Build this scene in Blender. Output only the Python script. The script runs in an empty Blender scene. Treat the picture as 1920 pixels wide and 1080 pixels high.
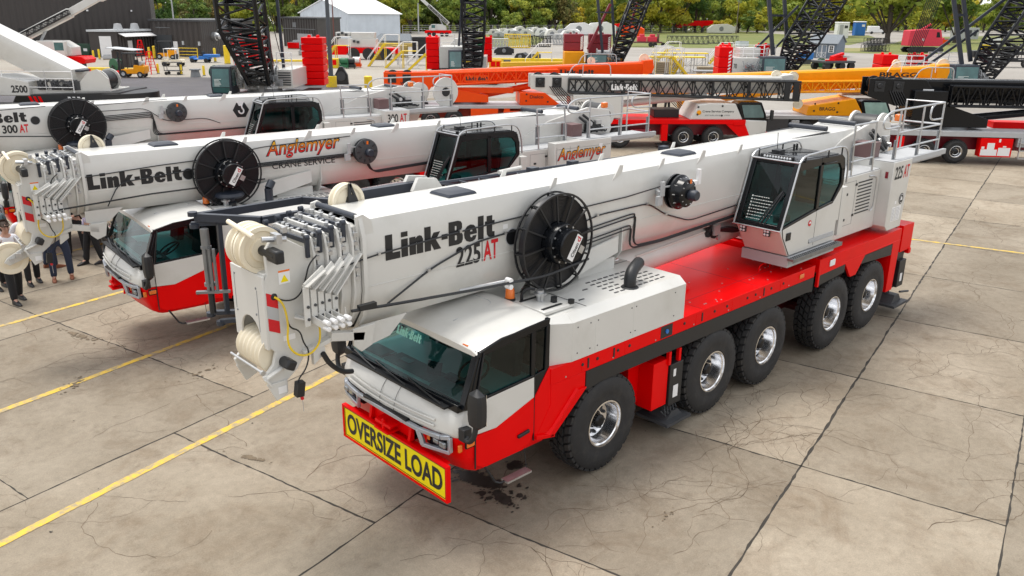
import bpy, bmesh, math, random
import numpy as np
from mathutils import Vector, Matrix, Euler
sc = bpy.context.scene
COL = sc.collection
rad = math.radians

# ------------------------------------------------------------------ camera
CAM = (-5.278, -8.079, 6.226)
YAW, PITCH, ROLL, FPX = rad(46.512), rad(18.539), rad(0.633), 1548.5
cd = bpy.data.cameras.new('camera'); cam = bpy.data.objects.new('camera', cd); COL.objects.link(cam)
fw = Vector((math.cos(PITCH)*math.cos(YAW), math.cos(PITCH)*math.sin(YAW), -math.sin(PITCH)))
rt = fw.cross(Vector((0, 0, 1))).normalized(); up = rt.cross(fw)
r2 = rt*math.cos(ROLL)+up*math.sin(ROLL); u2 = -rt*math.sin(ROLL)+up*math.cos(ROLL)
cam.matrix_world = Matrix(((r2.x, u2.x, -fw.x, CAM[0]), (r2.y, u2.y, -fw.y, CAM[1]), (r2.z, u2.z, -fw.z, CAM[2]), (0, 0, 0, 1)))
cd.sensor_width = 36; cd.lens = FPX/1920*36; cd.clip_end = 3000; cd.clip_start = .1
sc.camera = cam

# ------------------------------------------------------------------ sky, sun, exposure
SUN_EL, SUN_AZ = rad(72), rad(95)          # direction towards the sun (azimuth in the x-y plane)
w = bpy.data.worlds.new('World'); sc.world = w; w.use_nodes = True
nt = w.node_tree; bg = nt.nodes['Background']
sky = nt.nodes.new('ShaderNodeTexSky'); sky.sky_type = 'NISHITA'; sky.sun_disc = False
sky.sun_elevation = SUN_EL; sky.sun_rotation = rad(90)-SUN_AZ; sky.dust_density = 3; sky.air_density = 1.0
hs = nt.nodes.new('ShaderNodeHueSaturation'); hs.inputs['Saturation'].default_value = .32
tc = nt.nodes.new('ShaderNodeTexCoord'); mp = nt.nodes.new('ShaderNodeMapping'); mp.inputs['Scale'].default_value = (1, 1, 3.5)
nz = nt.nodes.new('ShaderNodeTexNoise'); nz.inputs['Scale'].default_value = 3.2; nz.inputs['Detail'].default_value = 7
cr = nt.nodes.new('ShaderNodeValToRGB'); cr.color_ramp.elements[0].position = .40; cr.color_ramp.elements[1].position = .62
mx = nt.nodes.new('ShaderNodeMix'); mx.data_type = 'RGBA'; mx.inputs[7].default_value = (10.5, 10.6, 10.8, 1)
L = nt.links.new
L(tc.outputs['Generated'], mp.inputs[0]); L(mp.outputs[0], nz.inputs[0]); L(nz.outputs[0], cr.inputs[0])
L(sky.outputs[0], hs.inputs['Color']); L(hs.outputs[0], mx.inputs[6]); L(cr.outputs[0], mx.inputs[0]); L(mx.outputs[2], bg.inputs[0])
bg.inputs[1].default_value = .12
sd = bpy.data.lights.new('sun', 'SUN'); sd.energy = 2.0; sd.angle = rad(24); sd.color = (1, .95, .88)
sun = bpy.data.objects.new('sun', sd); COL.objects.link(sun)
sdir = Vector((math.cos(SUN_EL)*math.cos(SUN_AZ), math.cos(SUN_EL)*math.sin(SUN_AZ), math.sin(SUN_EL)))
sun.rotation_euler = (-sdir).to_track_quat('-Z', 'Y').to_euler()
vs = sc.view_settings; vs.view_transform = 'Standard'; vs.look = 'None'; vs.gamma = 1; vs.exposure = .50
sc.cycles.max_bounces = 6; sc.cycles.transparent_max_bounces = 12

# ------------------------------------------------------------------ materials
MATS = {}
def mat(name, col, rough=.5, metal=0., coat=0., var=.06, scale=3., bump=0., bscale=60., spec=.5, dirt=None, dscale=1.2):
    if name in MATS: return MATS[name]
    m = bpy.data.materials.new(name); m.use_nodes = True; t = m.node_tree; b = t.nodes['Principled BSDF']
    b.inputs['Roughness'].default_value = rough; b.inputs['Metallic'].default_value = metal
    b.inputs['Coat Weight'].default_value = coat; b.inputs['Coat Roughness'].default_value = .08
    b.inputs['Specular IOR Level'].default_value = spec
    co = t.nodes.new('ShaderNodeTexCoord')
    n = t.nodes.new('ShaderNodeTexNoise'); n.inputs['Scale'].default_value = scale; n.inputs['Detail'].default_value = 6
    t.links.new(co.outputs['Object'], n.inputs[0])
    mr = t.nodes.new('ShaderNodeMapRange'); mr.inputs[1].default_value = .25; mr.inputs[2].default_value = .75
    mr.inputs[3].default_value = 1-var; mr.inputs[4].default_value = 1+var
    t.links.new(n.outputs[0], mr.inputs[0])
    mu = t.nodes.new('ShaderNodeMix'); mu.data_type = 'RGBA'; mu.blend_type = 'MULTIPLY'; mu.inputs[0].default_value = 1
    mu.inputs[6].default_value = (*col, 1); t.links.new(mr.outputs[0], mu.inputs[7])
    out = mu.outputs[2]
    if dirt:
        n2 = t.nodes.new('ShaderNodeTexNoise'); n2.inputs['Scale'].default_value = dscale; n2.inputs['Detail'].default_value = 9
        n2.inputs['Roughness'].default_value = .65; t.links.new(co.outputs['Object'], n2.inputs[0])
        r = t.nodes.new('ShaderNodeMapRange'); r.inputs[1].default_value = .5; r.inputs[2].default_value = .75; r.inputs[4].default_value = .8
        t.links.new(n2.outputs[0], r.inputs[0])
        m2 = t.nodes.new('ShaderNodeMix'); m2.data_type = 'RGBA'; t.links.new(r.outputs[0], m2.inputs[0])
        t.links.new(out, m2.inputs[6]); m2.inputs[7].default_value = (*dirt, 1); out = m2.outputs[2]
    t.links.new(out, b.inputs['Base Color'])
    if var:
        rr = t.nodes.new('ShaderNodeMapRange'); rr.inputs[3].default_value = max(.02, rough*.8); rr.inputs[4].default_value = min(1, rough*1.25)
        t.links.new(n.outputs[0], rr.inputs[0]); t.links.new(rr.outputs[0], b.inputs['Roughness'])
    if bump:
        bn = t.nodes.new('ShaderNodeTexNoise'); bn.inputs['Scale'].default_value = bscale; t.links.new(co.outputs['Object'], bn.inputs[0])
        bp = t.nodes.new('ShaderNodeBump'); bp.inputs['Strength'].default_value = bump; bp.inputs['Distance'].default_value = .02
        t.links.new(bn.outputs[0], bp.inputs['Height']); t.links.new(bp.outputs[0], b.inputs['Normal'])
    MATS[name] = m; return m

def glass(name, col, gloss=.05, rough=.02):
    m = bpy.data.materials.new(name); m.use_nodes = True; t = m.node_tree; t.nodes.clear()
    o = t.nodes.new('ShaderNodeOutputMaterial'); mi = t.nodes.new('ShaderNodeMixShader')
    tr = t.nodes.new('ShaderNodeBsdfTransparent'); tr.inputs[0].default_value = (*col, 1)
    gl = t.nodes.new('ShaderNodeBsdfGlossy'); gl.inputs['Roughness'].default_value = rough; gl.inputs[0].default_value = (.9, .95, .95, 1)
    lw = t.nodes.new('ShaderNodeLayerWeight'); lw.inputs[0].default_value = .5
    pw = t.nodes.new('ShaderNodeMath'); pw.operation = 'POWER'; pw.inputs[1].default_value = 4
    ma = t.nodes.new('ShaderNodeMath'); ma.operation = 'MULTIPLY_ADD'; ma.inputs[1].default_value = .6; ma.inputs[2].default_value = gloss
    t.links.new(lw.outputs['Facing'], pw.inputs[0]); t.links.new(pw.outputs[0], ma.inputs[0]); t.links.new(ma.outputs[0], mi.inputs[0])
    t.links.new(tr.outputs[0], mi.inputs[1]); t.links.new(gl.outputs[0], mi.inputs[2]); t.links.new(mi.outputs[0], o.inputs[0])
    MATS[name] = m; return m

WHITE = mat('crane_white', (.62, .615, .585), .30, coat=.25, var=.03, scale=1.5, bump=.12, bscale=1.6, dirt=(.50, .49, .45), dscale=.8)
WHITE2 = mat('warm_white', (.62, .61, .57), .45, var=.05)
RED = mat('crane_red', (.78, .001, .002), .32, coat=.03, var=.04, scale=2, spec=.10)
DKRED = mat('dark_red', (.22, .008, .02), .4, var=.1)
ORANGE = mat('crane_orange', (.85, .075, .004), .38, coat=.06, var=.05, spec=.2)
YELLOW = mat('crane_yellow', (.84, .33, .006), .38, coat=.06, var=.05, spec=.2)
BLACK = mat('satin_black', (.012, .013, .015), .45, var=.15)
GBLACK = mat('gloss_black', (.005, .006, .008), .2, coat=.06, var=.1, spec=.3)
NAVY = mat('dark_slate', (.022, .028, .042), .45, var=.12)
RUBBER = mat('tyre_rubber', (.018, .018, .019), .7, var=.25, scale=14, bump=.2, dirt=(.05, .045, .04), dscale=5)
ALU = mat('polished_aluminium', (.82, .82, .83), .16, metal=1, var=.15, scale=20)
STEEL = mat('galvanised_steel', (.52, .53, .54), .38, metal=.85, var=.12, scale=9)
CHROME = mat('chrome', (.85, .85, .86), .07, metal=1, var=.05)
GREY = mat('mid_grey', (.20, .21, .22), .5, var=.1)
DGREY = mat('charcoal_grey', (.05, .052, .056), .55, var=.15)
LGREY = mat('light_grey', (.42, .43, .44), .5, var=.06)
SILVER = mat('grille_silver', (.42, .45, .50), .3, metal=.5, var=.05)
CREAM = mat('nylon_cream', (.78, .70, .54), .42, var=.05, scale=5)
AMBER = mat('amber_lens', (.80, .17, .01), .2, coat=.5)
LENS = mat('clear_lens', (.7, .72, .74), .12, metal=.3)
PAPER = mat('sticker_white', (.8, .8, .8), .5, var=.02)
INK = mat('letter_black', (.012, .012, .013), .5, var=.05)
INKRED = mat('letter_red', (.58, .004, .012), .45, var=.05)
SIGNY = mat('sign_yellow', (.86, .70, .004), .5, var=.05, spec=.2)
TEAL = mat('letter_mint', (.25, .62, .52), .5)
INTERIOR = mat('cab_interior', (.07, .10, .10), .7, var=.15)
SEATM = mat('seat_fabric', (.025, .028, .032), .85, var=.2)
GLASS = glass('tinted_glass', (.15, .38, .38), .03)
GLASS2 = glass('dark_glass', (.12, .2, .2))
MIRROR = CHROME
BLUE = mat('bright_blue', (.02, .16, .52), .45)
GREEN = mat('machine_green', (.015, .13, .05), .5, var=.15)
SAFETY = mat('safety_yellow', (.80, .56, .01), .5, var=.08, dirt=(.45, .35, .1), dscale=2)
WOOD = mat('weathered_timber', (.30, .24, .16), .8, var=.3, scale=8)

# ------------------------------------------------------------------ mesh builder
class MB:
    def __init__(s): s.v = []; s.f = []; s.m = None
    def add(s, vs, fs, M=None):
        M = M if M is not None else s.m
        o = len(s.v)
        if M is not None: vs = [M @ Vector(p) for p in vs]
        s.v += [tuple(p) for p in vs]; s.f += [tuple(i+o for i in f) for f in fs]; return s
    def box(s, x0, x1, y0, y1, z0, z1, M=None):
        return s.add([(x0, y0, z0), (x1, y0, z0), (x1, y1, z0), (x0, y1, z0), (x0, y0, z1), (x1, y0, z1), (x1, y1, z1), (x0, y1, z1)],
                     [(0, 3, 2, 1), (4, 5, 6, 7), (0, 1, 5, 4), (1, 2, 6, 5), (2, 3, 7, 6), (3, 0, 4, 7)], M)
    def cbox(s, c, d, rot=(0, 0, 0)):
        M = Matrix.Translation(c) @ Euler(rot).to_matrix().to_4x4()
        if s.m is not None: M = s.m @ M
        return s.box(-d[0]/2, d[0]/2, -d[1]/2, d[1]/2, -d[2]/2, d[2]/2, M)
    def bar(s, p, q, w, h=None, upv=(0, 0, 1)):
        p, q = Vector(p), Vector(q); h = h or w; d = q-p; l = d.length
        if l < 1e-6: return s
        d /= l; u = Vector(upv)
        if abs(d.dot(u)) > .98: u = Vector((1, 0, 0))
        a = d.cross(u).normalized(); b = a.cross(d)
        vs = []
        for e in (p, q):
            for i, j in ((-1, -1), (1, -1), (1, 1), (-1, 1)): vs.append(e+a*(w/2*i)+b*(h/2*j))
        return s.add(vs, [(0, 1, 2, 3), (7, 6, 5, 4), (0, 4, 5, 1), (1, 5, 6, 2), (2, 6, 7, 3), (3, 7, 4, 0)])
    def tube(s, p, q, r, n=8, r2=None, caps=True):
        p, q = Vector(p), Vector(q); d = q-p
        if d.length < 1e-6: return s
        d.normalize(); r2 = r if r2 is None else r2
        u = Vector((0, 0, 1)) if abs(d.z) < .9 else Vector((1, 0, 0))
        a = d.cross(u).normalized(); b = d.cross(a)
        vs = []
        for e, rr in ((p, r), (q, r2)):
            for k in range(n):
                t = 2*math.pi*k/n; vs.append(e+(a*math.cos(t)+b*math.sin(t))*rr)
        fs = [(k, (k+1) % n, n+(k+1) % n, n+k) for k in range(n)]
        if caps: fs += [tuple(range(n)), tuple(range(2*n-1, n-1, -1))]
        return s.add(vs, fs)
    def path(s, pts, r, n=6):
        pts = [Vector(p) for p in pts]
        if len(pts) > 3:
            for _ in range(2 if len(pts) < 14 else 0):   # round the corners
                q = [pts[0]]
                for a, b in zip(pts, pts[1:]):
                    l = min(.25, .09/max((b-a).length, 1e-6)) if _ == 0 else min(.25, .05/max((b-a).length, 1e-6))
                    q += [a.lerp(b, l), a.lerp(b, 1-l)]
                pts = q+[pts[-1]]
        vs = []; N = len(pts); pa = None
        for i, p in enumerate(pts):
            d = (pts[min(i+1, N-1)]-pts[max(i-1, 0)]).normalized()
            if pa is None:
                u = Vector((0, 0, 1)) if abs(d.z) < .9 else Vector((1, 0, 0)); pa = d.cross(u).normalized()
            a = (pa-d*pa.dot(d)).normalized(); b = d.cross(a); pa = a
            for k in range(n):
                t = 2*math.pi*k/n; vs.append(p+(a*math.cos(t)+b*math.sin(t))*r)
        fs = [(i*n+k, i*n+(k+1) % n, (i+1)*n+(k+1) % n, (i+1)*n+k) for i in range(N-1) for k in range(n)]
        fs += [tuple(range(n)), tuple((N-1)*n+k for k in range(n-1, -1, -1))]
        return s.add(vs, fs)
    def lathe(s, c, ax, prof, n=24, caps=False):
        # prof: list of (radius, offset along axis)
        c = Vector(c); A = {'x': Vector((1, 0, 0)), 'y': Vector((0, 1, 0)), 'z': Vector((0, 0, 1))}[ax] if isinstance(ax, str) else Vector(ax).normalized()
        u = Vector((0, 0, 1)) if abs(A.z) < .9 else Vector((1, 0, 0)); a = A.cross(u).normalized(); b = A.cross(a)
        vs = []
        for r, o in prof:
            for k in range(n):
                t = 2*math.pi*k/n; vs.append(c+A*o+(a*math.cos(t)+b*math.sin(t))*r)
        fs = [(i*n+k, i*n+(k+1) % n, (i+1)*n+(k+1) % n, (i+1)*n+k) for i in range(len(prof)-1) for k in range(n)]
        if caps: fs += [tuple(range(n)), tuple((len(prof)-1)*n+k for k in range(n-1, -1, -1))]
        return s.add(vs, fs)
    def prism(s, poly, ax, a, b):
        n = len(poly)
        def P(p, t): return (t, p[0], p[1]) if ax == 'x' else (p[0], t, p[1]) if ax == 'y' else (p[0], p[1], t)
        vs = [P(p, a) for p in poly]+[P(p, b) for p in poly]
        return s.add(vs, [tuple(range(n)), tuple(range(2*n-1, n-1, -1))]+[(k, (k+1) % n, n+(k+1) % n, n+k) for k in range(n)])
    def loft(s, secs, caps=True):
        n = len(secs[0]); vs = [p for q in secs for p in q]
        fs = [(i*n+k, i*n+(k+1) % n, (i+1)*n+(k+1) % n, (i+1)*n+k) for i in range(len(secs)-1) for k in range(n)]
        if caps: fs += [tuple(range(n)), tuple((len(secs)-1)*n+k for k in range(n-1, -1, -1))]
        return s.add(vs, fs)
    def sheet(s, poly, th=.004):
        # polygon of 3-D points given a small thickness along its normal
        P = [Vector(p) for p in poly]; nrm = (P[1]-P[0]).cross(P[2]-P[0]).normalized()*th; n = len(P)
        return s.add(P+[p+nrm for p in P], [tuple(range(n)), tuple(range(2*n-1, n-1, -1))]+[(k, (k+1) % n, n+(k+1) % n, n+k) for k in range(n)])
    def pieces(s):
        # far-apart groups of loose islands: each becomes an object of its own
        n = len(s.v); par = list(range(n))
        def find(a):
            while par[a] != a: par[a] = par[par[a]]; a = par[a]
            return a
        for f in s.f:
            r = find(f[0])
            for i in f[1:]: par[find(i)] = r
        V = np.array([tuple(v) for v in s.v]); root = np.array([find(i) for i in range(n)])
        ids, isl = np.unique(root, return_inverse=True); k = len(ids)
        if k < 2 or k > 400: return None
        lo = np.full((k, 3), np.inf); hi = -lo; np.minimum.at(lo, isl, V); np.maximum.at(hi, isl, V)
        size = (hi-lo).max(1); gap = np.maximum(0, np.maximum(lo[:, None]-hi[None], lo[None]-hi[:, None]))
        near = np.sqrt((gap**2).sum(2)) <= np.maximum(.02, .5*np.maximum(size[:, None], size[None]))
        lab = np.arange(k)
        while True:
            new = np.where(near, lab[None], k).min(1)
            if (new == lab).all(): break
            lab = new
        g = lab[isl]; u = np.unique(g)
        if len(u) < 2 or len(u) > 12: return None
        out = []
        for q in u:
            m = MB(); idx = np.nonzero(g == q)[0]; mp_ = {int(a): i for i, a in enumerate(idx)}
            m.v = [s.v[i] for i in idx]; m.f = [tuple(mp_[i] for i in f) for f in s.f if f[0] in mp_]; out.append(m)
        out.sort(key=lambda m: -len(m.v)); return out
    def build(s, name, m, parent=None, smooth=True, bevel=0, kind=None, split=True):
        if split and parent is not None and not kind:
            P = s.pieces()
            if P:
                for q in P[1:]: q.build(name, m, parent, smooth, bevel, kind, False)
                return P[0].build(name, m, parent, smooth, bevel, kind, False)
        me = bpy.data.meshes.new(name); me.from_pydata([tuple(v) for v in s.v], [], s.f)
        bm = bmesh.new(); bm.from_mesh(me); bmesh.ops.recalc_face_normals(bm, faces=bm.faces)
        if smooth:
            for f in bm.faces: f.smooth = True
            for e in bm.edges:
                if len(e.link_faces) != 2 or e.calc_face_angle(3) > .6: e.smooth = False
        bm.to_mesh(me); bm.free()
        me.materials.append(m)
        o = bpy.data.objects.new(name, me); COL.objects.link(o)
        if parent: o.parent = parent
        if bevel:
            bv = o.modifiers.new('bevel', 'BEVEL'); bv.width = bevel; bv.segments = 2; bv.limit_method = 'ANGLE'; bv.angle_limit = rad(40)
        if kind: o['kind'] = kind
        return o

def tag(o, label, cat, group=None):
    o['label'] = label; o['category'] = cat
    if group: o['group'] = group
    return o
def thing(name, label, cat, loc=(0, 0, 0), rz=0, group=None):
    o = bpy.data.objects.new(name, None); COL.objects.link(o); o.location = loc; o.rotation_euler = (0, 0, rz)
    return tag(o, label, cat, group)
def copy_tree(o, parent=None):
    c = o.copy(); COL.objects.link(c)
    if parent: c.parent = parent
    for ch in [q for q in COL.objects if q.parent == o]: copy_tree(ch, c)
    return c
def text(name, s, m, parent, o, xd, yd, h, w=None, bold=.02, ext=.004, align='LEFT', shear=0., spacing=1.):
    cu = bpy.data.curves.new(name, 'FONT'); cu.body = s; cu.offset = bold; cu.extrude = 0; cu.shear = shear; cu.space_character = spacing
    ob = bpy.data.objects.new(name, cu); COL.objects.link(ob)
    dg = bpy.context.evaluated_depsgraph_get(); me = bpy.data.meshes.new_from_object(ob.evaluated_get(dg))
    bpy.data.objects.remove(ob)
    xs = [v.co.x for v in me.vertices]; ys = [v.co.y for v in me.vertices]
    x0, x1, y0, y1 = min(xs), max(xs), min(ys), max(ys)
    sy = h/(y1-y0); sx = sy if w is None else w/(x1-x0)
    X = Vector(xd).normalized(); Y = Vector(yd).normalized(); N = X.cross(Y); O = Vector(o)
    off = 0 if align == 'LEFT' else -.5*(x1-x0)*sx
    for v in me.vertices: v.co = O+X*((v.co.x-x0)*sx+off)+Y*((v.co.y-y0)*sy)+N*ext
    me.materials.clear(); me.materials.append(m); me.name = name
    t = bpy.data.objects.new(name, me); COL.objects.link(t)
    if parent: t.parent = parent
    return t
GLYPH = {
 'L': (.80, [[(0,0),(0,1),(.38,1),(.38,.27),(.78,.27),(.78,0)]]),
 'i': (.40, [[(0,0),(0,.72),(.36,.72),(.36,0)], [(0,.80),(0,1),(.36,1),(.36,.80)]]),
 'n': (.80, [[(0,0),(0,.72),(.34,.72),(.34,.64),(.44,.71),(.57,.735),(.69,.69),(.76,.57),(.76,0),(.40,0),(.40,.44),(.385,.48),(.36,.44),(.36,0)]]),
 'k': (.93, [[(0,0),(0,1),(.36,1),(.36,.50),(.52,.72),(.90,.72),(.65,.41),(.94,0),(.53,0),(.36,.28),(.36,0)]]),
 '-': (.38, [[(0,.34),(0,.56),(.36,.56),(.36,.34)]]),
 'B': (.88, [[(0,0),(0,1),(.56,1),(.72,.96),(.80,.87),(.81,.68),(.74,.57),(.64,.53),(.77,.48),(.85,.37),(.85,.18),(.77,.05),(.60,0)], [(.37,.62),(.37,.80),(.44,.80),(.47,.77),(.47,.65),(.44,.62)], [(.37,.20),(.37,.41),(.45,.41),(.49,.37),(.49,.24),(.45,.20)]]),
 'e': (.82, [[(.79,.30),(.38,.30),(.39,.21),(.45,.17),(.51,.19),(.53,.24),(.78,.24),(.70,.07),(.54,0),(.34,0),(.15,.06),(.03,.20),(0,.37),(.05,.55),(.18,.68),(.40,.735),(.60,.69),(.74,.56),(.79,.40)], [(.38,.43),(.52,.43),(.50,.52),(.45,.56),(.40,.53)]]),
 'l': (.40, [[(0,0),(0,1),(.36,1),(.36,0)]]),
 't': (.62, [[(0,.52),(0,.72),(.11,.72),(.11,.94),(.47,.94),(.47,.72),(.62,.72),(.62,.52),(.47,.52),(.47,.28),(.50,.23),(.62,.23),(.62,0),(.40,0),(.23,.04),(.13,.15),(.11,.30),(.11,.52)]]),
}
def heavy(name, s, m, parent, o, xd, yd, h, w, ext=.004):
    """heavy block lettering built from its own outlines"""
    cu = bpy.data.curves.new(name, 'CURVE'); cu.dimensions = '2D'; cu.fill_mode = 'BOTH'; x = 0
    for ch in s:
        adv, loops = GLYPH[ch]
        for lp in loops:
            sp = cu.splines.new('POLY'); sp.points.add(len(lp)-1); sp.use_cyclic_u = True
            for q, (a, b) in zip(sp.points, lp): q.co = (x+a, b, 0, 1)
        x += adv+.04
    ob = bpy.data.objects.new(name, cu); COL.objects.link(ob)
    dg = bpy.context.evaluated_depsgraph_get(); me = bpy.data.meshes.new_from_object(ob.evaluated_get(dg)); bpy.data.objects.remove(ob)
    X = Vector(xd).normalized(); Y = Vector(yd).normalized(); N = X.cross(Y); O = Vector(o)
    for v in me.vertices: v.co = O+X*(v.co.x*w/(x-.04))+Y*(v.co.y*h)+N*ext
    me.materials.clear(); me.materials.append(m); me.name = name
    t = bpy.data.objects.new(name, me); COL.objects.link(t); t.parent = parent
    return t
def arc(cx, cz, r, a0, a1, n=8):
    return [(cx+r*math.cos(rad(a0+(a1-a0)*k/n)), cz+r*math.sin(rad(a0+(a1-a0)*k/n))) for k in range(n+1)]
# ------------------------------------------------------------------ ground
def ground_mat(name, c1, c2, c3, rough=.85, sc1=.35, stain=.5, bump=.15):
    m = bpy.data.materials.new(name); m.use_nodes = True; t = m.node_tree; b = t.nodes['Principled BSDF']; k = t.links.new
    co = t.nodes.new('ShaderNodeTexCoord')
    def noise(s, d=8, r=.6, dist=0):
        n = t.nodes.new('ShaderNodeTexNoise'); n.inputs['Scale'].default_value = s; n.inputs['Detail'].default_value = d
        n.inputs['Roughness'].default_value = r; n.inputs['Distortion'].default_value = dist; k(co.outputs['Object'], n.inputs[0]); return n.outputs[0]
    def ramp(i, a, bb, lo=0., hi=1.):
        r = t.nodes.new('ShaderNodeMapRange'); r.inputs[1].default_value = a; r.inputs[2].default_value = bb; r.inputs[3].default_value = lo; r.inputs[4].default_value = hi; k(i, r.inputs[0]); return r.outputs[0]
    def mix(f, a, bb, mode='MIX'):
        x = t.nodes.new('ShaderNodeMix'); x.data_type = 'RGBA'; x.blend_type = mode
        k(f, x.inputs[0]) if not isinstance(f, (int, float)) else setattr(x.inputs[0], 'default_value', f)
        for s, v in ((6, a), (7, bb)):
            if isinstance(v, tuple): x.inputs[s].default_value = (*v, 1)
            else: k(v, x.inputs[s])
        return x.outputs[2]
    base = mix(ramp(noise(sc1, 8, .62, .5), .36, .64), c1, c2)
    base = mix(ramp(noise(sc1*2.7, 9, .7, .8), .50, .72, 0, stain), base, c3)
    base = mix(ramp(noise(sc1*9, 9, .75), .55, .74, 0, stain*.8), base, tuple(v*.72 for v in c3))
    sp = ramp(noise(55, 3, .7), .3, .7, .86, 1.12)
    base = mix(1., base, sp, 'MULTIPLY')
    sp2 = ramp(noise(7, 6, .75), .3, .7, .86, 1.12)
    base = mix(1., base, sp2, 'MULTIPLY')
    if name == 'concrete':
        an = t.nodes.new('ShaderNodeAttribute'); an.attribute_name = 'tone'; gt_ = t.nodes.new('ShaderNodeMath'); gt_.operation = 'COMPARE'; gt_.inputs[1].default_value = 0; gt_.inputs[2].default_value = .01; ad = t.nodes.new('ShaderNodeMath'); k(an.outputs['Fac'], gt_.inputs[0]); k(an.outputs['Fac'], ad.inputs[0]); k(gt_.outputs[0], ad.inputs[1]); base = mix(1., base, ad.outputs[0], 'MULTIPLY')
    k(base, b.inputs['Base Color']); b.inputs['Roughness'].default_value = rough; b.inputs['Specular IOR Level'].default_value = .3
    bp = t.nodes.new('ShaderNodeBump'); bp.inputs['Strength'].default_value = bump; bp.inputs['Distance'].default_value = .01
    k(noise(90, 4, .7), bp.inputs['Height']); k(bp.outputs[0], b.inputs['Normal'])
    return m
CONC = ground_mat('concrete', (.335, .288, .222), (.245, .205, .152), (.165, .118, .075), stain=.62)
GRAVEL = ground_mat('pale_gravel', (.33, .31, .28), (.265, .245, .22), (.21, .185, .15), sc1=.06, stain=.5)
ASPH = ground_mat('asphalt', (.115, .11, .12), (.085, .08, .085), (.15, .14, .13), sc1=.12)
LAWN = ground_mat('lawn_green', (.12, .15, .035), (.17, .18, .05), (.24, .21, .09), sc1=.08, stain=.7, bump=.6)
def flat(name, pts, z, m):
    o = MB().add([(x, y, z) for x, y in pts], [tuple(range(len(pts)))]).build(name, m, smooth=False); o['kind'] = 'structure'; return o
flat('ground', [(-700, -700), (1300, -700), (1300, 1300), (-700, 1300)], -.016, GRAVEL)
flat('lawn', [(89, 105), (115, 112), (180, 172), (150, 172)], -.012, LAWN)
flat('lawn', [(118, 98), (130.2, 85.5), (141.9, 79.5), (168, 80), (225, 104), (280, 170), (240, 190), (185, 160)], -.012, LAWN)
flat('lawn', [(170, 79.5), (177.0, 77.8), (235.0, 97.4), (270, 116), (240, 118)], -.008, LAWN)
flat('lawn', [(138, 64), (141, 51), (189, 44), (330, 60), (318, 90), (262, 99), (200, 78), (165, 69)], -.012, LAWN)
DRY = ground_mat('dry_grass', (.26, .23, .09), (.20, .20, .07), (.33, .29, .16), sc1=.3, stain=.6)
flat('dry_grass_patch', [(76, 37), (89.8, 39.2), (103, 43.5), (113, 51.8), (97.8, 50), (84, 45)], -.012, DRY)
flat('dry_grass_patch', [(150, 60.5), (163, 68), (158, 71), (139, 64.5)], -.006, DRY)
flat('asphalt_yard', [(-30, 60), (-10, 76), (18.6, 74.2), (22.4, 73.9), (26.5, 71.8), (30.5, 68), (33.5, 57.5), (34, 50), (29.5, 44.2), (17.7, 51.5), (4, 58), (-20, 50)], -.008, ASPH)
flat('concrete_apron', [(-60, -50), (48, -50), (48, 4), (46, 30), (31, 43), (17.6, 51), (3, 57), (-60, 70)], -.004, CONC)
flat('concrete_apron', [(12, 74.6), (22.4, 74.2), (27, 72), (31, 68.2), (34, 57.5), (34.4, 50), (46, 36), (62, 46), (66, 62), (56, 90), (38, 108), (14, 112)], -.004, mat_far := ground_mat('far_concrete', (.36, .335, .29), (.31, .28, .24), (.23, .20, .16), sc1=.1, stain=.4))

# slab joints, cracks, painted lines: laid out in the slab direction (13 degrees)
GA = rad(13); gc, gs = math.cos(GA), math.sin(GA)
def UV(u, v): return (u*gc-v*gs, u*gs+v*gc)
rng = random.Random(5)
JOINT = mat('joint_filler', (.035, .03, .024), .9, var=.4, scale=6)
CRACK = mat('crack_dark', (.125, .09, .06), .95, var=.4, scale=3)
def strip(mb, pts, wd, z, vary=.5):
    vs = []; n = len(pts)
    for i, (x, y) in enumerate(pts):
        a = pts[max(i-1, 0)]; b = pts[min(i+1, n-1)]; dx, dy = b[0]-a[0], b[1]-a[1]; l = math.hypot(dx, dy) or 1
        ww = wd*(1+rng.uniform(-vary, vary))/2
        vs += [(x-dy/l*ww, y+dx/l*ww, z), (x+dy/l*ww, y-dx/l*ww, z)]
    mb.add(vs, [(2*i, 2*i+1, 2*i+3, 2*i+2) for i in range(n-1)])
def wob(p, q, step, amp):
    L_ = math.hypot(q[0]-p[0], q[1]-p[1]); n = max(2, int(L_/step)); out = []; o = 0
    for i in range(n+1):
        o = o*.7+rng.uniform(-amp, amp); t = i/n
        nx, ny = -(q[1]-p[1])/L_, (q[0]-p[0])/L_
        out.append((p[0]+(q[0]-p[0])*t+nx*o, p[1]+(q[1]-p[1])*t+ny*o))
    return out
# individual slabs, each cast a little lighter or darker
lanes = [(-20, -15.3, 1.9), (-15.3, -11.2, .3), (-11.2, -6.98, 2.4), (-6.98, -4.37, 4.19), (-4.37, -.25, 4.19), (-.25, 3.92, -.36), (3.92, 9.95, 1.16), (9.95, 12.4, 1.16), (12.4, 16.5, 3.9), (16.5, 20.7, 1.2), (20.7, 24.9, 2.6), (24.9, 29.1, 2.6), (29.1, 33.3, .5)]
sl = MB(); tones = []
for v0, v1, u0 in lanes:
    for q in range(-7, 12):
        u = u0+3.72*q; o_ = rng.uniform(.80, 1.10); pts = [UV(u+.011, v0+.011), UV(u+3.709, v0+.011), UV(u+3.709, v1-.011), UV(u+.011, v1-.011)]
        sl.add([(x, y, -.002) for x, y in pts], [(0, 1, 2, 3)]); tones.append(o_)
so = sl.build('concrete_slabs', CONC, smooth=False); so['kind'] = 'structure'
at_ = so.data.attributes.new('tone', 'FLOAT', 'FACE'); at_.data.foreach_set('value', tones)
j = MB()
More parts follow.
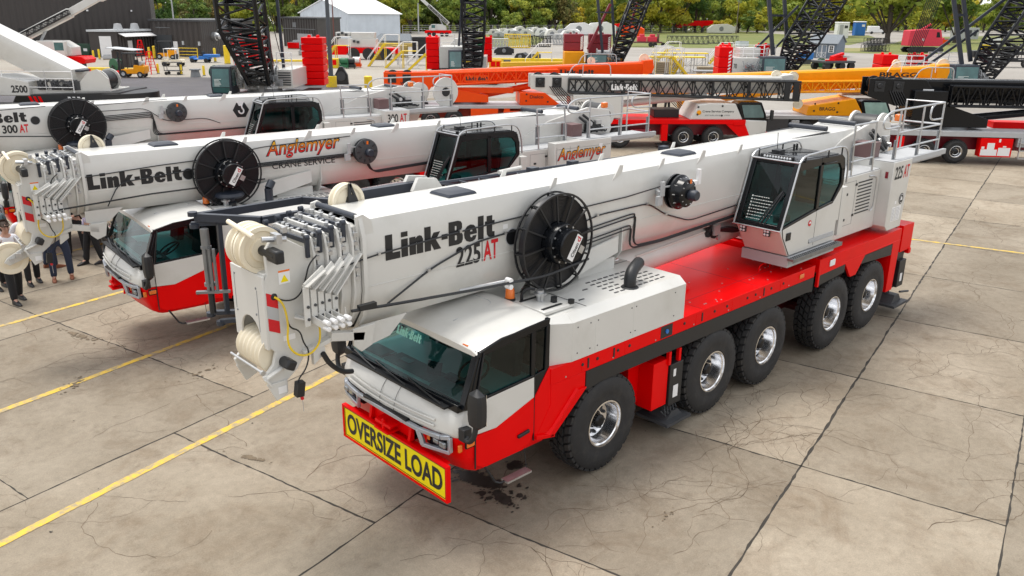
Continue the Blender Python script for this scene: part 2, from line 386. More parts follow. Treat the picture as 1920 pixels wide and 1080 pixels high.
for v in (-15.3, -11.2, -6.98, -4.37, -.25, 3.92, 9.95, 12.4, 16.5, 20.7, 24.9, 29.1, 33.3):
    strip(j, wob(UV(-25, v), UV(46, v), .12, .006), .034 if v in (-4.37,) else .022, 0, .6)
lanes = [(-20, -15.3, 1.9), (-15.3, -11.2, .3), (-11.2, -6.98, 2.4), (-6.98, -4.37, 4.19), (-4.37, -.25, 4.19), (-.25, 3.92, -.36), (3.92, 12.4, 1.16), (12.4, 16.5, 3.9), (16.5, 20.7, 1.2), (20.7, 29.1, 2.6), (29.1, 34, .5)]
for v0, v1, u0 in lanes:
    for k in range(-7, 12):
        u = u0+3.72*k
        strip(j, wob(UV(u, v0), UV(u, v1), .1, .01), .022, 0, .7)
j.build('pavement_joints', JOINT, smooth=False)['kind'] = 'structure'
ck = MB()
def walk(x, y, a, n, wd, st=.09, br=.10):
    pts = [(x, y)]; a0 = a
    for i in range(n):
        a += rng.uniform(-.75, .75); a += (a0-a)*.25
        x += st*math.cos(a); y += st*math.sin(a); pts.append((x, y))
        if rng.random() < br and n > 12 and wd > .005: walk(x, y, a+rng.choice((-1, 1))*rng.uniform(.6, 1.2), int(n*.45), wd*.75, st, br*.6)
    strip(ck, pts, wd*.72, 0, .7)
for (x, y, a, n, wd) in [(3.9, -2.1, -.6, 30, .010), (4.6, -2.4, .3, 40, .010), (5.6, -2.2, -.9, 26, .010), (5.4, -2.0, .5, 36, .009), (6.6, -2.6, .2, 40, .009), (7.0, -4.9, .5, 40, .008), (9.2, -3.1, -.4, 40, .009),
    (3.0, -3.0, .1, 44, .013), (2.4, -2.6, -.5, 26, .01), (2.0, -3.3, .3, 30, .009), (4.8, -5.2, -.3, 44, .011), (6.4, -5.0, -.6, 34, .012), (5.9, -6.4, .4, 30, .01),
    (-.6, 2.6, 1.4, 26, .012), (-.4, 1.2, .25, 30, .013), (-1.4, 1.5, -.3, 30, .010), (-2.2, 4.4, .1, 36, .010), (-1.2, 5.6, -.2, 30, .010), (-2.3, 7.6, .2, 40, .012), (-.9, 8.6, -.6, 24, .014), (-.6, 9.2, .3, 20, .02), (.2, 6.2, .1, 26, .010),
    (.6, -.9, .2, 24, .011), (1.2, -1.9, -.2, 30, .01), (.2, -1.2, -.9, 26, .009), (15.5, -2.4, .3, 50, .012), (18, 1.0, -.2, 60, .012), (13.5, -3.5, .1, 60, .012), (21, -1, .5, 60, .014), (24, 4, .2, 70, .014), (17, 3.6, -.1, 60, .014), (27, 9, -.3, 80, .016), (24, 11, .4, 70, .016), (10.5, -5.2, .3, 50, .011), (8, -6.5, .2, 50, .01)]:
    walk(x, y, a, n, wd)
for i in range(230):
    u, v = rng.uniform(-6, 26), rng.uniform(-9, 14); p = UV(u, v)
    walk(p[0], p[1], rng.uniform(0, 6.28), rng.randint(6, 26), rng.uniform(.004, .009), .08)
ck.build('pavement_cracks', CRACK, smooth=False)['kind'] = 'structure'

# painted lines, worn
PAINT = bpy.data.materials.new('worn_yellow_paint'); PAINT.use_nodes = True
_t = PAINT.node_tree; _b = _t.nodes['Principled BSDF']; _c = _t.nodes.new('ShaderNodeTexCoord'); _n = _t.nodes.new('ShaderNodeTexNoise'); _n.inputs['Scale'].default_value = 5; _n.inputs['Detail'].default_value = 10; _n.inputs['Roughness'].default_value = .75
_r = _t.nodes.new('ShaderNodeValToRGB'); _r.color_ramp.elements[0].position = .42; _r.color_ramp.elements[0].color = (.33, .27, .17, 1); _r.color_ramp.elements[1].position = .56; _r.color_ramp.elements[1].color = (.66, .44, .05, 1)
_t.links.new(_c.outputs['Object'], _n.inputs[0]); _t.links.new(_n.outputs[0], _r.inputs[0]); _t.links.new(_r.outputs[0], _b.inputs['Base Color']); _b.inputs['Roughness'].default_value = .8
def line(p, q, wd):
    mb = MB(); strip(mb, wob(p, q, .12, .004), wd, .004, .10); o = mb.build('painted_line', PAINT, smooth=False); o['kind'] = 'structure'
line((-7.5, 1.38), (9, 5.98), .13); line((-7.4, 5.13), (10, 9.8), .13); line((-5, 9.87), (12, 13.75), .12); line((16, 11.8), (23.2, -11.5), .12); line((-12, 12.4), (12, 18.2), .12)
# wet stains
WET = mat('wet_concrete', (.045, .038, .032), .35, var=.3, scale=9)
RUST = mat('rusty_stain', (.20, .15, .10), .9, var=.3)
def spill(name, cs, m, seed, z=.006):
    # an irregular patch of soaked concrete made of many small overlapping drops; cs = (x, y, spread along, spread across, angle, count, drop size)
    r = random.Random(seed); mb = MB(); zz = z
    for (x, y, sa, sb, a, cnt, dr) in cs:
        for i in range(cnt):
            u, v = r.gauss(0, sa), r.gauss(0, sb); px, py = x+u*math.cos(a)-v*math.sin(a), y+u*math.sin(a)+v*math.cos(a)
            q = dr*r.uniform(.35, 1.1)*max(.3, 1.2-abs(u)/(2.2*sa)-abs(v)/(2.2*sb)); ph = r.uniform(0, 6.28); n = 14; zz += .00002
            pts = [(px+q*(1+.25*math.sin(3*t+ph)+.15*math.sin(5*t-ph))*math.cos(t), py+q*(.75+.2*math.sin(2*t+ph))*math.sin(t), zz) for t in [2*math.pi*k/n for k in range(n)]]
            mb.add(pts, [tuple(range(n))])
    o = mb.build(name, m, smooth=False); o['kind'] = 'structure'
spill('wet_stain', [(1.36, -.45, .10, .28, .25, 90, .12), (1.30, -1.0, .06, .16, -.2, 50, .08), (1.98, -.52, .09, .07, .6, 40, .09), (1.15, -.8, .06, .1, 0, 24, .06), (1.5, -1.15, .05, .06, 0, 16, .05)], WET, 3)
FAINT = mat('faint_stain', (.15, .115, .075), .9, var=.25, scale=5)
spill('oil_stain', [(-.72, 2.25, .03, .22, .5, 40, .05), (-1.0, 8.9, .05, .4, .3, 60, .07), (.0, 5.6, .3, .15, .3, 30, .05), (-1.8, 6.6, .3, .1, .8, 24, .05), (2.6, -2.75, .25, .05, .1, 14, .025)], FAINT, 9)
rs = random.Random(3); spill('drip_stain', [(rs.uniform(-4, 22), rs.uniform(-7, 9), .15, .1, rs.uniform(0, 3), 4, .018) for _ in range(50)], JOINT, 4)
# ------------------------------------------------------------------ wheels
def make_wheel(R, W, rr, parent, deep=True, n=34):
    """a wheel standing on z = 0, axle along y, outer face towards -y at y = 0"""
    t = MB(); h = R
    prof = [(rr, W-.02), (rr+.03, W), (R-.10, W), (R-.065, W-.025), (R-.06, W-.07), (R-.06, .07), (R-.065, .025), (R-.10, 0), (rr+.14, -.012), (rr+.12, -.004), (rr+.03, -.006), (rr, .02)]
    t.lathe((0, 0, h), 'y', prof, 48)
    for row, (y0, y1, off) in enumerate([(.03, W*.26, 0), (W*.30, W*.48, .5), (W*.52, W*.70, 0), (W*.74, W-.03, .5)]):
        for k in range(n):
            a0 = 2*math.pi*(k+off+.13)/n; a1 = 2*math.pi*(k+off+.87)/n; sk = 2*math.pi/n*(.35 if row in (1, 2) else -.2)
            def pt(a, y, r): return (r*math.sin(a), y, h+r*math.cos(a))
            vs = [pt(a0, y0, R-.07), pt(a1, y0, R-.07), pt(a1+sk, y1, R-.07), pt(a0+sk, y1, R-.07)]
            rt_ = R-.012 if row in (0, 3) else R
            vs += [pt(a0, y0+.004, rt_-(.012 if row == 0 else 0)), pt(a1, y0+.004, rt_-(.012 if row == 0 else 0)), pt(a1+sk, y1-.004, rt_), pt(a0+sk, y1-.004, rt_)]
            t.add(vs, [(4, 5, 6, 7), (0, 1, 5, 4), (1, 2, 6, 5), (2, 3, 7, 6), (3, 0, 4, 7)])
    wh = t.build('wheel', RUBBER, parent)
    d = .20 if deep else .07
    r = MB(); r.lathe((0, 0, h), 'y', [(rr+.012, .012), (rr+.012, -.004), (rr-.006, -.006), (rr-.012, .02), (rr-.03, .03), (rr-.05, d*.75), (rr-.07, d), (.15, d+.02), (.13, d+.02), (.13, d+.05)], 40)
    r.build('rim', ALU, wh)
    hb = MB(); hb.lathe((0, 0, h), 'y', [(.0, d-.13), (.07, d-.125), (.10, d-.10), (.105, d-.02), (.13, d), (.13, d+.03)], 24)
    hb.build('hub', GBLACK, wh)
    nuts = MB()
    for k in range(10):
        a = 2*math.pi*k/10; nuts.lathe((.195*math.sin(a), 0, h+.195*math.cos(a)), 'y', [(0, d-.035), (.018, d-.035), (.026, d-.01), (.03, d+.02)], 6)
    nuts.build('wheel_nut', DGREY, wh)
    return wh
def place_wheels(proto, parent, xs, yn, yf, used=[]):
    for x in xs:
        for y, fl in ((yn, 0), (yf, 1)):
            if proto.parent is None and not used_flag.get(proto.name):
                o = proto; used_flag[proto.name] = 1
            else: o = copy_tree(proto)
            o.parent = parent; o.location = (x, y, 0); o.rotation_euler = (0, 0, math.pi*fl)
used_flag = {}

# ------------------------------------------------------------------ all-terrain crane (driving cab at x = 0.3, rear towards +x, driver's side at -y)
YN, YF = -1.44, 1.18
def boom_sec(x, w, zt, zb, y0=0):
    h = zt-zb
    return [(x, y0-w*.36, zt), (x, y0+w*.36, zt), (x, y0+w*.44, zt-.02), (x, y0+w*.5, zt-.16*h), (x, y0+w*.5, zb+.42*h), (x, y0+w*.44, zb+.22*h), (x, y0+w*.28, zb+.06*h), (x, y0, zb),
            (x, y0-w*.28, zb+.06*h), (x, y0-w*.44, zb+.22*h), (x, y0-w*.5, zb+.42*h), (x, y0-w*.5, zt-.16*h), (x, y0-w*.44, zt-.02)]

def carrier(root, main, axles, x_rear=12.35, deck2=8.7, hood_x1=4.56):
    E = x_rear
    # deck plates and side rails
    b = MB()
    b.box(1.72, deck2-.08, YN, YF, 1.68, 1.9)
    b.box(deck2+.08, E, YN, YF, 1.72, 1.97)
    for y0, y1 in ((YN, YN+.05), (YF-.05, YF)):
        a4, a5 = axles[-2], axles[-1]
        b.prism([(deck2+.08, 1.73), (deck2+.08, 1.44), (deck2+.14, 1.44), (deck2+.14, 1.66), ((a4+a5)/2-.5, 1.68), ((a4+a5)/2-.22, 1.36), ((a4+a5)/2+.02, 1.36), ((a4+a5)/2+.34, 1.70), (E-.36, 1.70), (E-.36, .62), (E-.06, .62), (E, 1.73)], 'y', y0-.003, y1)
    b.box(E-.36, E-.06, YN+.05, YN+.5, .62, 1.7); b.box(E-.36, E-.06, YF-.5, YF-.05, .62, 1.7)
    b.box(E-.3, E-.05, YN+.5, YF-.5, 1.1, 1.7)
    for x in (2.3, 3.2, 4.9, 5.9, 7.4): b.box(x, x+.012, YN-.004, YN+.02, 1.69, 1.88)
    for x, y in ((7.5, -.95), (6.9, .9)):  # deck grab handles
        b.path([(x, y, 1.9), (x, y, 1.98), (x+.06, y, 2.02), (x+.3, y, 2.02), (x+.36, y, 1.98), (x+.36, y, 1.9)], .013)
        b.path([(x+.4, y+.1, 1.9), (x+.4, y+.1, 1.98), (x+.46, y+.1, 2.02), (x+.7, y+.1, 2.02), (x+.76, y+.1, 1.98), (x+.76, y+.1, 1.9)], .013)
    b.lathe((5.6, -.45, 1.9), 'z', [(.30, 0), (.30, .02), (.26, .03), (.2, .03), (.19, .022), (0, .022)], 28)
    deck = b.build('deck', RED, root, bevel=.008)
    k = MB()
    for x in (5.1, 6.75): k.box(x, x+.008, YN+.03, YF-.03, 1.899, 1.9015)
    k.box(4.6, deck2-.1, -1.02, -1.012, 1.899, 1.9015); k.box(9.4, 9.408, YN+.03, YF, 1.969, 1.9715)
    k.build('panel_seam', DKRED, deck, smooth=False, split=False)
    k = MB()   # small black latches and bolts on the side rail
    for x in (2.32, 2.62, 3.05, 3.3, 4.6, 5.4, 5.75, 6.35, 6.6, 7.1, 7.5): k.lathe((x, YN, 1.80), 'y', [(0, -.012), (.022, -.01), (.026, .005)], 8)
    for x in (2.42, 2.95, 5.05, 6.85): k.box(x, x+.028, YN-.008, YN, 1.72, 1.86)
    k.box(4.02, 4.3, YN-.004, YN+.02, 1.70, 1.885)
    k.box(2.3, 7.5, YN+.02, YN+.03, 1.79, 1.81); k.build('latch', BLACK, deck, smooth=False, split=False)
    k = MB()
    r0 = random.Random(2)
    for i in range(26): k.lathe((r0.uniform(4.7, 8.4), r0.choice((-1.36, -1.3, -.9, -.5, -1.1)), 1.9), 'z', [(.016, 0), (.016, .006), (0, .009)], 6)
    for i in range(7): k.lathe((2.0+.0*i+i*.95, YN, 1.72), 'y', [(0, -.008), (.012, -.006), (.013, 0)], 6)
    k.box(2.0, 8.4, -1.37, -.5, 1.86, 1.87); k.box(2.0, 8.4, YN+.02, YN+.03, 1.71, 1.73); k.build('bolt', STEEL, deck, split=False)
    if main:
        k = MB(); k.lathe((4.16, YN+.01, 1.79), 'y', [(0, -.03), (.035, -.03), (.035, 0)], 8); k.build('hose_coupling', BLUE, deck)
    # under-frame
    b = MB(); b.box(.9, E, -.62, .42, .72, 1.67)
    b.box(.9, E-.2, -.9, -.75, 1.2, 1.6); b.box(.9, E-.2, .55, .7, 1.2, 1.6)
    for x in axles: b.tube((x, YN+.3, .745), (x, YF-.3, .745), .13, 10)
    b.build('chassis', mat('chassis_red', (.10, .008, .008), .5, var=.2), root)
    # rubber skirts over the wheels
    for y0 in (YN, YF-.03):
        b = MB()
        b.prism([(2.4, 1.68), (2.4, 1.40)]+[(2.75, 1.44), (3.3, 1.44), (deck2-.3, 1.43), (deck2-.1, 1.40), (deck2-.1, 1.68)], 'y', y0-.006, y0+.03)
        b.prism([(deck2+.14, 1.66), (deck2+.14, 1.46), (deck2+.9, 1.5), ((axles[-2]+axles[-1])/2-.5, 1.52), ((axles[-2]+axles[-1])/2-.5, 1.68)], 'y', y0+.002, y0+.03)
        b.prism([((axles[-2]+axles[-1])/2+.3, 1.69), ((axles[-2]+axles[-1])/2+.2, 1.54), (E-.5, 1.46), (E-.36, 1.45), (E-.36, 1.69)], 'y', y0+.002, y0+.03)
        b.build('mudguard_skirt', BLACK, root)
    # front wing
    b = MB()
    b.prism([(1.735, 1.678), (1.735, 1.40), (1.50, 1.06), (1.80, 1.02), (2.25, 1.45), (2.395, 1.46), (2.395, 1.678)], 'y', YN+.002, YN+.05)
    b.sheet([(2.24, YN-.03, 1.46), (2.20, YN+.2, 1.50), (1.46, YN+.2, 1.05), (1.72, YN-.03, .96)], .035)
    b.prism([(1.46, 1.0), (1.80, .93), (1.80, .97), (1.46, 1.06)], 'y', YN-.03, YN+.2)
    b.prism([(2.22, 1.46), (1.70, .95), (1.78, .95), (2.40, 1.46)], 'y', YN-.03, YN+.02)
    b.build('front_wing', RED, root, bevel=.006)
    # jacks and pads
    for xx, nm in ((3.95, 0), (E+.5, 1)):
        if nm == 0:
            b = MB(); b.box(3.95, 4.32, YN+.03, -.5, .54, 1.30); b.box(3.7, 3.95, YN+.3, -.6, .6, 1.3); b.box(4.28, 4.34, YN+.0, YN+.06, 1.2, 1.42); b.box(4.56, 4.62, YN+.02, YN+.08, 1.15, 1.4)
            b.box(3.95, 4.32, .5, YF-.03, .54, 1.30); b.build('outrigger_housing', RED, root, bevel=.006)
            b = MB(); b.box(4.34, 4.66, YN, YN+.3, .50, 1.19); b.box(4.35, 4.65, YF-.3, YF, .5, 1.19); o = b.build('outrigger_jack', BLACK, root, bevel=.008)
            s_ = MB(); s_.box(4.42, 4.48, YN-.004, YN, .98, 1.1); s_.box(4.44, 4.56, YN-.004, YN, .62, .82); s_.build('sticker', PAPER, o)
            b = MB(); b.box(4.28, 4.9, YN-.06, YN+.55, .17, .22); b.prism([(4.4, .22), (4.8, .22), (4.68, .34), (4.52, .34)], 'y', YN+.05, YN+.4); b.tube((4.55, YN+.2, .3), (4.55, YN+.2, .52), .07)
            for q in range(5): b.path([(4.3+.08*q, YN+.1, .4), (4.36+.07*q, YN+.05, .30+.02*q), (4.42+.06*q, YN+.12, .45)], .012)
            b.build('outrigger_pad', DGREY, root)
        else:
            b = MB(); b.box(E-.1, E+.08, YN+.08, YF-.1, 1.55, 1.97); b.box(E+.08, E+.62, YN, YN+1.0, 1.42, 2.0); b.box(E+.08, E+.62, YF-1.0, YF, 1.42, 2.0); b.box(E+.5, E+.62, YN-.02, YN+.1, 1.32, 1.44)
            for yy in (-.75, -.35): b.path([(E-.25, yy, 1.95), (E-.25, yy, 2.08), (E-.18, yy, 2.13), (E-.02, yy, 2.13), (E+.05, yy, 2.08), (E+.05, yy, 1.95)], .022)
            b.build('outrigger_housing', RED, root, bevel=.008)
            b = MB(); b.box(E+.1, E+.48, YN+.06, YN+.5, .60, 1.42); b.box(E+.14, E+.46, YN-.02, YN+.06, .62, 1.22); b.box(E+.1, E+.48, YF-.5, YF-.06, .60, 1.42); o = b.build('outrigger_jack', BLACK, root, bevel=.008)
            s_ = MB(); s_.box(E+.24, E+.34, YN-.026, YN-.02, .74, .92); s_.build('sticker', PAPER, o)
            b = MB(); b.box(E-.06, E+.66, YN-.12, YN+.55, .20, .25); b.prism([(E+.05, .25), (E+.55, .25), (E+.4, .42), (E+.2, .42)], 'y', YN+.0, YN+.42); b.tube((E+.3, YN+.25, .3), (E+.3, YN+.25, .62), .08); b.tube((E+.3, YN-.05, .5), (E+.62, YN-.1, .46), .025)
            b.build('outrigger_pad', DGREY, root)
    # lamps on the rail
    b = MB(); b.box(8.05, 8.2, YN-.02, YN, 1.76, 1.84); b.build('side_marker', AMBER, root, bevel=.01)
    b = MB(); b.box(9.16, 9.36, YN-.024, YN-.003, 1.77, 1.89); b.build('side_reflector', PAPER, root, bevel=.01)

def engine_hood(root, main, x1=4.56, kind='grid'):
    b = MB()
    b.prism([(YN-.004, 1.9), (YN-.004, 2.44), (YN+.12, 2.54), (.30, 2.54), (.30, 1.9)], 'x', 2.1, x1)
    b.loft([[(1.72, YN+.12, 1.9), (1.72, YN+.12, 2.48), (1.72, YN+.20, 2.53), (1.72, .30, 2.53), (1.72, .30, 1.9)], [(2.1, YN-.004, 1.9), (2.1, YN-.004, 2.44), (2.1, YN+.12, 2.54), (2.1, .30, 2.54), (2.1, .30, 1.9)]])
    b.box(1.72, 3.3, .30, YF-.02, 1.9, 2.5)
    for x in (2.55, 3.35): b.box(x, x+.007, YN-.0065, YN, 1.92, 2.42)
    hood = b.build('engine_hood', WHITE, root, bevel=.012)
    k = MB()
    for x in (2.2, 2.45, 2.6, 3.3, 3.4, 4.3):
        for z in (2.0, 2.36): k.lathe((x, YN-.004, z), 'y', [(0, -.008), (.009, -.006), (.01, 0)], 6)
    if kind == 'grid':
        for i in range(9):
            for q in range(6):
                if 1 <= q <= 3 and 2 <= i <= 4 and i == 3: continue
                x = 3.2+.13*i+.02*(q % 2); y = YN+.22+.11*q; k.box(x, x+.085, y, y+.028, 2.54, 2.546)
    for x, y in ((2.75, -.55), (2.95, -.85), (2.6, -1.1)): k.box(x, x+.1, y, y+.025, 2.54, 2.546)
    for y in (-.32,): k.box(2.1, x1, y, y+.01, 2.54, 2.544)
    k.box(2.5, 2.51, -1.3, .3, 2.54, 2.544)
    k.build('hood_vents', DGREY, hood, smooth=False)
    # expansion tank and coolant lines at the front of the hood
    b = MB(); b.box(1.80, 2.36, -1.22, -.62, 2.54, 2.60); tank = b.build('coolant_tank', WHITE, root, bevel=.02)
    k = MB()
    for (x, y, h) in ((2.18, -1.02, .07), (2.32, -1.2, .05)): k.lathe((x, y, 2.60), 'z', [(.045, 0), (.045, h), (0, h)], 12)
    for y in (-.75, -1.16): k.box(1.84, 2.2, y, y+.04, 2.603, 2.61)
    k.path([(1.9, -.7, 2.6), (1.88, -.72, 2.72), (1.95, -.78, 2.78), (2.02, -.82, 2.76)], .022); k.build('tank_fitting', BLACK, tank)
    k = MB(); k.lathe((2.08, -.86, 2.6), 'z', [(.05, 0), (.05, .08), (.085, .085), (.085, .115), (.05, .12), (.05, .15), (0, .15)], 16)
    k.tube((2.08, -.86, 2.68), (2.2, -.78, 2.68), .03); k.tube((2.05, -.93, 2.62), (2.05, -.93, 2.72), .02); k.build('filter', STEEL, tank)
    b = MB(); b.lathe((1.80, -.58, 2.6), 'z', [(.075, 0), (.075, .03), (.06, .035)], 16, True); o = b.build('beacon_base', BLACK, root)
    b = MB(); b.lathe((1.80, -.58, 2.635), 'z', [(.066, 0), (.062, .11), (.05, .13), (0, .135)], 16); b.build('beacon', AMBER, o)
    b = MB()
    if main: b.path([(3.56, -1.18, 2.5), (3.56, -1.18, 2.60), (3.57, -1.17, 2.67), (3.62, -1.15, 2.73), (3.70, -1.12, 2.77), (3.80, -1.08, 2.785), (3.94, -1.02, 2.79)], .088, 16); b.lathe((3.56, -1.18, 2.54), 'z', [(.13, 0), (.11, .02), (.09, .02)], 14)
    else: b.tube((2.9, -1.0, 2.5), (2.9, -1.0, 2.86), .08, 12); b.tube((2.9, -1.0, 2.86), (3.0, -.95, 2.98), .08, 12); b.lathe((2.2, -.75, 2.54), 'z', [(.12, 0), (.12, .10), (.1, .12), (.1, .18), (.26, .2), (.29, .24), (.25, .29), (.1, .32), (0, .32)], 24)
    b.build('exhaust', NAVY if not main else BLACK, root)

def drive_cab(root, main):
    # lower body: nose, bumper, doors
    yl, yr = YN+.04, 1.12
    def ring(z, xf, xc, yb=0): # plan outline at height z, front bowed, rounded corners
        return [(1.70, yl+yb, z), (xc+.22, yl+yb, z), (xc+.10, yl+.02+yb, z), (xc+.03, yl+.10+yb, z), (xf+.07, yl+.35, z), (xf+.02, yl+.8, z), (xf, (yl+yr)/2, z), (xf+.02, yr-.8, z), (xf+.07, yr-.35, z), (xc+.03, yr-.10-yb, z), (xc+.10, yr-.02-yb, z), (xc+.22, yr-yb, z), (1.70, yr-yb, z)]
    b = MB(); b.loft([ring(.86, .36, .46, .06), ring(.94, .28, .36, .02), ring(1.12, .22, .29), ring(1.41, .12, .21)])
    body = b.build('cab_lower_body', RED, root, bevel=.012)
    b = MB(); b.loft([ring(1.413, .10, .21), ring(1.47, .06, .17), ring(1.58, .08, .18), ring(1.70, .13, .22, .012), ring(1.78, .20, .30, .02)])
    nose = b.build('cab_nose', WHITE, root, bevel=.015)
    k = MB()
    for z, xo in ((1.60, .062), (1.53, .048)): k.path([(xo+.075+.0, yl+.34, z), (xo+.02, yl+.8, z), (xo, -.15, z), (xo+.02, yr-.8, z), (xo+.075, yr-.34, z)], .014)
    k.build('nose_rib', WHITE, nose)
    k = MB()
    for y in (-.33, -.02): k.path([(.20, y, 1.78), (.115, y, 1.69), (.068, y, 1.57), (.052, y, 1.47), (.085, y, 1.43)], .004, 4)
    k.build('panel_gap', DGREY, nose)
    # white upper door skin over the red, with the slanting colour split
    b = MB(); b.prism([(.46, 1.42), (.80, 1.40), (1.45, 1.60), (1.445, 1.88), (.47, 1.83)], 'y', yl-.016, yl-.001); b.build('door_panel', WHITE, root, bevel=.004)
    b = MB(); b.prism([(.48, 1.00), (.60, .93), (1.25, .92), (1.40, .98), (1.46, 1.12), (1.45, 1.597), (.80, 1.397), (.48, 1.40)], 'y', yl-.016, yl-.001); door = b.build('door', RED, root, bevel=.004)
    b = MB(); b.prism([(1.46, 1.02), (1.72, .98), (1.86, 1.86), (1.70, 1.93), (1.46, 1.60)], 'y', yl-.03, yl+.12); b.build('cab_rear_corner', RED, root, bevel=.012)
    k = MB(); k.box(.462, .474, yl-.018, yl, .96, 1.84); k.box(1.45, 1.462, yl-.018, yl, .98, 1.9); k.path([(.60, yl-.02, 2.44), (.475, yl-.02, 1.84)], .012); k.build('door_seal', BLACK, door)
    k = MB(); k.cbox((1.26, yl-.03, 1.155), (.20, .035, .045), (0, -.12, 0)); k.build('door_handle', BLACK, door, bevel=.01)
    # greenhouse: pillars, glass, roof
    A = [(.30, yl+.06, 1.78), (.30, yr-.06, 1.78), (.56, yr-.16, 2.44), (.56, yl+.05, 2.44)]
    b = MB(); fr = GBLACK
    b.bar((.33, yl+.05, 1.78), (.575, yl+.055, 2.44), .10, .07); b.bar((.33, yr-.05, 1.78), (.575, yr-.14, 2.44), .10, .07)
    b.bar((.30, yl+.05, 1.80), (.30, yr-.05, 1.80), .10, .10); b.bar((.58, yl+.05, 2.43), (.58, yr-.14, 2.43), .08, .07)
    b.prism([(.36, 1.80), (.52, 1.83), (.60, 2.40), (.56, 2.40)], 'y', yl-.008, yl+.03)
    b.prism([(.50, 2.39), (1.70, 2.51), (1.72, 2.60), (1.62, 2.60), (.90, 2.545), (.55, 2.46)], 'y', yl-.012, yl+.05)
    b.prism([(1.40, 1.87), (1.47, 1.87), (1.47, 2.5), (1.40, 2.48)], 'y', yl-.008, yl+.03)
    b.prism([(1.64, 1.90), (1.72, 1.92), (1.72, 2.52), (1.66, 2.51)], 'y', yl-.010, yl+.03)
    b.prism([(1.46, 1.6), (1.46, 1.9), (1.72, 1.93)], 'y', yl-.012, yl+.02)
    b.bar((.47, yl, 1.845), (1.45, yl, 1.89), .035, .035)
    b.box(1.66, 1.71, yl+.03, yr-.03, 1.78, 2.5)
    b.bar((.5, yr, 1.84), (1.7, yr, 1.9), .05, .05); b.bar((.6, yr-.1, 2.42), (1.7, yr-.05, 2.52), .06, .06); b.bar((1.68, yr, 1.85), (1.68, yr-.05, 2.5), .06, .06)
    b.build('window_frame', fr, root, bevel=.008)
    b = MB(); nn = 8; rows = []
    for i in range(7):
        s = i/6; row = []
        for q in range(nn+1):
            t = q/nn; y = (yl+.09)*(1-t)+(yr-.09-.07*s)*t; x = .30+.255*s-.055*math.sin(math.pi*t)*(1-.5*s); row.append((x, y, 1.80+.63*s))
        rows.append(row)
    vs = [p for r in rows for p in r]; b.add(vs, [(i*(nn+1)+q, i*(nn+1)+q+1, (i+1)*(nn+1)+q+1, (i+1)*(nn+1)+q) for i in range(6) for q in range(nn)])
    ws = b.build('windscreen', GLASS, root)
    b = MB(); b.add([(.50, yl+.012, 1.85), (1.41, yl+.012, 1.89), (1.40, yl+.012, 2.48), (.60, yl+.012, 2.41)], [(0, 1, 2, 3)]); b.add([(1.47, yl+.014, 1.91), (1.65, yl+.014, 1.93), (1.66, yl+.014, 2.51), (1.47, yl+.014, 2.49)], [(0, 1, 2, 3)])
    b.add([(.50, yr-.01, 1.85), (1.68, yr-.01, 1.89), (1.66, yr-.05, 2.50), (.60, yr-.1, 2.41)], [(0, 1, 2, 3)])
    b.build('side_window', GLASS, root)
    # roof
    secs = []
    for x, zz, dy in ((.52, 2.445, .02), (.56, 2.475, 0), (.9, 2.56, 0), (1.3, 2.60, 0), (1.62, 2.62, 0), (1.72, 2.60, .02)):
        secs.append([(x, yl-.0+dy, zz-.02), (x, yl+.10+dy, zz+.012), (x, yl+.5, zz+.03), (x, (yl+yr)/2, zz+.035), (x, yr-.5, zz+.03), (x, yr-.16-dy, zz+.012), (x, yr-.10-dy, zz-.02), (x, yr-.12, zz-.05), (x, yl+.04, zz-.05)])
    b = MB(); b.loft(secs); roof = b.build('cab_roof', WHITE, root)
    k = MB(); k.path([(.80, -.62, 2.575), (1.5, -.62, 2.645), (1.5, .35, 2.65), (.85, .35, 2.59)], .005, 4); k.build('roof_seam', LGREY, roof)
    k = MB()
    for y in (-1.2, -.45, -.22, .02, .9): k.box(.535, .565, y, y+.09, 2.462, 2.487)
    k.build('marker_lamp', AMBER, roof)
    # interior
    b = MB(); b.box(.40, .95, yl+.12, yr-.12, 1.35, 1.74); b.prism([(.38, 1.74), (.92, 1.72), (.80, 1.86), (.5, 1.82)], 'y', yl+.14, -.55); b.box(.5, .8, -.5, .5, 1.74, 1.80); b.box(.5, .72, .55, .95, 1.74, 1.82); b.box(.48, 1.66, yl+.05, yr-.05, 1.2, 1.34)
    b.box(1.6, 1.62, yl+.1, -.2, 1.4, 1.9)
    b.build('dashboard', mat('dash_teal', (.075, .12, .12), .6, var=.2, scale=8), root, bevel=.02)
    k = MB()
    for y in (-1.15, -.85, .1, .5): k.box(.62, .72, y, y+.22, 1.862 if y < -.5 else 1.803, 1.87 if y < -.5 else 1.812)
    k.cbox((.62, -.45, 1.93), (.03, .2, .16), (0, .3, .3)); k.build('dash_screen', GBLACK, root)
    st = MB()
    for y in (-.85, .45): st.box(1.05, 1.5, y-.24, y+.24, 1.42, 1.62); st.cbox((1.5, y, 1.95), (.13, .48, .66), (0, .18, 0)); st.cbox((1.58, y, 2.33), (.1, .26, .18), (0, .18, 0))
    st.build('seat', SEATM, root, bevel=.03)
    k = MB(); ring_ = []
    M_ = Matrix.Translation((.93, -.85, 1.93)) @ Euler((0, -.5, 0)).to_matrix().to_4x4()
    k.path([M_ @ Vector((.2*math.cos(a), .2*math.sin(a), 0)) for a in [2*math.pi*q/20 for q in range(21)]], .016); k.tube(M_ @ Vector((0, 0, 0)), (.75, -.85, 1.75), .03); k.bar(M_ @ Vector((-.2, 0, 0)), M_ @ Vector((.2, 0, 0)), .04, .02); k.build('steering_wheel', BLACK, root)
    k = MB()
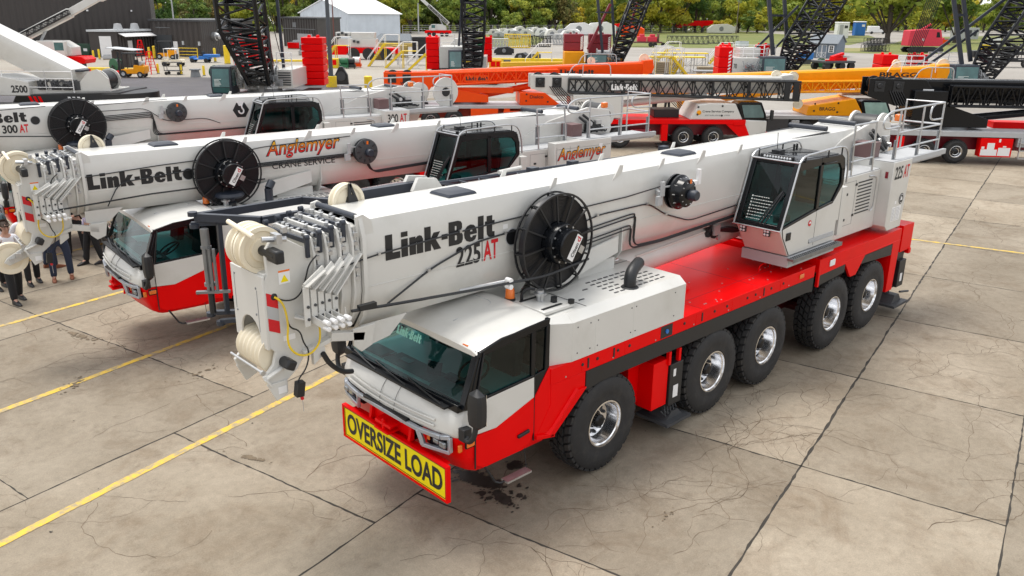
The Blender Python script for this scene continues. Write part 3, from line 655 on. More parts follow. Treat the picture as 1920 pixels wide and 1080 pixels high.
    for y0, y1 in ((-1.1, -.35), (-.4, .35), (.25, .85)): k.path([(.20, y0, 1.80), (.235, (y0+y1)/2, 1.83), (.275, y1, 1.87)], .012, 5)
    k.box(.17, .25, yl+.2, yr-.2, 1.775, 1.80); k.build('wiper', BLACK, root)
    # grille, headlights, bumper details
    b = MB(); pts = [(.24, yl+.14, 1.42), (.17, yl+.24, 1.41), (.115, -.80, 1.40), (.085, -.55, 1.42), (.075, -.15, 1.425), (.085, .25, 1.42), (.115, .5, 1.40), (.17, yr-.24, 1.41), (.24, yr-.14, 1.42)]
    for i in range(len(pts)-1): b.bar(Vector(pts[i])-Vector((.03, 0, 0)), Vector(pts[i+1])-Vector((.03, 0, 0)), .05, .055)
    for s, y0, y1, ym in ((-1, yl+.14, -.80, -.86), (1, yr-.14, .5, .56)):
        b.bar((.20, y0, 1.42), (.205, y0, 1.22), .05, .05); b.bar((.20, y0, 1.22), (.11, ym-.02*s, 1.20), .05, .05); b.bar((.11, ym, 1.20), (.08, y1, 1.40), .05, .06)
    b.build('grille_surround', SILVER, root, bevel=.008)
    b = MB(); b.box(.03, .10, -.62, .32, 1.435, 1.475); b.box(.10, .22, -.78, .48, 1.36, 1.41); b.box(.175, .30, yl+.17, -.84, 1.20, 1.395); b.box(.175, .30, .54, yr-.17, 1.20, 1.395);
    b.build('grille', GBLACK, root, bevel=.01)
    for y, s in ((yl+.14, 1), (yr-.42, 1)):
        b = MB()
        b.box(.135, .18, y+.03, y+.14, 1.27, 1.35); b.box(.14, .18, y+.16, y+.26, 1.28, 1.345)
        b.build('headlight', mat('headlight_lens', (.30, .32, .34), .1, metal=.6, var=.3, scale=30), root, bevel=.015)
    b = MB(); b.box(.145, .165, -.93, -.88, 1.27, 1.36); b.box(.145, .165, .62, .67, 1.27, 1.36); b.build('indicator', AMBER, root, bevel=.008)
    b = MB(); b.box(.335, .46, yl-.02, yl+.01, 1.285, 1.36); b.prism([(.24, 1.24), (.30, 1.24), (.30, 1.34), (.24, 1.34)], 'y', yl+.02, yl+.05); b.build('side_indicator', AMBER, root, bevel=.012)
    b = MB(); b.box(.325, .47, yl-.012, yl+.02, 1.27, 1.375); b.build('indicator_bezel', GBLACK, root, bevel=.012)
    # tow hitch
    b = MB(); b.prism([(.09, 1.13), (.24, 1.13), (.24, 1.37), (.14, 1.37)], 'y', -.60, -.55); b.prism([(.09, 1.13), (.24, 1.13), (.24, 1.37), (.14, 1.37)], 'y', .25, .30); b.prism([(.0, 1.22), (.2, 1.26), (.2, 1.29), (.0, 1.26)], 'y', -.32, .02); b.prism([(-.03, 1.145), (.2, 1.15), (.2, 1.17), (-.03, 1.17)], 'y', -.30, .0); b.lathe((.02, -.15, 1.13), 'z', [(.025, 0), (.025, .16), (.035, .165), (0, .18)], 10); b.box(.16, .24, -.60, .30, 1.13, 1.35); b.build('tow_hitch', RED, root, bevel=.008)
    # mirrors
    for s, y0, y1 in ((-1, yl, yl-.22), (1, yr-.04, yr+.2)):
        k = MB(); k.box(.24, .36, min(y0, y0-.05*(-s))-.03, max(y0, y0-.05*(-s))+.03, 1.42, 1.58)
        k.path([(.30, y0+.03*s, 1.50), (.26, y0+.10*s, 1.45), (.26, y0+.17*s, 1.47), (.28, y1, 1.56), (.30, y1, 1.70)], .035, 8)
        arm = k.build('mirror_arm', BLACK, root, bevel=.01)
        k = MB(); secs = []
        for q in range(9):
            t = q/8; sc_ = (1-abs(2*t-1)**4)**.5*.92+.08; z = 1.62+.52*t; cx, cy = .32, y1
            secs.append([(cx-.075*sc_, cy-.085*sc_, z), (cx-.03*sc_, cy-.115*sc_, z), (cx+.05*sc_, cy-.11*sc_, z), (cx+.06*sc_, cy, z), (cx+.05*sc_, cy+.11*sc_, z), (cx-.03*sc_, cy+.115*sc_, z), (cx-.075*sc_, cy+.085*sc_, z), (cx-.09*sc_, cy, z)])
        k.loft(secs); k.build('mirror_housing', BLACK, arm)
        k = MB(); k.box(.381, .386, y1-.09, y1+.09, 1.68, 2.08); k.build('mirror_glass', MIRROR, arm)
    # access step
    k = MB(); k.tube((.62, yl+.02, .95), (.78, yl-.02, .66), .016); k.path([(.78, yl-.02, .66), (.84, yl-.05, .63), (.92, yl-.06, .63)], .016); k.tube((1.30, yl+.0, .95), (1.30, yl-.05, .66), .005); o = k.build('step_hanger', BLACK, root)
    k = MB(); k.cbox((1.11, yl-.07, .635), (.42, .12, .03)); k.build('step', STEEL, o)
# ------------------------------------------------------------------ superstructure and boom of the all-terrain cranes
def hose_reel(root, c, R, rh, depth, sticker=True, face=-1):
    """big spoked cable reel, axle along y, front face towards -y"""
    x, y, z = c; b = MB()
    for yy in (y-.06, y+.10):
        b.lathe((x, yy, z), 'y', [(R-.012, -.012), (R+.012, -.012), (R+.012, .012), (R-.012, .012), (R-.012, -.012)], 48)
    for k in range(12):
        a = 2*math.pi*k/12+.1; e = Vector((math.cos(a), 0, math.sin(a)))
        for yy in (y-.06, y+.10): b.bar(Vector((x, yy, z))+e*rh*.8, Vector((x, yy, z))+e*R, .022, .022, (0, 1, 0))
        b.bar(Vector((x, y-.06, z))+e*R, Vector((x, y+.10, z))+e*R, .02, .02)
    reel = b.build('hose_reel', BLACK, root)
    w_ = MB()
    for k in range(18):
        r = rh+.02+(R-.05-rh)*k/17; w_.lathe((x, y+.02, z), 'y', [(r-.016, .03), (r-.008, -.03), (r+.004, -.03), (r+.012, .03)], 40)
    w_.lathe((x, y+.06, z), 'y', [(rh, 0), (R-.04, 0)], 40)
    w_.build('wound_hose', mat('hose_black', (.012, .013, .016), .35, var=.2), reel)
    h = MB(); h.lathe((x, y, z), 'y', [(rh, .08), (rh, -depth*.55), (rh*.96, -depth*.62), (rh*.8, -depth*.62), (rh*.8, -depth), (rh*.75, -depth-.02), (0, -depth-.02)], 32)
    hub = h.build('reel_hub', GBLACK, reel)
    k = MB()
    for q in range(12):
        a = 2*math.pi*q/12; k.lathe((x+rh*.88*math.cos(a), y-depth*.62, z+rh*.88*math.sin(a)), 'y', [(.014, .0), (.014, -.012), (0, -.014)], 6)
    k.build('hub_bolt', STEEL, hub)
    if sticker:
        yy = y-depth-.024
        M = Matrix.Translation((x, yy, z)) @ Euler((0, -1.0, 0)).to_matrix().to_4x4()
        k = MB(); k.box(-.04, .32, -.003, .0, -.125, -.005, M @ Matrix.Translation((-.14, 0, .03))); s_ = k.build('reel_label', PAPER, hub)
        xd = M.to_3x3() @ Vector((1, 0, 0)); zd = M.to_3x3() @ Vector((0, 0, 1)); p0 = M @ Vector((-.15, -.004, -.072))
        text('label_lettering', 'Olsen', INK, hub, p0+xd*.02, xd, zd, .06, .20, .012); text('label_mark', 'd', INKRED, hub, p0+xd*.245, xd, zd, .08, .06, .012)
        k = MB(); k.box(.10, .2, -.003, 0, -.18, -.09, M @ Matrix.Translation((-.12, 0, -.03))); k.build('data_plate', STEEL, hub)
    return reel

def small_reel(root, c, dome=True):
    x, y, z = c; R = .27; b = MB()
    b.lathe((x, y, z), 'y', [(R, .06), (R, .03), (R-.05, .03), (R-.05, -.03), (R, -.03), (R, -.06), (R*.86, -.09), (R*.80, -.19), (R*.6, -.22), (0, -.22)] if dome else [(R, .06), (R, .03), (R-.05, .03), (R-.05, -.03), (R, -.03), (R, -.06), (R*.9, -.07), (0, -.07)], 36)
    r = b.build('cable_reel', GBLACK if dome else DGREY, root); k = MB()
    d = -.22 if dome else -.07
    k.lathe((x+.03, y, z-.02), 'y', [(.085, d), (.085, d-.10), (.07, d-.13), (0, d-.13)], 16); k.build('reel_motor', NAVY, r)
    k = MB()
    for q in range(10):
        a = 2*math.pi*q/10; k.bar((x+R*.88*math.cos(a), y-.07, z+R*.88*math.sin(a)), (x+R*.62*math.cos(a), y+d, z+R*.62*math.sin(a)), .022, .015)
    k.build('reel_ribs', STEEL if dome else BLACK, r)
    k = MB(); k.box(x-.42, x-.35, y-.02, y+.02, z-.02, z+.20); k.box(x-.48, x-.36, y+.0, y+.05, z-.16, z-.02); k.bar((x-.38, y, z+.12), (x, y-.02, z+.1), .02); k.bar((x-.38, y+.05, z), (x-.2, y+.28, z), .05, .08); k.tube((x, y, z), (x, y+.26, z), .07); k.build('reel_bracket', LGREY, r)
    k = MB(); k.cbox((x+.02, y+d-.004, z+.19), (.045, .006, .07)); k.build('warning_sticker', AMBER, r)

def operator_cab(root, yn=-1.40, yf=-.56):
    b = MB(); nose = [(7.60, 2.26), (7.24, 2.76), (7.32, 2.80), (8.46, 2.93), (9.05, 2.985), (9.36, 3.30), (9.36, 2.62), (9.28, 2.62), (9.28, 2.36), (9.22, 2.26)]
    b.prism(nose, 'y', yn, yf); body = b.build('operator_cab', WHITE, root, bevel=.012)
    k = MB(); k.box(8.30, 9.2, yn-.012, yn+.02, 2.36, 2.44); k.box(8.30, 9.2, yn-.02, yn+.01, 2.37, 2.385); k.build('cab_sill', LGREY, body)
    k = MB(); k.path([(7.30, yn-.004, 2.80), (7.36, yn-.004, 2.62), (7.62, yn-.004, 2.28)], .008, 5); k.box(8.47, 8.474, yn-.003, yn, 2.3, 2.93); k.build('door_seam', BLACK, body)
    k = MB(); k.cbox((7.54, yn-.008, 2.62), (.15, .02, .14)); k.build('door_handle', GBLACK, body, bevel=.012)
    k = MB(); k.lathe((8.26, yn-.002, 2.74), 'y', [(0, -.006), (.055, -.004), (.055, 0)], 20); k.build('badge', INKRED, body)
    k = MB(); k.prism([(8.225, 2.735), (8.30, 2.735), (8.275, 2.765), (8.25, 2.775)], 'y', yn-.012, yn-.007); k.build('badge_mark', PAPER, body)
    # plinth and tread plate
    k = MB(); k.box(7.60, 9.30, yn-.02, yf+.05, 2.05, 2.24); k.build('cab_plinth', LGREY, root, bevel=.006)
    k = MB(); k.box(7.56, 9.36, yn-.13, yn-.02, 2.195, 2.23); k.box(7.56, 9.36, yn-.14, yn-.13, 2.165, 2.235); st = k.build('tread_plate', mat('worn_steel', (.22, .225, .23), .4, metal=.6, var=.2, scale=12), root)
    k = MB()
    for i in range(26):
        for q in range(2): k.lathe((7.64+.065*i, yn-.05-.05*q, 2.231), 'z', [(.014, 0), (.010, .006)], 6)
    k.box(7.6, 9.3, yn-.12, yn-.03, 2.20, 2.21); k.build('tread_stud', DGREY, st, split=False)
    # black upper frame
    yi = yn+.012
    b = MB()
    for y0, y1 in ((yn-.004, yn+.05), (yf-.05, yf+.004)):
        def poly(p): b.prism(p, 'y', y0, y1)
        poly([(7.24, 2.76), (7.32, 2.79), (7.70, 3.74), (7.60, 3.86)]); poly([(7.60, 3.86), (7.70, 3.72), (8.42, 3.74), (8.42, 3.88), (7.8, 3.9)]); poly([(8.42, 3.74), (9.12, 3.71), (9.26, 3.56), (9.36, 3.56), (9.30, 3.78), (9.18, 3.86), (8.42, 3.88)])
        poly([(8.42, 2.93), (8.52, 2.94), (8.52, 3.80), (8.42, 3.80)]); poly([(9.24, 3.60), (9.28, 3.32), (9.04, 3.04), (9.05, 2.985), (9.37, 3.29), (9.36, 3.60)]); poly([(7.28, 2.76), (8.46, 2.925), (9.05, 2.982), (9.05, 3.035), (8.46, 2.975), (7.32, 2.81)])
    b.box(8.54, 9.0, yn-.02, yn, 3.74, 3.765)
    b.bar((7.26, yn+.05, 2.80), (7.26, yf-.05, 2.80), .07, .09); b.bar((7.64, yn+.05, 3.84), (7.64, yf-.05, 3.84), .08, .08); b.box(9.28, 9.36, yn+.05, yf-.05, 2.9, 3.05); b.box(9.24, 9.32, yn+.05, yf-.05, 3.66, 3.82)
    b.bar((7.25, yn+.03, 2.78), (7.63, yn+.03, 3.86), .08, .06); b.bar((7.25, yf-.03, 2.78), (7.63, yf-.03, 3.86), .08, .06)
    b.prism([(7.60, 3.86), (7.80, 3.91), (9.1, 3.88), (9.26, 3.80), (9.2, 3.77), (7.64, 3.82)], 'y', yn+.04, yf-.04)
    b.build('cab_frame', GBLACK, root, bevel=.01)
    b = MB(); b.add([(7.25, yn+.06, 2.82), (7.25, yf-.06, 2.82), (7.615, yf-.06, 3.81), (7.615, yn+.06, 3.81)], [(0, 1, 2, 3)]); fw_ = b.build('front_window', GLASS, root)
    b = MB()
    for y in (yi+.01, yf-.02):
        b.add([(7.34, y, 2.82), (8.42, y, 2.96), (8.42, y, 3.73), (7.70, y, 3.72)], [(0, 1, 2, 3)]); b.add([(8.52, y, 2.97), (9.03, y, 3.02), (9.27, y, 3.31), (9.24, y, 3.60), (9.11, y, 3.72), (8.52, y, 3.73)], [(0, 1, 2, 3, 4, 5)])
    b.add([(9.33, yn+.05, 3.05), (9.33, yf-.05, 3.05), (9.30, yf-.05, 3.66), (9.30, yn+.05, 3.66)], [(0, 1, 2, 3)])
    b.build('side_window', GLASS, root)
    # notice lines on the windscreen
    k = MB(); r = random.Random(4); n_ = Vector((-.94, 0, .35))
    for i in range(8):
        t = .06+.052*i; z = 2.82+.99*t; x = 7.25+.365*t-.006; y = yf-.16
        k.add([(x, y, z), (x, y-.028, z), (x+.009, y-.028, z+.024), (x+.009, y, z+.024)], [(0, 1, 2, 3)])
        yy = y-.045; e = y-.07-r.uniform(.22, .40)
        while yy > e:
            l = r.uniform(.02, .05); k.add([(x+.003, yy, z+.006), (x+.003, yy-l, z+.006), (x+.007, yy-l, z+.017), (x+.007, yy, z+.017)], [(0, 1, 2, 3)]); yy -= l+.012
    k.build('notice_print', mat('faded_print', (.55, .62, .6), .6), fw_)
    # interior
    b = MB(); b.box(7.7, 9.2, yn+.08, yf-.08, 2.3, 2.5); b.box(7.5, 7.75, yn+.1, yn+.3, 2.5, 2.95); b.box(8.2, 8.9, yn+.1, yn+.25, 2.5, 2.85); b.box(8.2, 8.9, yf-.25, yf-.1, 2.5, 2.85); b.build('cab_console', INTERIOR, root, bevel=.02)
    b = MB(); b.box(8.4, 8.85, yn+.2, yf-.2, 2.6, 2.78); b.cbox((8.9, (yn+yf)/2, 3.1), (.13, .44, .66), (0, .15, 0)); b.cbox((8.98, (yn+yf)/2, 3.48), (.1, .24, .18), (0, .15, 0)); b.build('operator_seat', SEATM, root, bevel=.03)
    b = MB(); b.bar((7.75, yf-.2, 2.9), (7.72, yf-.14, 3.4), .03, .05); b.cbox((7.66, yf-.26, 3.3), (.03, .2, .16), (0, .3, .3)); b.build('monitor', BLACK, root)
    # wiper, work lamps, light bar, rails, antennas
    b = MB(); b.path([(7.22, yn+.30, 2.82), (7.34, yn+.16, 3.2), (7.42, yn+.10, 3.38)], .012); b.path([(7.24, yn+.36, 2.85), (7.34, yn+.20, 3.2), (7.44, yn+.13, 3.40)], .018); b.path([(7.24, yn+.42, 2.85), (7.34, yn+.24, 3.2), (7.43, yn+.15, 3.38)], .012); b.build('wiper', BLACK, root)
    for y in (yn+.22, yf-.16):
        b = MB(); b.cbox((7.215, y, 2.70), (.05, .12, .12)); l = b.build('work_lamp', BLACK, root, bevel=.01)
        k = MB()
        for q in (-.028, .028):
            for s in (-.028, .028): k.lathe((7.19, y+q, 2.70+s), 'x', [(0, -.006), (.022, -.004), (.024, .004)], 8)
        k.build('lamp_lens', LENS, l)
    b = MB(); b.box(7.64, 7.72, yn+.14, yf-.10, 3.88, 3.95); lb = b.build('light_bar', BLACK, root, bevel=.01); k = MB()
    for q in range(10): k.lathe((7.637, yn+.18+.053*q, 3.915), 'x', [(0, -.008), (.020, -.004), (.023, .004)], 8)
    k.build('light_bar_lens', LENS, lb)
    b = MB(); R_ = .016
    for y in (yn-.03, yf+.03):
        b.path([(7.20, y, 2.76), (7.40, y, 3.3), (7.60, y, 3.88)], R_)
        b.path([(7.60, y, 3.88), (7.72, y, 3.98), (9.0, y, 4.02), (9.22, y, 3.98), (9.33, y, 3.86), (9.40, y, 3.6), (9.41, y, 3.32)], .018)
    b.path([(7.595, yn-.03, 3.875), (7.595, yf+.03, 3.875)], R_); b.path([(7.19, yn-.04, 2.765), (7.19, yf+.04, 2.765)], R_)
    b.build('cab_guard_rail', STEEL, root)
    b = MB()
    for x, y in ((7.8, yn), (8.6, yn), (9.1, yn), (7.8, yf), (8.6, yf)): b.tube((x, y-.02 if y == yn else y+.02, 3.86), (x, y-.02 if y == yn else y+.02, 4.0), .014)
    b.tube((8.2, yf-.1, 3.9), (8.16, yf-.1, 4.25), .006); b.box(8.0, 8.2, yf-.25, yf-.1, 3.9, 3.97); b.tube((8.6, yf-.2, 3.9), (8.6, yf-.2, 4.02), .02); b.tube((8.7, yf-.2, 3.9), (8.7, yf-.2, 4.02), .02)
    b.path([(7.66, yn+.06, 3.92), (8.3, yf-.2, 3.95), (8.9, yf-.1, 3.95)], .008, 4); b.path([(7.9, yf-.1, 3.93), (8.5, yn+.2, 3.94), (9.0, yn+.2, 3.93)], .008, 4)
    b.build('roof_fittings', BLACK, root)

def rails(root, pts, zs, posts, y, R=.022, loops=True):
    pass

def upper_body(root, label, main, style='main'):
    yb, yc = -1.20, -1.45
    b = MB(); b.box(9.42, 11.40, yb, -.5, 2.12, 3.30); b.box(9.43, 9.62, yb-.18, yb-.002, 2.3, 3.22); b.box(9.622, 9.72, yb-.10, yb-.002, 2.3, 2.75)
    b.box(8.9, 11.6, -.9, .9, 1.99, 2.4)
    b.box(9.3, 12.0, .5, 1.15, 2.1, 3.2)
    body = b.build('machinery_house', WHITE, root, bevel=.01)
    k = MB()
    for i in range(10): k.box(10.46, 11.06, yb-.008, yb-.002, 2.52+.068*i, 2.545+.068*i)
    for x, z in ((9.98, 2.95), (9.98, 2.45), (10.34, 3.1), (10.34, 2.5)): k.box(x, x+.07, yb-.012, yb, z, z+.045)
    k.build('vent_slot', BLACK, body, smooth=False)
    k = MB(); k.box(9.86, 9.866, yb-.003, yb, 2.35, 3.2); k.box(10.36, 10.366, yb-.003, yb, 2.35, 3.2); k.box(9.86, 10.366, yb-.003, yb, 2.35, 2.356); k.box(9.86, 10.366, yb-.003, yb, 3.2, 3.206)
    k.build('hatch_gap', GREY, body, smooth=False)
    k = MB(); k.path([(10.9, yb-.002, 3.22), (11.05, yb-.04, 3.22), (11.16, yb-.05, 3.15), (11.16, yb-.05, 2.55), (11.1, yb-.02, 2.5)], .018); k.build('grab_rail', STEEL, body)
    k = MB(); k.box(9.72, 9.86, yb-.003, yb, 2.2, 2.3); k.build('sticker', PAPER, body)
    b = MB(); b.prism([(11.40, 2.16), (11.40, 3.46), (12.28, 3.46), (12.16, 2.05), (11.52, 2.05)], 'y', yc, -.3); b.prism([(11.40, 2.16), (11.40, 3.46), (12.28, 3.46), (12.16, 2.05), (11.52, 2.05)], 'y', .3, 1.3)
    b.box(11.5, 12.15, -.3, .3, 2.05, 2.7)
    cw = b.build('counterweight', WHITE, root, bevel=.012)
    text('lettering', label[0], INK, cw, (11.50, yc, 3.10), (1, 0, 0), (0, 0, 1), .26, .36, .02); text('lettering', label[1], INKRED, cw, (11.92, yc, 3.10), (1, 0, 0), (0, 0, 1), .26, .25, .02)
    if main:
        k = MB(); k.lathe((12.0, yc-.002, 2.66), 'y', [(0, -.004), (.11, -.003), (.115, 0)], 24); e = k.build('round_emblem', INK, cw)
        k = MB(); k.lathe((12.0, yc-.006, 2.66), 'y', [(.085, -.003), (.095, -.003)], 24); k.prism([(11.95, 2.63), (12.05, 2.63), (12.03, 2.69), (11.98, 2.71)], 'y', yc-.009, yc-.006); k.build('emblem_mark', PAPER, cw, smooth=False)
        k = MB(); k.box(11.62, 11.78, yc-.003, yc, 2.22, 2.52); k.box(11.82, 12.04, yc-.003, yc, 2.22, 2.52); k.box(11.70, 11.78, yc-.003, yc, 2.58, 2.64); k.build('data_sheet', PAPER, cw)
        k = MB()
        for i in range(9): k.box(11.635, 11.76, yc-.0045, yc-.003, 2.24+.03*i, 2.252+.03*i); k.box(11.84, 12.02-.02*(i % 3), yc-.0045, yc-.003, 2.24+.03*i, 2.25+.03*i)
        k.build('data_print', LGREY, cw, smooth=False)
        k = MB(); k.cbox((11.396, -1.33, 3.2), (.01, .06, .13)); k.build('rear_lamp', DKRED, cw, bevel=.008)
    # catwalk and guard rails
    b = MB(); b.box(12.28, 14.1, yc+.1, yc+.9, 3.30, 3.40); b.box(11.4, 12.28, yc+.02, -.35, 3.46, 3.475); b.box(11.44, 14.1, yc+.02, yc+.1, 3.36, 3.47); b.box(9.5, 11.4, yb+.02, -.52, 3.30, 3.32)
    b.build('catwalk', LGREY, root, bevel=.006)
    k = MB(); k.box(11.45, 11.8, yc+.5, yc+.9, 3.47, 3.78); k.build('step_box', mat('step_brown', (.16, .09, .09), .4), root)
    b = MB(); yr_ = -1.16; R = .021
    for x in (10.08, 10.98): b.tube((x+.08, yr_, 3.3), (x, yr_, 4.27), R)
    b.path([(10.08, yr_, 4.27), (10.98, yr_, 4.27)], R)
    for z in (3.58, 3.9): b.path([(10.06, yr_, z), (11.0, yr_, z)], R*.9)
    y2 = -1.30
    for x in (11.72, 12.86, 13.92): b.tube((x, y2, 3.4), (x, y2, 4.46), R)
    b.path([(11.72, y2, 4.46), (13.92, y2, 4.46)], R)
    for z in (3.68, 4.0, ): b.path([(11.72, y2, z), (13.92, y2, z)], R*.9)
    b.path([(11.72, y2, 4.46), (11.2, y2-.02, 4.46), (10.98, y2, 4.34), (10.95, y2, 4.2), (11.1, y2, 4.12), (11.72, y2, 4.13)], R)
    b.path([(13.4, y2, 4.45), (13.25, y2, 4.40), (13.22, y2, 4.22), (13.34, y2, 4.13), (13.92, y2, 4.12)], R)
    b.path([(13.92, y2, 4.46), (13.92, -.5, 4.46), (13.92, -.5, 3.4)], R); b.path([(13.92, y2, 4.0), (13.92, -.5, 4.0)], R)
    for x in (9.9, 11.0): pass
    rl = b.build('guard_rail', STEEL, root)
    k = MB()
    for x, y in ((10.14, yr_), (11.04, yr_), (11.72, y2), (12.86, y2), (13.92, y2)): k.box(x-.07, x+.05, y+.01, y+.03, 3.42, 3.86)
    k.build('rail_plate', GREY, rl)
    # tail frame, winch, hydraulics
    b = MB()
    for y0 in (-.52, .44): b.prism([(9.6, 2.4), (9.7, 3.35), (11.0, 3.85), (12.4, 4.12), (13.2, 4.02), (13.3, 3.5), (12.9, 2.7), (12.2, 2.4)], 'y', y0, y0+.07)
    b.build('turret_frame', WHITE, root, bevel=.01)
    b = MB(); b.lathe((13.25, -.34, 3.86), 'y', [(0, 0), (.34, 0), (.34, .05), (.24, .05), (.24, .62), (.34, .62), (.34, .67), (0, .67)], 28); wn = b.build('winch', WHITE, root)
    k = MB(); k.lathe((13.25, -.30, 3.86), 'y', [(.245, .06), (.29, .06), (.29, .55), (.245, .55)], 28); k.lathe((13.25, -.36, 3.86), 'y', [(0, -.04), (.13, -.04), (.13, .02)], 16); k.build('winch_rope', BLACK, wn)
    k = MB()
    for s in range(6): k.path([(11.9+.15*s, -.56-.02*s, 3.55), (12.1+.16*s, -.62, 3.4+.03*s), (12.4+.12*s, -.58, 3.65-.04*s), (12.7+.08*s, -.55, 3.5)], .02, 5)
    k.cbox((12.5, -.62, 3.62), (.5, .12, .18)); k.tube((12.0, -.62, 3.9), (12.6, -.7, 3.5), .035); k.tube((12.15, -.6, 3.95), (12.75, -.68, 3.55), .035)
    k.build('hydraulic_hoses', BLACK, root)
    k = MB(); k.lathe((12.35, -.66, 3.72), 'y', [(0, -.05), (.06, -.05), (.06, .05)], 12); k.lathe((12.8, -.7, 3.6), 'y', [(0, -.05), (.05, -.05), (.05, .05)], 12); k.cbox((12.6, -.7, 3.75), (.2, .1, .1)); k.build('valve_block', STEEL, root)
    k = MB(); k.cbox((12.62, -.9, 4.2), (.16, .12, .14)); k.build('amber_lamp', AMBER, root, bevel=.02)

def lift_cylinder(root):
    b = MB(); b.tube((4.5, 0, 2.36), (8.6, 0, 2.52), .26, 24); b.tube((8.2, -.3, 2.5), (8.2, .3, 2.5), .16, 14); b.box(8.0, 9.0, -.4, .4, 2.3, 2.45); o = b.build('lift_cylinder', WHITE, root)
    k = MB(); k.tube((4.15, 0, 2.345), (4.5, 0, 2.36), .19, 20); k.tube((4.42, 0, 2.357), (4.5, 0, 2.36), .275, 24); k.build('cylinder_rod', CHROME, o)
    k = MB(); k.tube((4.9, -.22, 2.52), (7.0, -.22, 2.61), .02); k.build('cylinder_pipe', WHITE2, o)
    k = MB(); r = random.Random(3)
    for q in range(6): k.path([(7.05, -.25, 2.6), (7.3+.05*q, -.42, 2.66-.03*q), (7.8, -.5, 2.45+.04*q), (8.3, -.4, 2.4)], .022, 5)
    for q in range(8): k.cbox((6.95+r.uniform(-.12, .15), -.30+r.uniform(-.06, .05), 2.62+r.uniform(-.12, .1)), (.08, .08, .08))
    k.build('cylinder_hoses', BLACK, o)
    k = MB(); k.cbox((6.95, -.36, 2.64), (.16, .06, .18)); k.tube((7.0, -.36, 2.5), (7.0, -.4, 2.5), .05); k.build('holding_valve', STEEL, o)

def boom(root, x0=-.42, x1=12.0, zt=4.02, zb=2.62, w=1.0, hole=(1.9, 3.42)):
    b = MB(); b.loft([boom_sec(x0, w, zt, zb), boom_sec(x1, w, zt, zb)]); bm_ = b.build('boom', WHITE, root)
    k = MB()   # weld seam and stiffener collars
    k.tube((x0, -w/2-.002, zb+.44*(zt-zb)), (x1, -w/2-.002, zb+.44*(zt-zb)), .006, 5)
    k.loft([boom_sec(x0, w*1.10, zt+.05, zb-.05), boom_sec(x0+.05, w*1.10, zt+.05, zb-.05)])
    for x in (2.2, 4.15): k.prism([(-w*.52, zb+.55), (-w*.52, zb+.2), (-w*.3, zb-.12), (w*.3, zb-.12), (w*.52, zb+.2), (w*.52, zb+.55)], 'x', x+x0+.42, x+x0+.44)
    k.prism([(4.05, zb+.45), (4.05, zb+.2), (2.9, zb-.05), (2.25, zb-.05), (2.25, zb+.2)], 'y', -.54, -.50); k.prism([(4.05, zb+.45), (3.6, zb-.16), (2.25, zb-.16), (2.25, zb+.2)], 'y', .5, .54)
    k.box(3.3, 4.1, -.44, .44, zb-.28, zb+.1)
    for x in (3.9, 6.0): k.prism([(x, zt-.14), (x+.24, zt-.01), (x+.26, zt+.09), (x+.18, zt+.10), (x+.1, zt-.02)], 'y', -w*.47, -w*.45)
    for x in (2.6, 5.0, 7.2): k.prism([(x, zt-.1), (x+.16, zt-.01), (x+.18, zt+.08), (x+.12, zt+.08), (x+.06, zt-.02)], 'y', -w*.46, -w*.44); 
    for x in (2.5, 4.6, 6.5): k.prism([(x, zt-.1), (x+.16, zt-.01), (x+.18, zt+.08), (x+.12, zt+.08), (x+.06, zt-.02)], 'y', w*.44, w*.46)
    k.build('boom_collar', WHITE, bm_, bevel=.005)
    k = MB()
    for x in (1.05, 5.85):
        k.loft([[(x, -.26, zt+.004), (x+.46, -.26, zt+.004), (x+.46, .14, zt+.004), (x, .14, zt+.004)], [(x+.02, -.24, zt+.035), (x+.44, -.24, zt+.035), (x+.44, .12, zt+.035), (x+.02, .12, zt+.035)], [(x+.08, -.18, zt+.06), (x+.38, -.18, zt+.06), (x+.38, .06, zt+.06), (x+.08, .06, zt+.06)]])
    k.build('wear_pad_cover', NAVY, bm_)
    k = MB()
    for x in (10.5, 11.75): k.tube((x, -.40, zt+.07), (x, .40, zt+.07), .05, 14)
    k.build('rope_roller', NAVY, bm_)
    k = MB(); k.prism([(9.2, -.38), (10.6, -.44), (10.6, -.36)], 'z', zt+.001, zt+.006); k.prism([(9.2, .38), (10.6, .44), (10.6, .36)], 'z', zt+.001, zt+.006); k.build('boom_slot', BLACK, bm_)
    if hole:
        k = MB(); k.lathe((hole[0], -w/2, hole[1]), 'y', [(.105, -.004), (.115, -.006), (.12, .0)], 28); k.build('hole_rim', LGREY, bm_)
        k = MB(); k.lathe((hole[0], -w/2, hole[1]), 'y', [(0, -.0025), (.105, -.003), (.106, .0)], 28); k.build('lock_hole', BLACK, bm_)
    return bm_

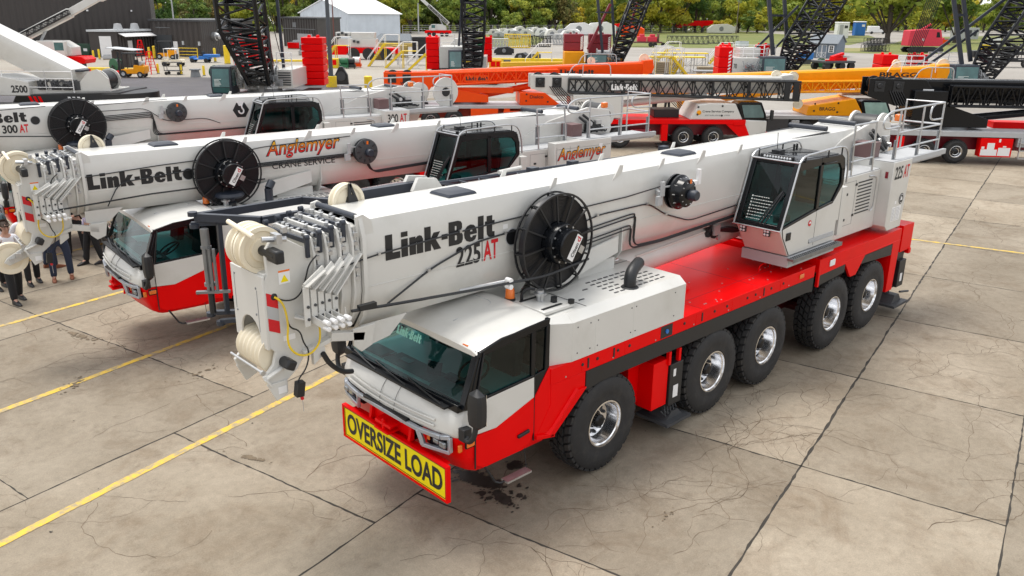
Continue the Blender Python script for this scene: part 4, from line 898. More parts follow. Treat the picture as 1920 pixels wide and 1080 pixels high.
def rod_lines(root, y=-.515):
    b = MB()
    b.path([(-1.12, y-.03, 3.50), (-.3, y-.02, 3.60), (1.0, y-.01, 3.66), (2.3, y-.01, 3.69)], .011, 5)
    b.path([(2.75, y-.01, 3.62), (4.2, y-.01, 3.64), (5.05, y-.08, 3.72)], .010, 5)
    b.path([(-.10, y, 2.98), (.55, y-.005, 3.28), (1.25, y-.01, 3.48), (2.0, y-.01, 3.52), (2.3, y-.02, 3.52)], .013, 5)
    b.path([(3.0, y, 3.36), (3.6, y, 3.46), (4.75, y, 3.46), (5.2, y, 3.22), (5.9, y+.02, 3.0), (8, y+.02, 3.08)], .011, 5)
    for i, z in enumerate((3.30, 3.25, 3.13, 3.08)):
        x = 4.42+.03*(i//2*-3)+.025*(i % 2); b.path([(2.9, y, z-.05), (3.5, y, z), (x, y, z+.06), (x+.02, y, z+.02), (x+.02, y+.02, 2.84-.012*i), (5.2, y+.06, 2.80-.012*i), (8.2, y+.06, 2.90-.012*i)], .011, 5)
    b.path([(-.75, -.78, 3.12), (0, -.80, 3.06), (1.0, -.86, 3.0), (2.1, -.92, 2.95), (3.2, -.7, 2.92)], .018, 6)
    b.path([(-1.0, -.55, 2.62), (-.9, -.5, 2.45), (-.72, -.45, 2.28), (-.55, -.4, 2.22)], .03, 8)
    b.cbox((-.55, -.78, 3.13), (.22, .06, .06))
    b.build('control_lines', BLACK, root)
    k = MB()
    for x, z in ((-.2, 3.61), (1.0, 3.665), (1.75, 3.52), (.5, 3.27), (3.55, 3.47), (4.7, 3.47), (5.2, 3.23)): k.cbox((x, y-.02, z), (.035, .03, .035))
    k.tube((.95, -.56, 2.92), (1.5, -.8, 2.98), .02); 
    k.build('line_clips', STEEL, root)
    k = MB(); k.lathe((1.52, -.86, 3.0), 'y', [(0, -.04), (.035, -.04), (.035, .05)], 10); k.lathe((1.52, -.86, 2.92), 'y', [(0, -.04), (.035, -.04), (.035, .05)], 10); k.build('guide_roller', PAPER, root)

def boom_head(root, two=True, sx=0., hx=None, zb_=2.62):
    """nested telescope ends and the sheave head; sx shifts the head along the boom"""
    for i in range(4):
        x = -1.02+.15*i+sx; b = MB(); f = 1-.035*(3-i); zt, zb, w = 4.0-.03*(3-i), zb_+.04+.03*(3-i), .98*f
        b.loft([boom_sec(x+.06, w, zt-.03, zb), boom_sec(x+.18, w, zt-.03, zb)])
        b.loft([boom_sec(x+.03, w*1.07, zt+.02, zb-.03), boom_sec(x+.06, w*1.07, zt+.02, zb-.03)])
        s = b.build('telescope_section', WHITE, root, bevel=.006)
        k = MB(); r = random.Random(i)
        for q in range(9): k.cbox((x+.02+r.uniform(0, .1), -.36+.09*q, zt+.0+r.uniform(0, .02)), (.05, .035, .035), (0, 0, r.uniform(0, 1)))
        for q in range(6): k.cbox((x+.08, -w*.52, zt-.12-.1*q), (.05, .04, .04))
        k.box(x+.02, x+.06, -.4, .4, zt-.06, zt-.05); k.box(x+.07, x+.09, -w*.5, -w*.5+.02, zt-.65, zt-.05); k.build('adjuster_bolt', STEEL, s, split=False)
        k = MB(); k.bar((x-.03, -.44, zt-.02), (x-.03, .44, zt-.04), .03, .055)
        for y in (-.45, .45): k.box(x-.05, x-.005, y-.022, y+.022, zt-.2, zt+.02); k.lathe((x-.055, y, zt+.02), 'x', [(0, 0), (.03, 0), (.03, .055), (0, .055)], 12)
        k.build('rope_guide_bar', NAVY, s, bevel=.006)
    for i in range(5):
        xt, zt_ = -.93+.125*i+sx, 3.60+.02*i; xk, zk = -1.20+.095*i+sx, 3.46-.045*i; k = MB(); y = -.62+.015*i
        k.bar((xt, y+.06, zt_), (xk, y, zk), .07, .022, (0, 1, 0)); k.bar((xk, y, zk+.01), (xk, y, 3.02), .022, .07, (0, 1, 0)); k.bar((xt-.01, y+.03, zt_-.02), (xk-.01, y-.035, zk), .016, .07, (0, 1, 0)); k.bar((xk-.011, y-.03, zk), (xk-.011, y-.03, 3.02), .07, .012, (0, 1, 0))
        o = k.build('section_strut', WHITE, root, bevel=.003); k = MB()
        for z in (3.10, 3.24): k.lathe((xk, y-.04, z), 'y', [(0, -.012), (.016, -.01), (.018, .01)], 8)
        k.build('strut_bolt', DGREY, o)
    k = MB()
    for i in range(4):
        x = -1.10+.085*i+sx; k.bar((x-.06, -.58, 3.10), (x, -.82, 3.04), .012, .08); k.tube((x+.01, -.80, 3.03), (x+.01, -.80, 3.19), .005, 5)
    o = k.build('roller_arm', WHITE, root); k = MB()
    for i in range(4):
        x = -1.09+.085*i+sx
        for z in (3.02, 3.085): k.lathe((x, -.83, z), 'y', [(0, -.05), (.016, -.05), (.027, -.045), (.027, .045), (.016, .05)], 12)
    k.build('guide_roller', PAPER, o)
    k = MB(); k.tube((-.40+sx, -.40, 4.045), (-.40+sx, .40, 4.045), .036, 14); k.build('rope_roller', NAVY, root)
    # base section front brackets
    k = MB()
    for y in (-.47, .47): k.prism([(-.45+sx, 3.75), (-.45+sx, 4.06), (-.36+sx, 4.08), (-.25+sx, 4.0), (-.2+sx, 3.7)], 'y', y-.015, y+.015)
    k.prism([(-.45+sx, zb_+.16), (-.45+sx, zb_-.04), (-.3+sx, zb_-.1), (-.05+sx, zb_-.06), (.2+sx, zb_+.16)], 'y', -.47, -.45); k.prism([(-.45+sx, zb_+.16), (-.45+sx, zb_-.04), (-.3+sx, zb_-.1), (-.05+sx, zb_-.06), (.2+sx, zb_+.16)], 'y', .45, .47)
    k.build('boom_bracket', WHITE, root)
    # head box
    b = MB(); X = (sx if hx is None else hx)+.10
    side = [(-1.14+X, 3.80), (-1.40+X, 3.97), (-1.55+X, 3.97), (-1.63+X, 3.86), (-1.62+X, 3.62), (-1.66+X, 3.55), (-1.66+X, 2.80), (-1.60+X, 2.74), (-1.64+X, 2.60), (-1.76+X, 2.48), (-1.72+X, 2.38), (-1.52+X, 2.36), (-1.36+X, 2.48), (-1.20+X, 2.70), (-.95+X, 2.74), (-.95+X, 3.4)]
    for y in (-.44, .24): b.prism(side, 'y', y, y+.05)
    b.box(-1.2+X, -.95+X, -.40, .28, 2.75, 3.72)
    fr = MB()
    top = 3.60; a = arc(-.07, 2.86, .22, 180, 0, 10)
    poly = [(-.44, 2.78), (-.44, top), (.29, top), (.29, 2.78), (.15, 2.78)]+[(p[0], p[1]) for p in reversed(a)]+[(-.29, 2.78)]
    b.prism(poly, 'x', -1.685+X, -1.655+X)
    b.prism([(-1.66+X, 3.55), (-1.3+X, 3.6), (-1.3+X, 3.66), (-1.66+X, 3.62)], 'y', -.42, .28)
    for y in (-.46, .26): b.prism([(-1.74+X, 2.40), (-1.50+X, 2.40), (-1.50+X, 2.24), (-1.64+X, 2.18)], 'y', y, y+.03)
    b.bar((-1.76+X, -.47, 2.48), (-1.55+X, -.47, 2.56), .06, .03); b.bar((-1.70+X, -.47, 2.38), (-1.76+X, -.47, 2.48), .06, .03)
    hd = b.build('boom_head', WHITE, root, bevel=.008)
    b = MB(); b.box(-1.25+X, -1.0+X, -.56, -.44, 2.98, 3.12); b.bar((-1.36+X, -.47, 3.10), (-1.02+X, -.78, 3.0), .09, .02); b.bar((-.98+X, -.5, 2.78), (-.55+X, -.5, 2.68), .10, .10); b.prism([(-.7+X, 2.80), (-.7+X, 2.6), (-.6+X, 2.50), (-.45+X, 2.55), (-.4+X, 2.8)], 'y', -.55, -.52)
    b.bar((-1.3+X, -.47, 2.66), (-.85+X, -.5, 2.78), .10, .05); b.prism([(-1.2+X, 2.5), (-1.05+X, 2.6), (-1.05+X, 2.68), (-1.2+X, 2.72)], 'y', -.52, -.46)
    b.build('head_bracket', WHITE, hd, bevel=.005)
    b = MB()
    ys = ((-.30, -.14), (-.12, .04)) if two else ((-.16, .0),)
    for y0, y1 in ys:
        R = .25 if two else .29; b.lathe((-1.58+X, y0, 3.84), 'y', [(.05, 0), (.12, 0), (.13, .03), (R-.06, .03), (R-.045, 0), (R, 0), (R, .035), (R-.035, .06), (R-.035, y1-y0-.06), (R, y1-y0-.035), (R, y1-y0), (R-.045, y1-y0), (R-.06, y1-y0-.03), (.13, y1-y0-.03), (.05, y1-y0)], 40)
    b.build('top_sheave', CREAM, hd)
    b = MB(); n = 6
    for q in range(n):
        y0 = -.36+.09*q; b.lathe((-1.55+X, y0, 2.68), 'y', [(.04, 0), (.21, 0), (.215, .015), (.185, .045), (.215, .075), (.21, .088)], 36)
    b.build('hoist_sheave', CREAM, hd)
    b = MB()
    for z, x in ((3.84, -1.58), (2.62, -1.52)):
        b.tube((x+X, -.62, z), (x+X, .30, z), .055, 14); b.box(x-.05+X, x+.05+X, -.68, -.46, z-.07, z+.07) if z > 3 else b.cbox((x+X, -.54, z), (.11, .18, .11), (0, .5, 0))
    b.build('sheave_pin', BLACK, hd, bevel=.02)
    b = MB(); b.tube((-1.74+X, -.45, 4.04), (-1.74+X, .10, 4.10), .026, 10); b.build('rope_retainer', CREAM, hd)
    b = MB(); b.tube((-1.78+X, -.46, 2.56), (-1.78+X, .28, 2.56), .014, 8); b.lathe((-1.78+X, -.48, 2.56), 'y', [(0, 0), (.03, 0), (.03, .03), (0, .03)], 8); b.cbox((-1.52+X, -.5, 4.0), (.06, .14, .10)); b.cbox((-1.44+X, -.52, 4.08), (.05, .05, .06)); b.tube((-1.66+X, -.46, 4.0), (-1.42+X, -.52, 3.98), .03, 8); b.build('retainer_pin', STEEL, hd)
    b = MB()
    for y, z in ((.2, 3.50), (-.28, 3.44), (.2, 3.08), (-.25, 3.14)): b.lathe((-1.686+X, y, z), 'x', [(0, -.008), (.012, -.006), (.014, 0)], 8)
    b.box(-1.687+X, -1.684+X, -.3, -.29, 2.95, 3.42); b.box(-1.687+X, -1.684+X, .21, .22, 3.1, 3.5)
    b.build('panel_bolt', GREY, hd)
    # marker stripes, stickers
    for z, m in ((3.28, INKRED), (3.14, LGREY), (3.00, INKRED)):
        b = MB(); b.sheet([(-1.655+X, -.441, z), (-1.53+X, -.441, z-.06), (-1.53+X, -.441, z+.08), (-1.655+X, -.441, z+.14)], .003); b.build('marker_stripe', m, hd)
    b = MB(); b.sheet([(-1.50+X, -.441, 3.48), (-1.37+X, -.441, 3.48), (-1.37+X, -.441, 3.63), (-1.50+X, -.441, 3.63)], .003); s = b.build('warning_sticker', PAPER, hd)
    b = MB(); b.sheet([(-1.48+X, -.4445, 3.50), (-1.39+X, -.4445, 3.50), (-1.435+X, -.4445, 3.58)], .002); b.build('warning_triangle', SIGNY, hd)
    b = MB(); b.sheet([(-1.50+X, -.4445, 3.61), (-1.37+X, -.4445, 3.61), (-1.37+X, -.4445, 3.63), (-1.50+X, -.4445, 3.63)], .002); b.build('warning_band', AMBER, hd)
    b = MB(); b.sheet([(-1.5+X, -.441, 2.84), (-1.36+X, -.441, 2.84), (-1.36+X, -.441, 2.90), (-1.5+X, -.441, 2.90)], .003); b.sheet([(-1.62+X, -.462, 2.26), (-1.52+X, -.462, 2.26), (-1.52+X, -.462, 2.34), (-1.62+X, -.462, 2.34)], .003); b.build('sticker', PAPER, hd)
    # cables on the head
    b = MB(); b.path([(-1.57+X, -.45, 3.36), (-1.54+X, -.48, 3.34), (-1.49+X, -.50, 3.26), (-1.47+X, -.52, 3.05), (-1.50+X, -.52, 2.86), (-1.46+X, -.54, 2.74), (-1.37+X, -.56, 2.67), (-1.25+X, -.56, 2.66), (-1.14+X, -.55, 2.74), (-1.11+X, -.54, 2.86), (-1.12+X, -.54, 2.98)], .012, 6); b.build('yellow_cable', SAFETY, hd)
    b = MB(); b.path([(-1.08+X, -.52, 3.74), (-1.18+X, -.52, 3.66), (-1.22+X, -.5, 3.50), (-1.27+X, -.5, 3.37), (-1.36+X, -.5, 3.30), (-1.47+X, -.48, 3.30), (-1.57+X, -.45, 3.36)], .009, 5); b.path([(-1.47+X, -.5, 3.12), (-1.45+X, -.5, 3.0), (-1.33+X, -.5, 2.94), (-1.30+X, -.5, 2.78), (-1.25+X, -.52, 2.70), (-1.30+X, -.55, 2.52), (-1.44+X, -.56, 2.40), (-1.42+X, -.56, 2.34)], .009, 5); b.cbox((-1.42+X, -.56, 2.30), (.09, .08, .17), (.1, .1, 0)); b.lathe((-1.57+X, -.442, 3.36), 'y', [(0, -.004), (.035, -.003), (.04, 0)], 12); b.build('head_cable', BLACK, hd)
    b = MB(); b.tube((-1.41+X, -.57, 2.22), (-1.40+X, -.57, 2.17), .02, 8); b.build('red_plug', INKRED, hd)
    b = MB(); b.tube((-1.40+X, -.57, 2.17), (-1.395+X, -.57, 2.02), .004, 5); b.build('plug_chain', STEEL, hd)

def hinged_sheave(root, sx=0.):
    """large single sheave with fork on the side of the boom's head end"""
    b = MB(); b.lathe((.02+sx, .38, 4.02), 'y', [(.05, 0), (.08, 0), (.16, .02), (.18, 0), (.22, 0), (.22, .03), (.195, .05), (.195, .07), (.22, .09), (.22, .12), (.18, .12), (.16, .10), (.05, .12)], 40); s = b.build('deflector_sheave', CREAM, root)
    k = MB(); k.bar((.0+sx, .35, 4.02), (.02+sx, .35, 4.25), .025, .035); k.bar((.02+sx, .35, 4.24), (.11+sx, .35, 4.02), .025, .03); k.lathe((.04+sx, .34, 4.05), 'y', [(0, 0), (.06, 0), (.06, .04), (0, .04)], 14); k.build('sheave_fork', BLACK, s)

def lattice(mb, p, q, w0, h0, w1, h1, n, r=.03, rd=.016, side=None, upv=(0, 0, 1), flat_ends=True):
    """four-chord lattice mast between points p and q"""
    p, q = Vector(p), Vector(q); d = (q-p).normalized(); u = Vector(upv)
    a = d.cross(u).normalized() if side is None else Vector(side).normalized(); b = a.cross(d).normalized()
    C4 = [(-1, -1), (1, -1), (1, 1), (-1, 1)]
    def pt(t, k): return p.lerp(q, t)+a*(C4[k][0]*(w0+(w1-w0)*t)/2)+b*(C4[k][1]*(h0+(h1-h0)*t)/2)
    for k in range(4): mb.tube(pt(0, k), pt(1, k), r, 6)
    for i in range(n):
        t0, t1 = i/n, (i+1)/n; tm = (t0+t1)/2
        for k in range(4):
            k2 = (k+1) % 4
            mb.tube(pt(t0, k), pt(tm, k2), rd, 5, caps=False); mb.tube(pt(tm, k2), pt(t1, k), rd, 5, caps=False)
            mb.tube(pt(t0, k), pt(t0, k2), rd, 5, caps=False)
    for k in range(4): mb.tube(pt(1, k), pt(1, (k+1) % 4), rd, 5)

def side_jib(root):
    b = MB()
    lattice(b, (.05, .98, 3.62), (9.6, .98, 3.50), .55, .52, .45, .42, 12, .035, .016)
    for p, q in (((-1.65, 1.32, 3.90), (-1.15, .66, 3.90)), ((-1.15, .66, 3.90), (-.05, .66, 3.90)), ((-1.65, 1.32, 3.90), (-.25, 1.32, 3.90)), ((-.25, 1.32, 3.9), (.0, .9, 3.9))): b.bar((p[0]+.16, p[1], p[2]), (q[0]+.16, q[1], q[2]), .07, .09)
    b.box(-.95, -.1, .72, 1.25, 3.55, 3.58)
    for p, q in (((-1.7, 1.34, 3.82), (-1.0, .9, 3.82)), ((-1.62, 1.25, 2.72), (-1.0, .8, 2.72)), ((-1.55, 1.15, 2.62), (-1.0, .7, 2.66))): b.bar((p[0]+.16, p[1], p[2]), (q[0]+.16, q[1], q[2]), .07, .045)
    for c in ((-1.68, 1.32, 3.94), (-1.68, 1.30, 3.80), (-1.62, 1.25, 2.70), (-1.55, 1.15, 2.6)): b.lathe((c[0]+.16, c[1], c[2]), 'z', [(0, -.025), (.055, -.025), (.055, .025), (0, .025)], 14)
    b.bar((-1.30, 1.12, 3.85), (-1.32, 1.1, 2.72), .05, .05)
    b.bar((.2, .80, 3.97), (1.6, .80, 3.97), .12, .14)
    for x in (1.7, 2.6, 3.5, 4.4, 5.3, 6.2, 7.1, 8.0): b.bar((x, .62, 3.75), (x, .80, 3.9), .05, .05)
    for x in (3.6, 4.5, 6.9): b.cbox((x, .85, 3.92), (.16, .12, .08))
    j = b.build('stowed_jib', NAVY, root)
    k = MB()
    for (x, y, z0, z1) in ((-1.46, 1.18, 2.74, 3.78), (-1.18, .80, 2.62, 3.55)): k.tube((x, y, z0+.34), (x, y, z1), .05, 12); k.lathe((x, y, z0+.34), 'z', [(.065, 0), (.065, .04)], 12, True); k.lathe((x, y, z0+.8), 'z', [(.062, 0), (.062, .03)], 12, True)
    for q in range(3): k.tube((-1.50+.04*q, 1.14-.03*q, 3.0), (-1.50+.04*q, 1.14-.03*q, 3.55), .02, 8)
    k.bar((-1.62, 1.22, 3.02), (-1.3, 1.0, 3.02), .05, .03); k.build('jib_strut', mat('dull_steel', (.20, .205, .21), .42, metal=.5, var=.15, scale=9), j)
    k = MB()
    for (x, y, z0) in ((-1.46, 1.18, 2.74), (-1.18, .80, 2.5)): k.tube((x, y, z0), (x, y, z0+.35), .038, 10)
    k.lathe((-1.18, .80, 2.42), 'z', [(.075, 0), (.07, .06), (.06, .2)], 12, True); k.build('strut_foot', BLACK, j)
    k = MB()
    for x in (-.95, -.6, -.4): k.cbox((x, .95, 3.6), (.14, .1, .05))
    k.build('jib_latch', AMBER, j)
    k = MB()
    for x in (.35,): k.prism([(x+.8, 3.95), (x+1.3, 3.95), (x+1.2, 4.08), (x+.9, 4.12)], 'y', .62, .68); k.prism([(x+.8, 3.95), (x+1.3, 3.95), (x+1.2, 4.08), (x+.9, 4.12)], 'y', .84, .90)
    k.tube((2.85, .8, 3.98), (3.3, .8, 4.0), .03); k.build('jib_clamp', WHITE, j)

def shift(root, before, dz, dx=0):
    for o in COL.objects:
        if o.parent == root and o not in before: o.location.z += dz; o.location.x += dx
def kids(root): return {o for o in COL.objects if o.parent == root}

# ---- the three all-terrain cranes
WP = make_wheel(.745, .43, .335, None)
AX = [2.84, 5.49, 7.12, 9.53, 11.17]
def at_crane(root, main, dz, txt, head_sx, reel, srel, dome, axles=AX, two=True, dx=0., hole=(1.9, 3.43), hx=None, zb=2.62):
    carrier(root, main, axles); place_wheels(WP, root, axles, YN-.01, YF+.01)
    engine_hood(root, main, kind='grid'); drive_cab(root, main)
    bf = kids(root)
    operator_cab(root); upper_body(root, txt, main); shift(root, bf, 0, dx); lift_cylinder(root)
    bm_ = boom(root, -.42+head_sx, hole=hole, zb=zb)
    boom_head(root, two, head_sx, hx, zb); hinged_sheave(root, head_sx)
    hose_reel(root, reel[:3], reel[3], .28, .30); small_reel(root, srel, dome)
    shift(root, bf, dz)
    return bm_
c1 = thing('mobile_crane', 'white and red five axle crane with the yellow oversize load sign on its bumper', 'crane', (0, 0, 0), 0, 'white all terrain cranes parked in a fan')
bm1 = at_crane(c1, True, 0, ('225', 'AT'), 0, (2.50, -.72, 3.30, .66), (5.22, -.70, 3.61), True)
rod_lines(c1); side_jib(c1)
heavy('lettering', 'Link-Belt', INK, bm1, (-.09, -.5, 3.495), (1, 0, 0), (0, 0, 1), .30, 1.68, .004)
text('lettering', '225', INK, bm1, (.95, -.5, 3.20), (1, 0, 0), (0, 0, 1), .26, .40, .025, .006); text('lettering', 'AT', INKRED, bm1, (1.40, -.5, 3.20), (1, 0, 0), (0, 0, 1), .26, .25, .025, .006)
k = MB(); k.box(1.375, 1.383, -.506, -.501, 3.2, 3.48); k.build('lettering_bar', INK, bm1)
k = MB(); k.box(1.74, 1.82, -.504, -.501, 3.56, 3.62); k.build('sticker', PAPER, bm1)
k = MB(); k.box(5.9, 5.96, -.62, -.56, 3.62, 3.86); k.prism([(5.68, 3.60), (5.95, 3.62), (5.95, 3.68), (5.8, 3.68)], 'y', -.60, -.5); k.build('level_indicator', PAPER, c1)
heavy('screen_lettering', 'Link-Belt', TEAL, c1, (.50, .10, 2.27), (.0, -1, 0), (.36, 0, .93), .11, .50, .065)
sg = thing('warning_sign', 'yellow banner sign reading oversize load across the front bumper of a crane', 'sign', (.06, -.26, .67))
b = MB(); b.box(-.005, .012, -1.10, 1.10, 0, .44); b.build('sign_panel', SIGNY, sg)
b = MB(); b.box(-.02, .04, -1.13, 1.13, .44, .465); b.box(-.02, .04, -1.13, 1.13, -.025, 0); b.box(-.02, .04, -1.13, -1.10, 0, .44); b.box(-.02, .04, 1.10, 1.13, 0, .44); b.box(.01, .14, -1.0, 1.0, .40, .43); b.build('sign_frame', RED, sg)
text('sign_lettering', 'OVERSIZE LOAD', INK, sg, (-.006, 1.03, .075), (0, -1, 0), (0, 0, 1), .295, 2.06, .03, .003)
b = MB()
for y in (-1.088, 1.078): b.box(-.0075, -.0055, y, y+.010, .012, .428)
for z in (.012, .418): b.box(-.0075, -.0055, -1.088, 1.088, z, z+.010)
b.build('sign_border', INK, sg, smooth=False)
# ------------------------------------------------------------------ second and third all-terrain cranes
def gradient_mat(name, z0, z1, stops):
    m = bpy.data.materials.new(name); m.use_nodes = True; t = m.node_tree; b = t.nodes['Principled BSDF']
    c = t.nodes.new('ShaderNodeTexCoord'); s = t.nodes.new('ShaderNodeSeparateXYZ'); r = t.nodes.new('ShaderNodeMapRange'); q = t.nodes.new('ShaderNodeValToRGB')
    r.inputs[1].default_value = z0; r.inputs[2].default_value = z1
    q.color_ramp.elements[0].position, q.color_ramp.elements[0].color = stops[0]; q.color_ramp.elements[1].position, q.color_ramp.elements[1].color = stops[1]
    t.links.new(c.outputs['Object'], s.inputs[0]); t.links.new(s.outputs[2], r.inputs[0]); t.links.new(r.outputs[0], q.inputs[0]); t.links.new(q.outputs[0], b.inputs['Base Color']); b.inputs['Roughness'].default_value = .4
    return m
c2 = thing('mobile_crane', 'white crane with red and yellow script lettering along its boom', 'crane', (-.55, 8.1, 0), rad(-4.5), 'white all terrain cranes parked in a fan')
bm2 = at_crane(c2, False, -.28, ('175', 'AT'), .12, (2.23, -.72, 3.48, .64), (5.27, -.66, 3.61), False, two=False, dx=-.4, hole=(1.55, 3.50), hx=.30, zb=2.86)
for o in [q for q in COL.objects if q.parent in [p for p in COL.objects if p.parent == c2] and q.name.startswith('lettering')]: bpy.data.objects.remove(o)
heavy('lettering', 'Link-Belt', INK, bm2, (-.22, -.5, 3.40), (1, 0, 0), (0, 0, 1), .28, 1.64, .004)
FLAME = gradient_mat('flame_lettering', 3.60, 3.95, ((.45, (.60, .008, .008, 1)), (.95, (.85, .45, .02, 1))))
def script_name(par, x, y, z, wd, ht, fm):
    text('lettering_outline', 'Anglemyer', INK, par, (x-.02, y, z-.02), (1, 0, .02), (0, 0, 1), ht+.045, wd+.045, .03, .003, shear=.25)
    text('lettering', 'Anglemyer', fm, par, (x, y, z), (1, 0, .02), (0, 0, 1), ht, wd, .004, .006, shear=.25)
script_name(bm2, 3.12, -.5, 3.60, 1.62, .36, FLAME)
text('lettering', 'CRANE SERVICE', INK, bm2, (3.22, -.5, 3.41), (1, 0, 0), (0, 0, 1), .12, 1.40, .012, .004)
b = MB(); b.box(10.40, 12.34, -1.49, -1.22, 2.12, 3.46); pn = b.build('side_panel', WHITE, c2, bevel=.01); pn.location = (-.4, 0, -.28)
k = MB(); k.box(10.46, 10.466, -1.494, -1.49, 2.3, 3.36); k.box(10.9, 10.906, -1.494, -1.49, 2.3, 3.36); k.box(10.46, 12.3, -1.494, -1.49, 3.30, 3.306); k.box(10.84, 10.88, -1.5, -1.49, 2.8, 2.92); k.build('hatch_gap', GREY, pn, smooth=False)
script_name(pn, 10.50, -1.494, 2.95, 1.62, .36, gradient_mat('flame_lettering_b', 2.95, 3.30, ((.45, (.60, .008, .008, 1)), (.95, (.85, .45, .02, 1)))))
text('lettering', 'CRANE SERVICE', INK, pn, (10.60, -1.494, 2.72), (1, 0, 0), (0, 0, 1), .12, 1.40, .012, .004)
k = MB(); k.box(11.9, 12.02, -1.497, -1.492, 3.2, 3.34); k.build('sticker', PAPER, pn)
# folding auxiliary sheave hanging off the second crane's boom tip
b = MB()
for y in (-.30, .06): b.prism([(-.70, 2.62), (-1.0, 2.40), (-1.62, 2.06), (-1.68, 1.98), (-1.60, 1.92), (-1.05, 2.12), (-.7, 2.3)], 'y', y, y+.03)
b.bar((-.95, -.3, 2.3), (-.95, .08, 2.3), .06); arm = b.build('auxiliary_arm', WHITE, c2, bevel=.005)
b = MB(); b.lathe((-1.56, -.22, 2.02), 'y', [(.04, 0), (.1, 0), (.20, .02), (.24, 0), (.28, 0), (.28, .03), (.25, .06), (.28, .09), (.28, .12), (.2, .10), (.04, .12)], 36); b.build('auxiliary_sheave', CREAM, arm)
b = MB(); b.tube((-1.56, -.36, 2.02), (-1.56, .12, 2.02), .04, 10); b.cbox((-1.3, -.34, 2.18), (.16, .06, .08)); b.cbox((-1.45, -.34, 2.09), (.1, .06, .08)); b.build('auxiliary_pin', STEEL, arm)
b = MB(); b.path([(-.3, -.53, 3.36), (1.0, -.52, 3.44), (2.2, -.52, 3.48), (3.0, -.52, 3.60), (5, -.52, 3.66)], .010, 5); b.path([(.05, -.54, 2.8), (.3, -.52, 3.2), (1.2, -.52, 3.26), (2.1, -.54, 3.35)], .011, 5); b.path([(-.9, -.6, 2.85), (.8, -.62, 2.95), (3, -.62, 2.98)], .016, 5)
for i in range(3): b.path([(2.6, -.54, 3.22+.03*i), (5.3, -.54, 3.24+.03*i), (5.42+.04*i, -.54, 2.86-.02*i), (8, -.5, 2.95-.02*i)], .014, 5)
b.build('control_lines', BLACK, c2)

c3 = thing('mobile_crane', 'white crane with a black hook emblem on its boom and 300 painted on its tail', 'crane', (-.62, 16.83, 0), rad(-9), 'white all terrain cranes parked in a fan')
bm3 = at_crane(c3, False, -.25, ('300', 'AT'), .1, (2.26, -.72, 3.51, .68), (4.8, -.62, 3.69), False, dx=-.6, hole=(1.32, 3.66), zb=2.8)
heavy('lettering', 'Link-Belt', INK, bm3, (-.55, -.5, 3.64), (1, 0, 0), (0, 0, 1), .25, 1.68, .004)
text('lettering', '300', INK, bm3, (.55, -.5, 3.37), (1, 0, 0), (0, 0, 1), .21, .34, .03, .005); text('lettering', 'AT', INKRED, bm3, (.93, -.5, 3.37), (1, 0, 0), (0, 0, 1), .21, .21, .03, .005)
b = MB(); b.prism([(6.63+.24*math.cos(rad(60*q)), 3.64+.24*math.sin(rad(60*q))) for q in range(6)], 'y', -.504, -.501); em = b.build('hook_emblem', INK, bm3)
b = MB(); b.path([(6.66, -.51, 3.78), (6.66, -.51, 3.70), (6.71, -.51, 3.64), (6.70, -.51, 3.56), (6.63, -.51, 3.53), (6.57, -.51, 3.57), (6.56, -.51, 3.63)], .024, 6); b.prism([(6.52, 3.89), (6.74, 3.89), (6.68, 3.76), (6.58, 3.76)], 'y', -.507, -.504); b.build('emblem_hook', PAPER, em)
b = MB(); b.lathe((13.3, -.95, 3.66), 'y', [(0, 0), (.47, 0), (.47, .06), (.2, .08), (.2, .5)], 28); wd = b.build('winch_housing', WHITE, c3, bevel=.01)
b = MB(); b.lathe((13.3, -.96, 3.66), 'y', [(0, -.02), (.14, -.02), (.15, .01)], 18); b.build('winch_motor', BLACK, wd)
b = MB(); b.path([(-.55, -.54, 3.66), (1.6, -.52, 3.76)], .010, 5); b.path([(2.8, -.52, 3.72), (4.6, -.55, 3.80)], .009, 5)
for i in range(4): b.path([(2.8, -.53, 3.30+.04*i), (4.2, -.53, 3.34+.045*i), (4.25-.04*i, -.53, 2.86-.01*i), (7, -.5, 2.9-.01*i)], .011, 5)
b.path([(2.8, -.53, 3.56), (4.0, -.53, 3.58), (4.5, -.52, 3.2), (5.6, -.52, 3.22), (6.0, -.5, 3.05)], .009, 5); b.path([(-.8, -.6, 3.15), (.8, -.6, 3.05), (2.2, -.6, 2.95)], .016, 5); b.build('control_lines', BLACK, c3)
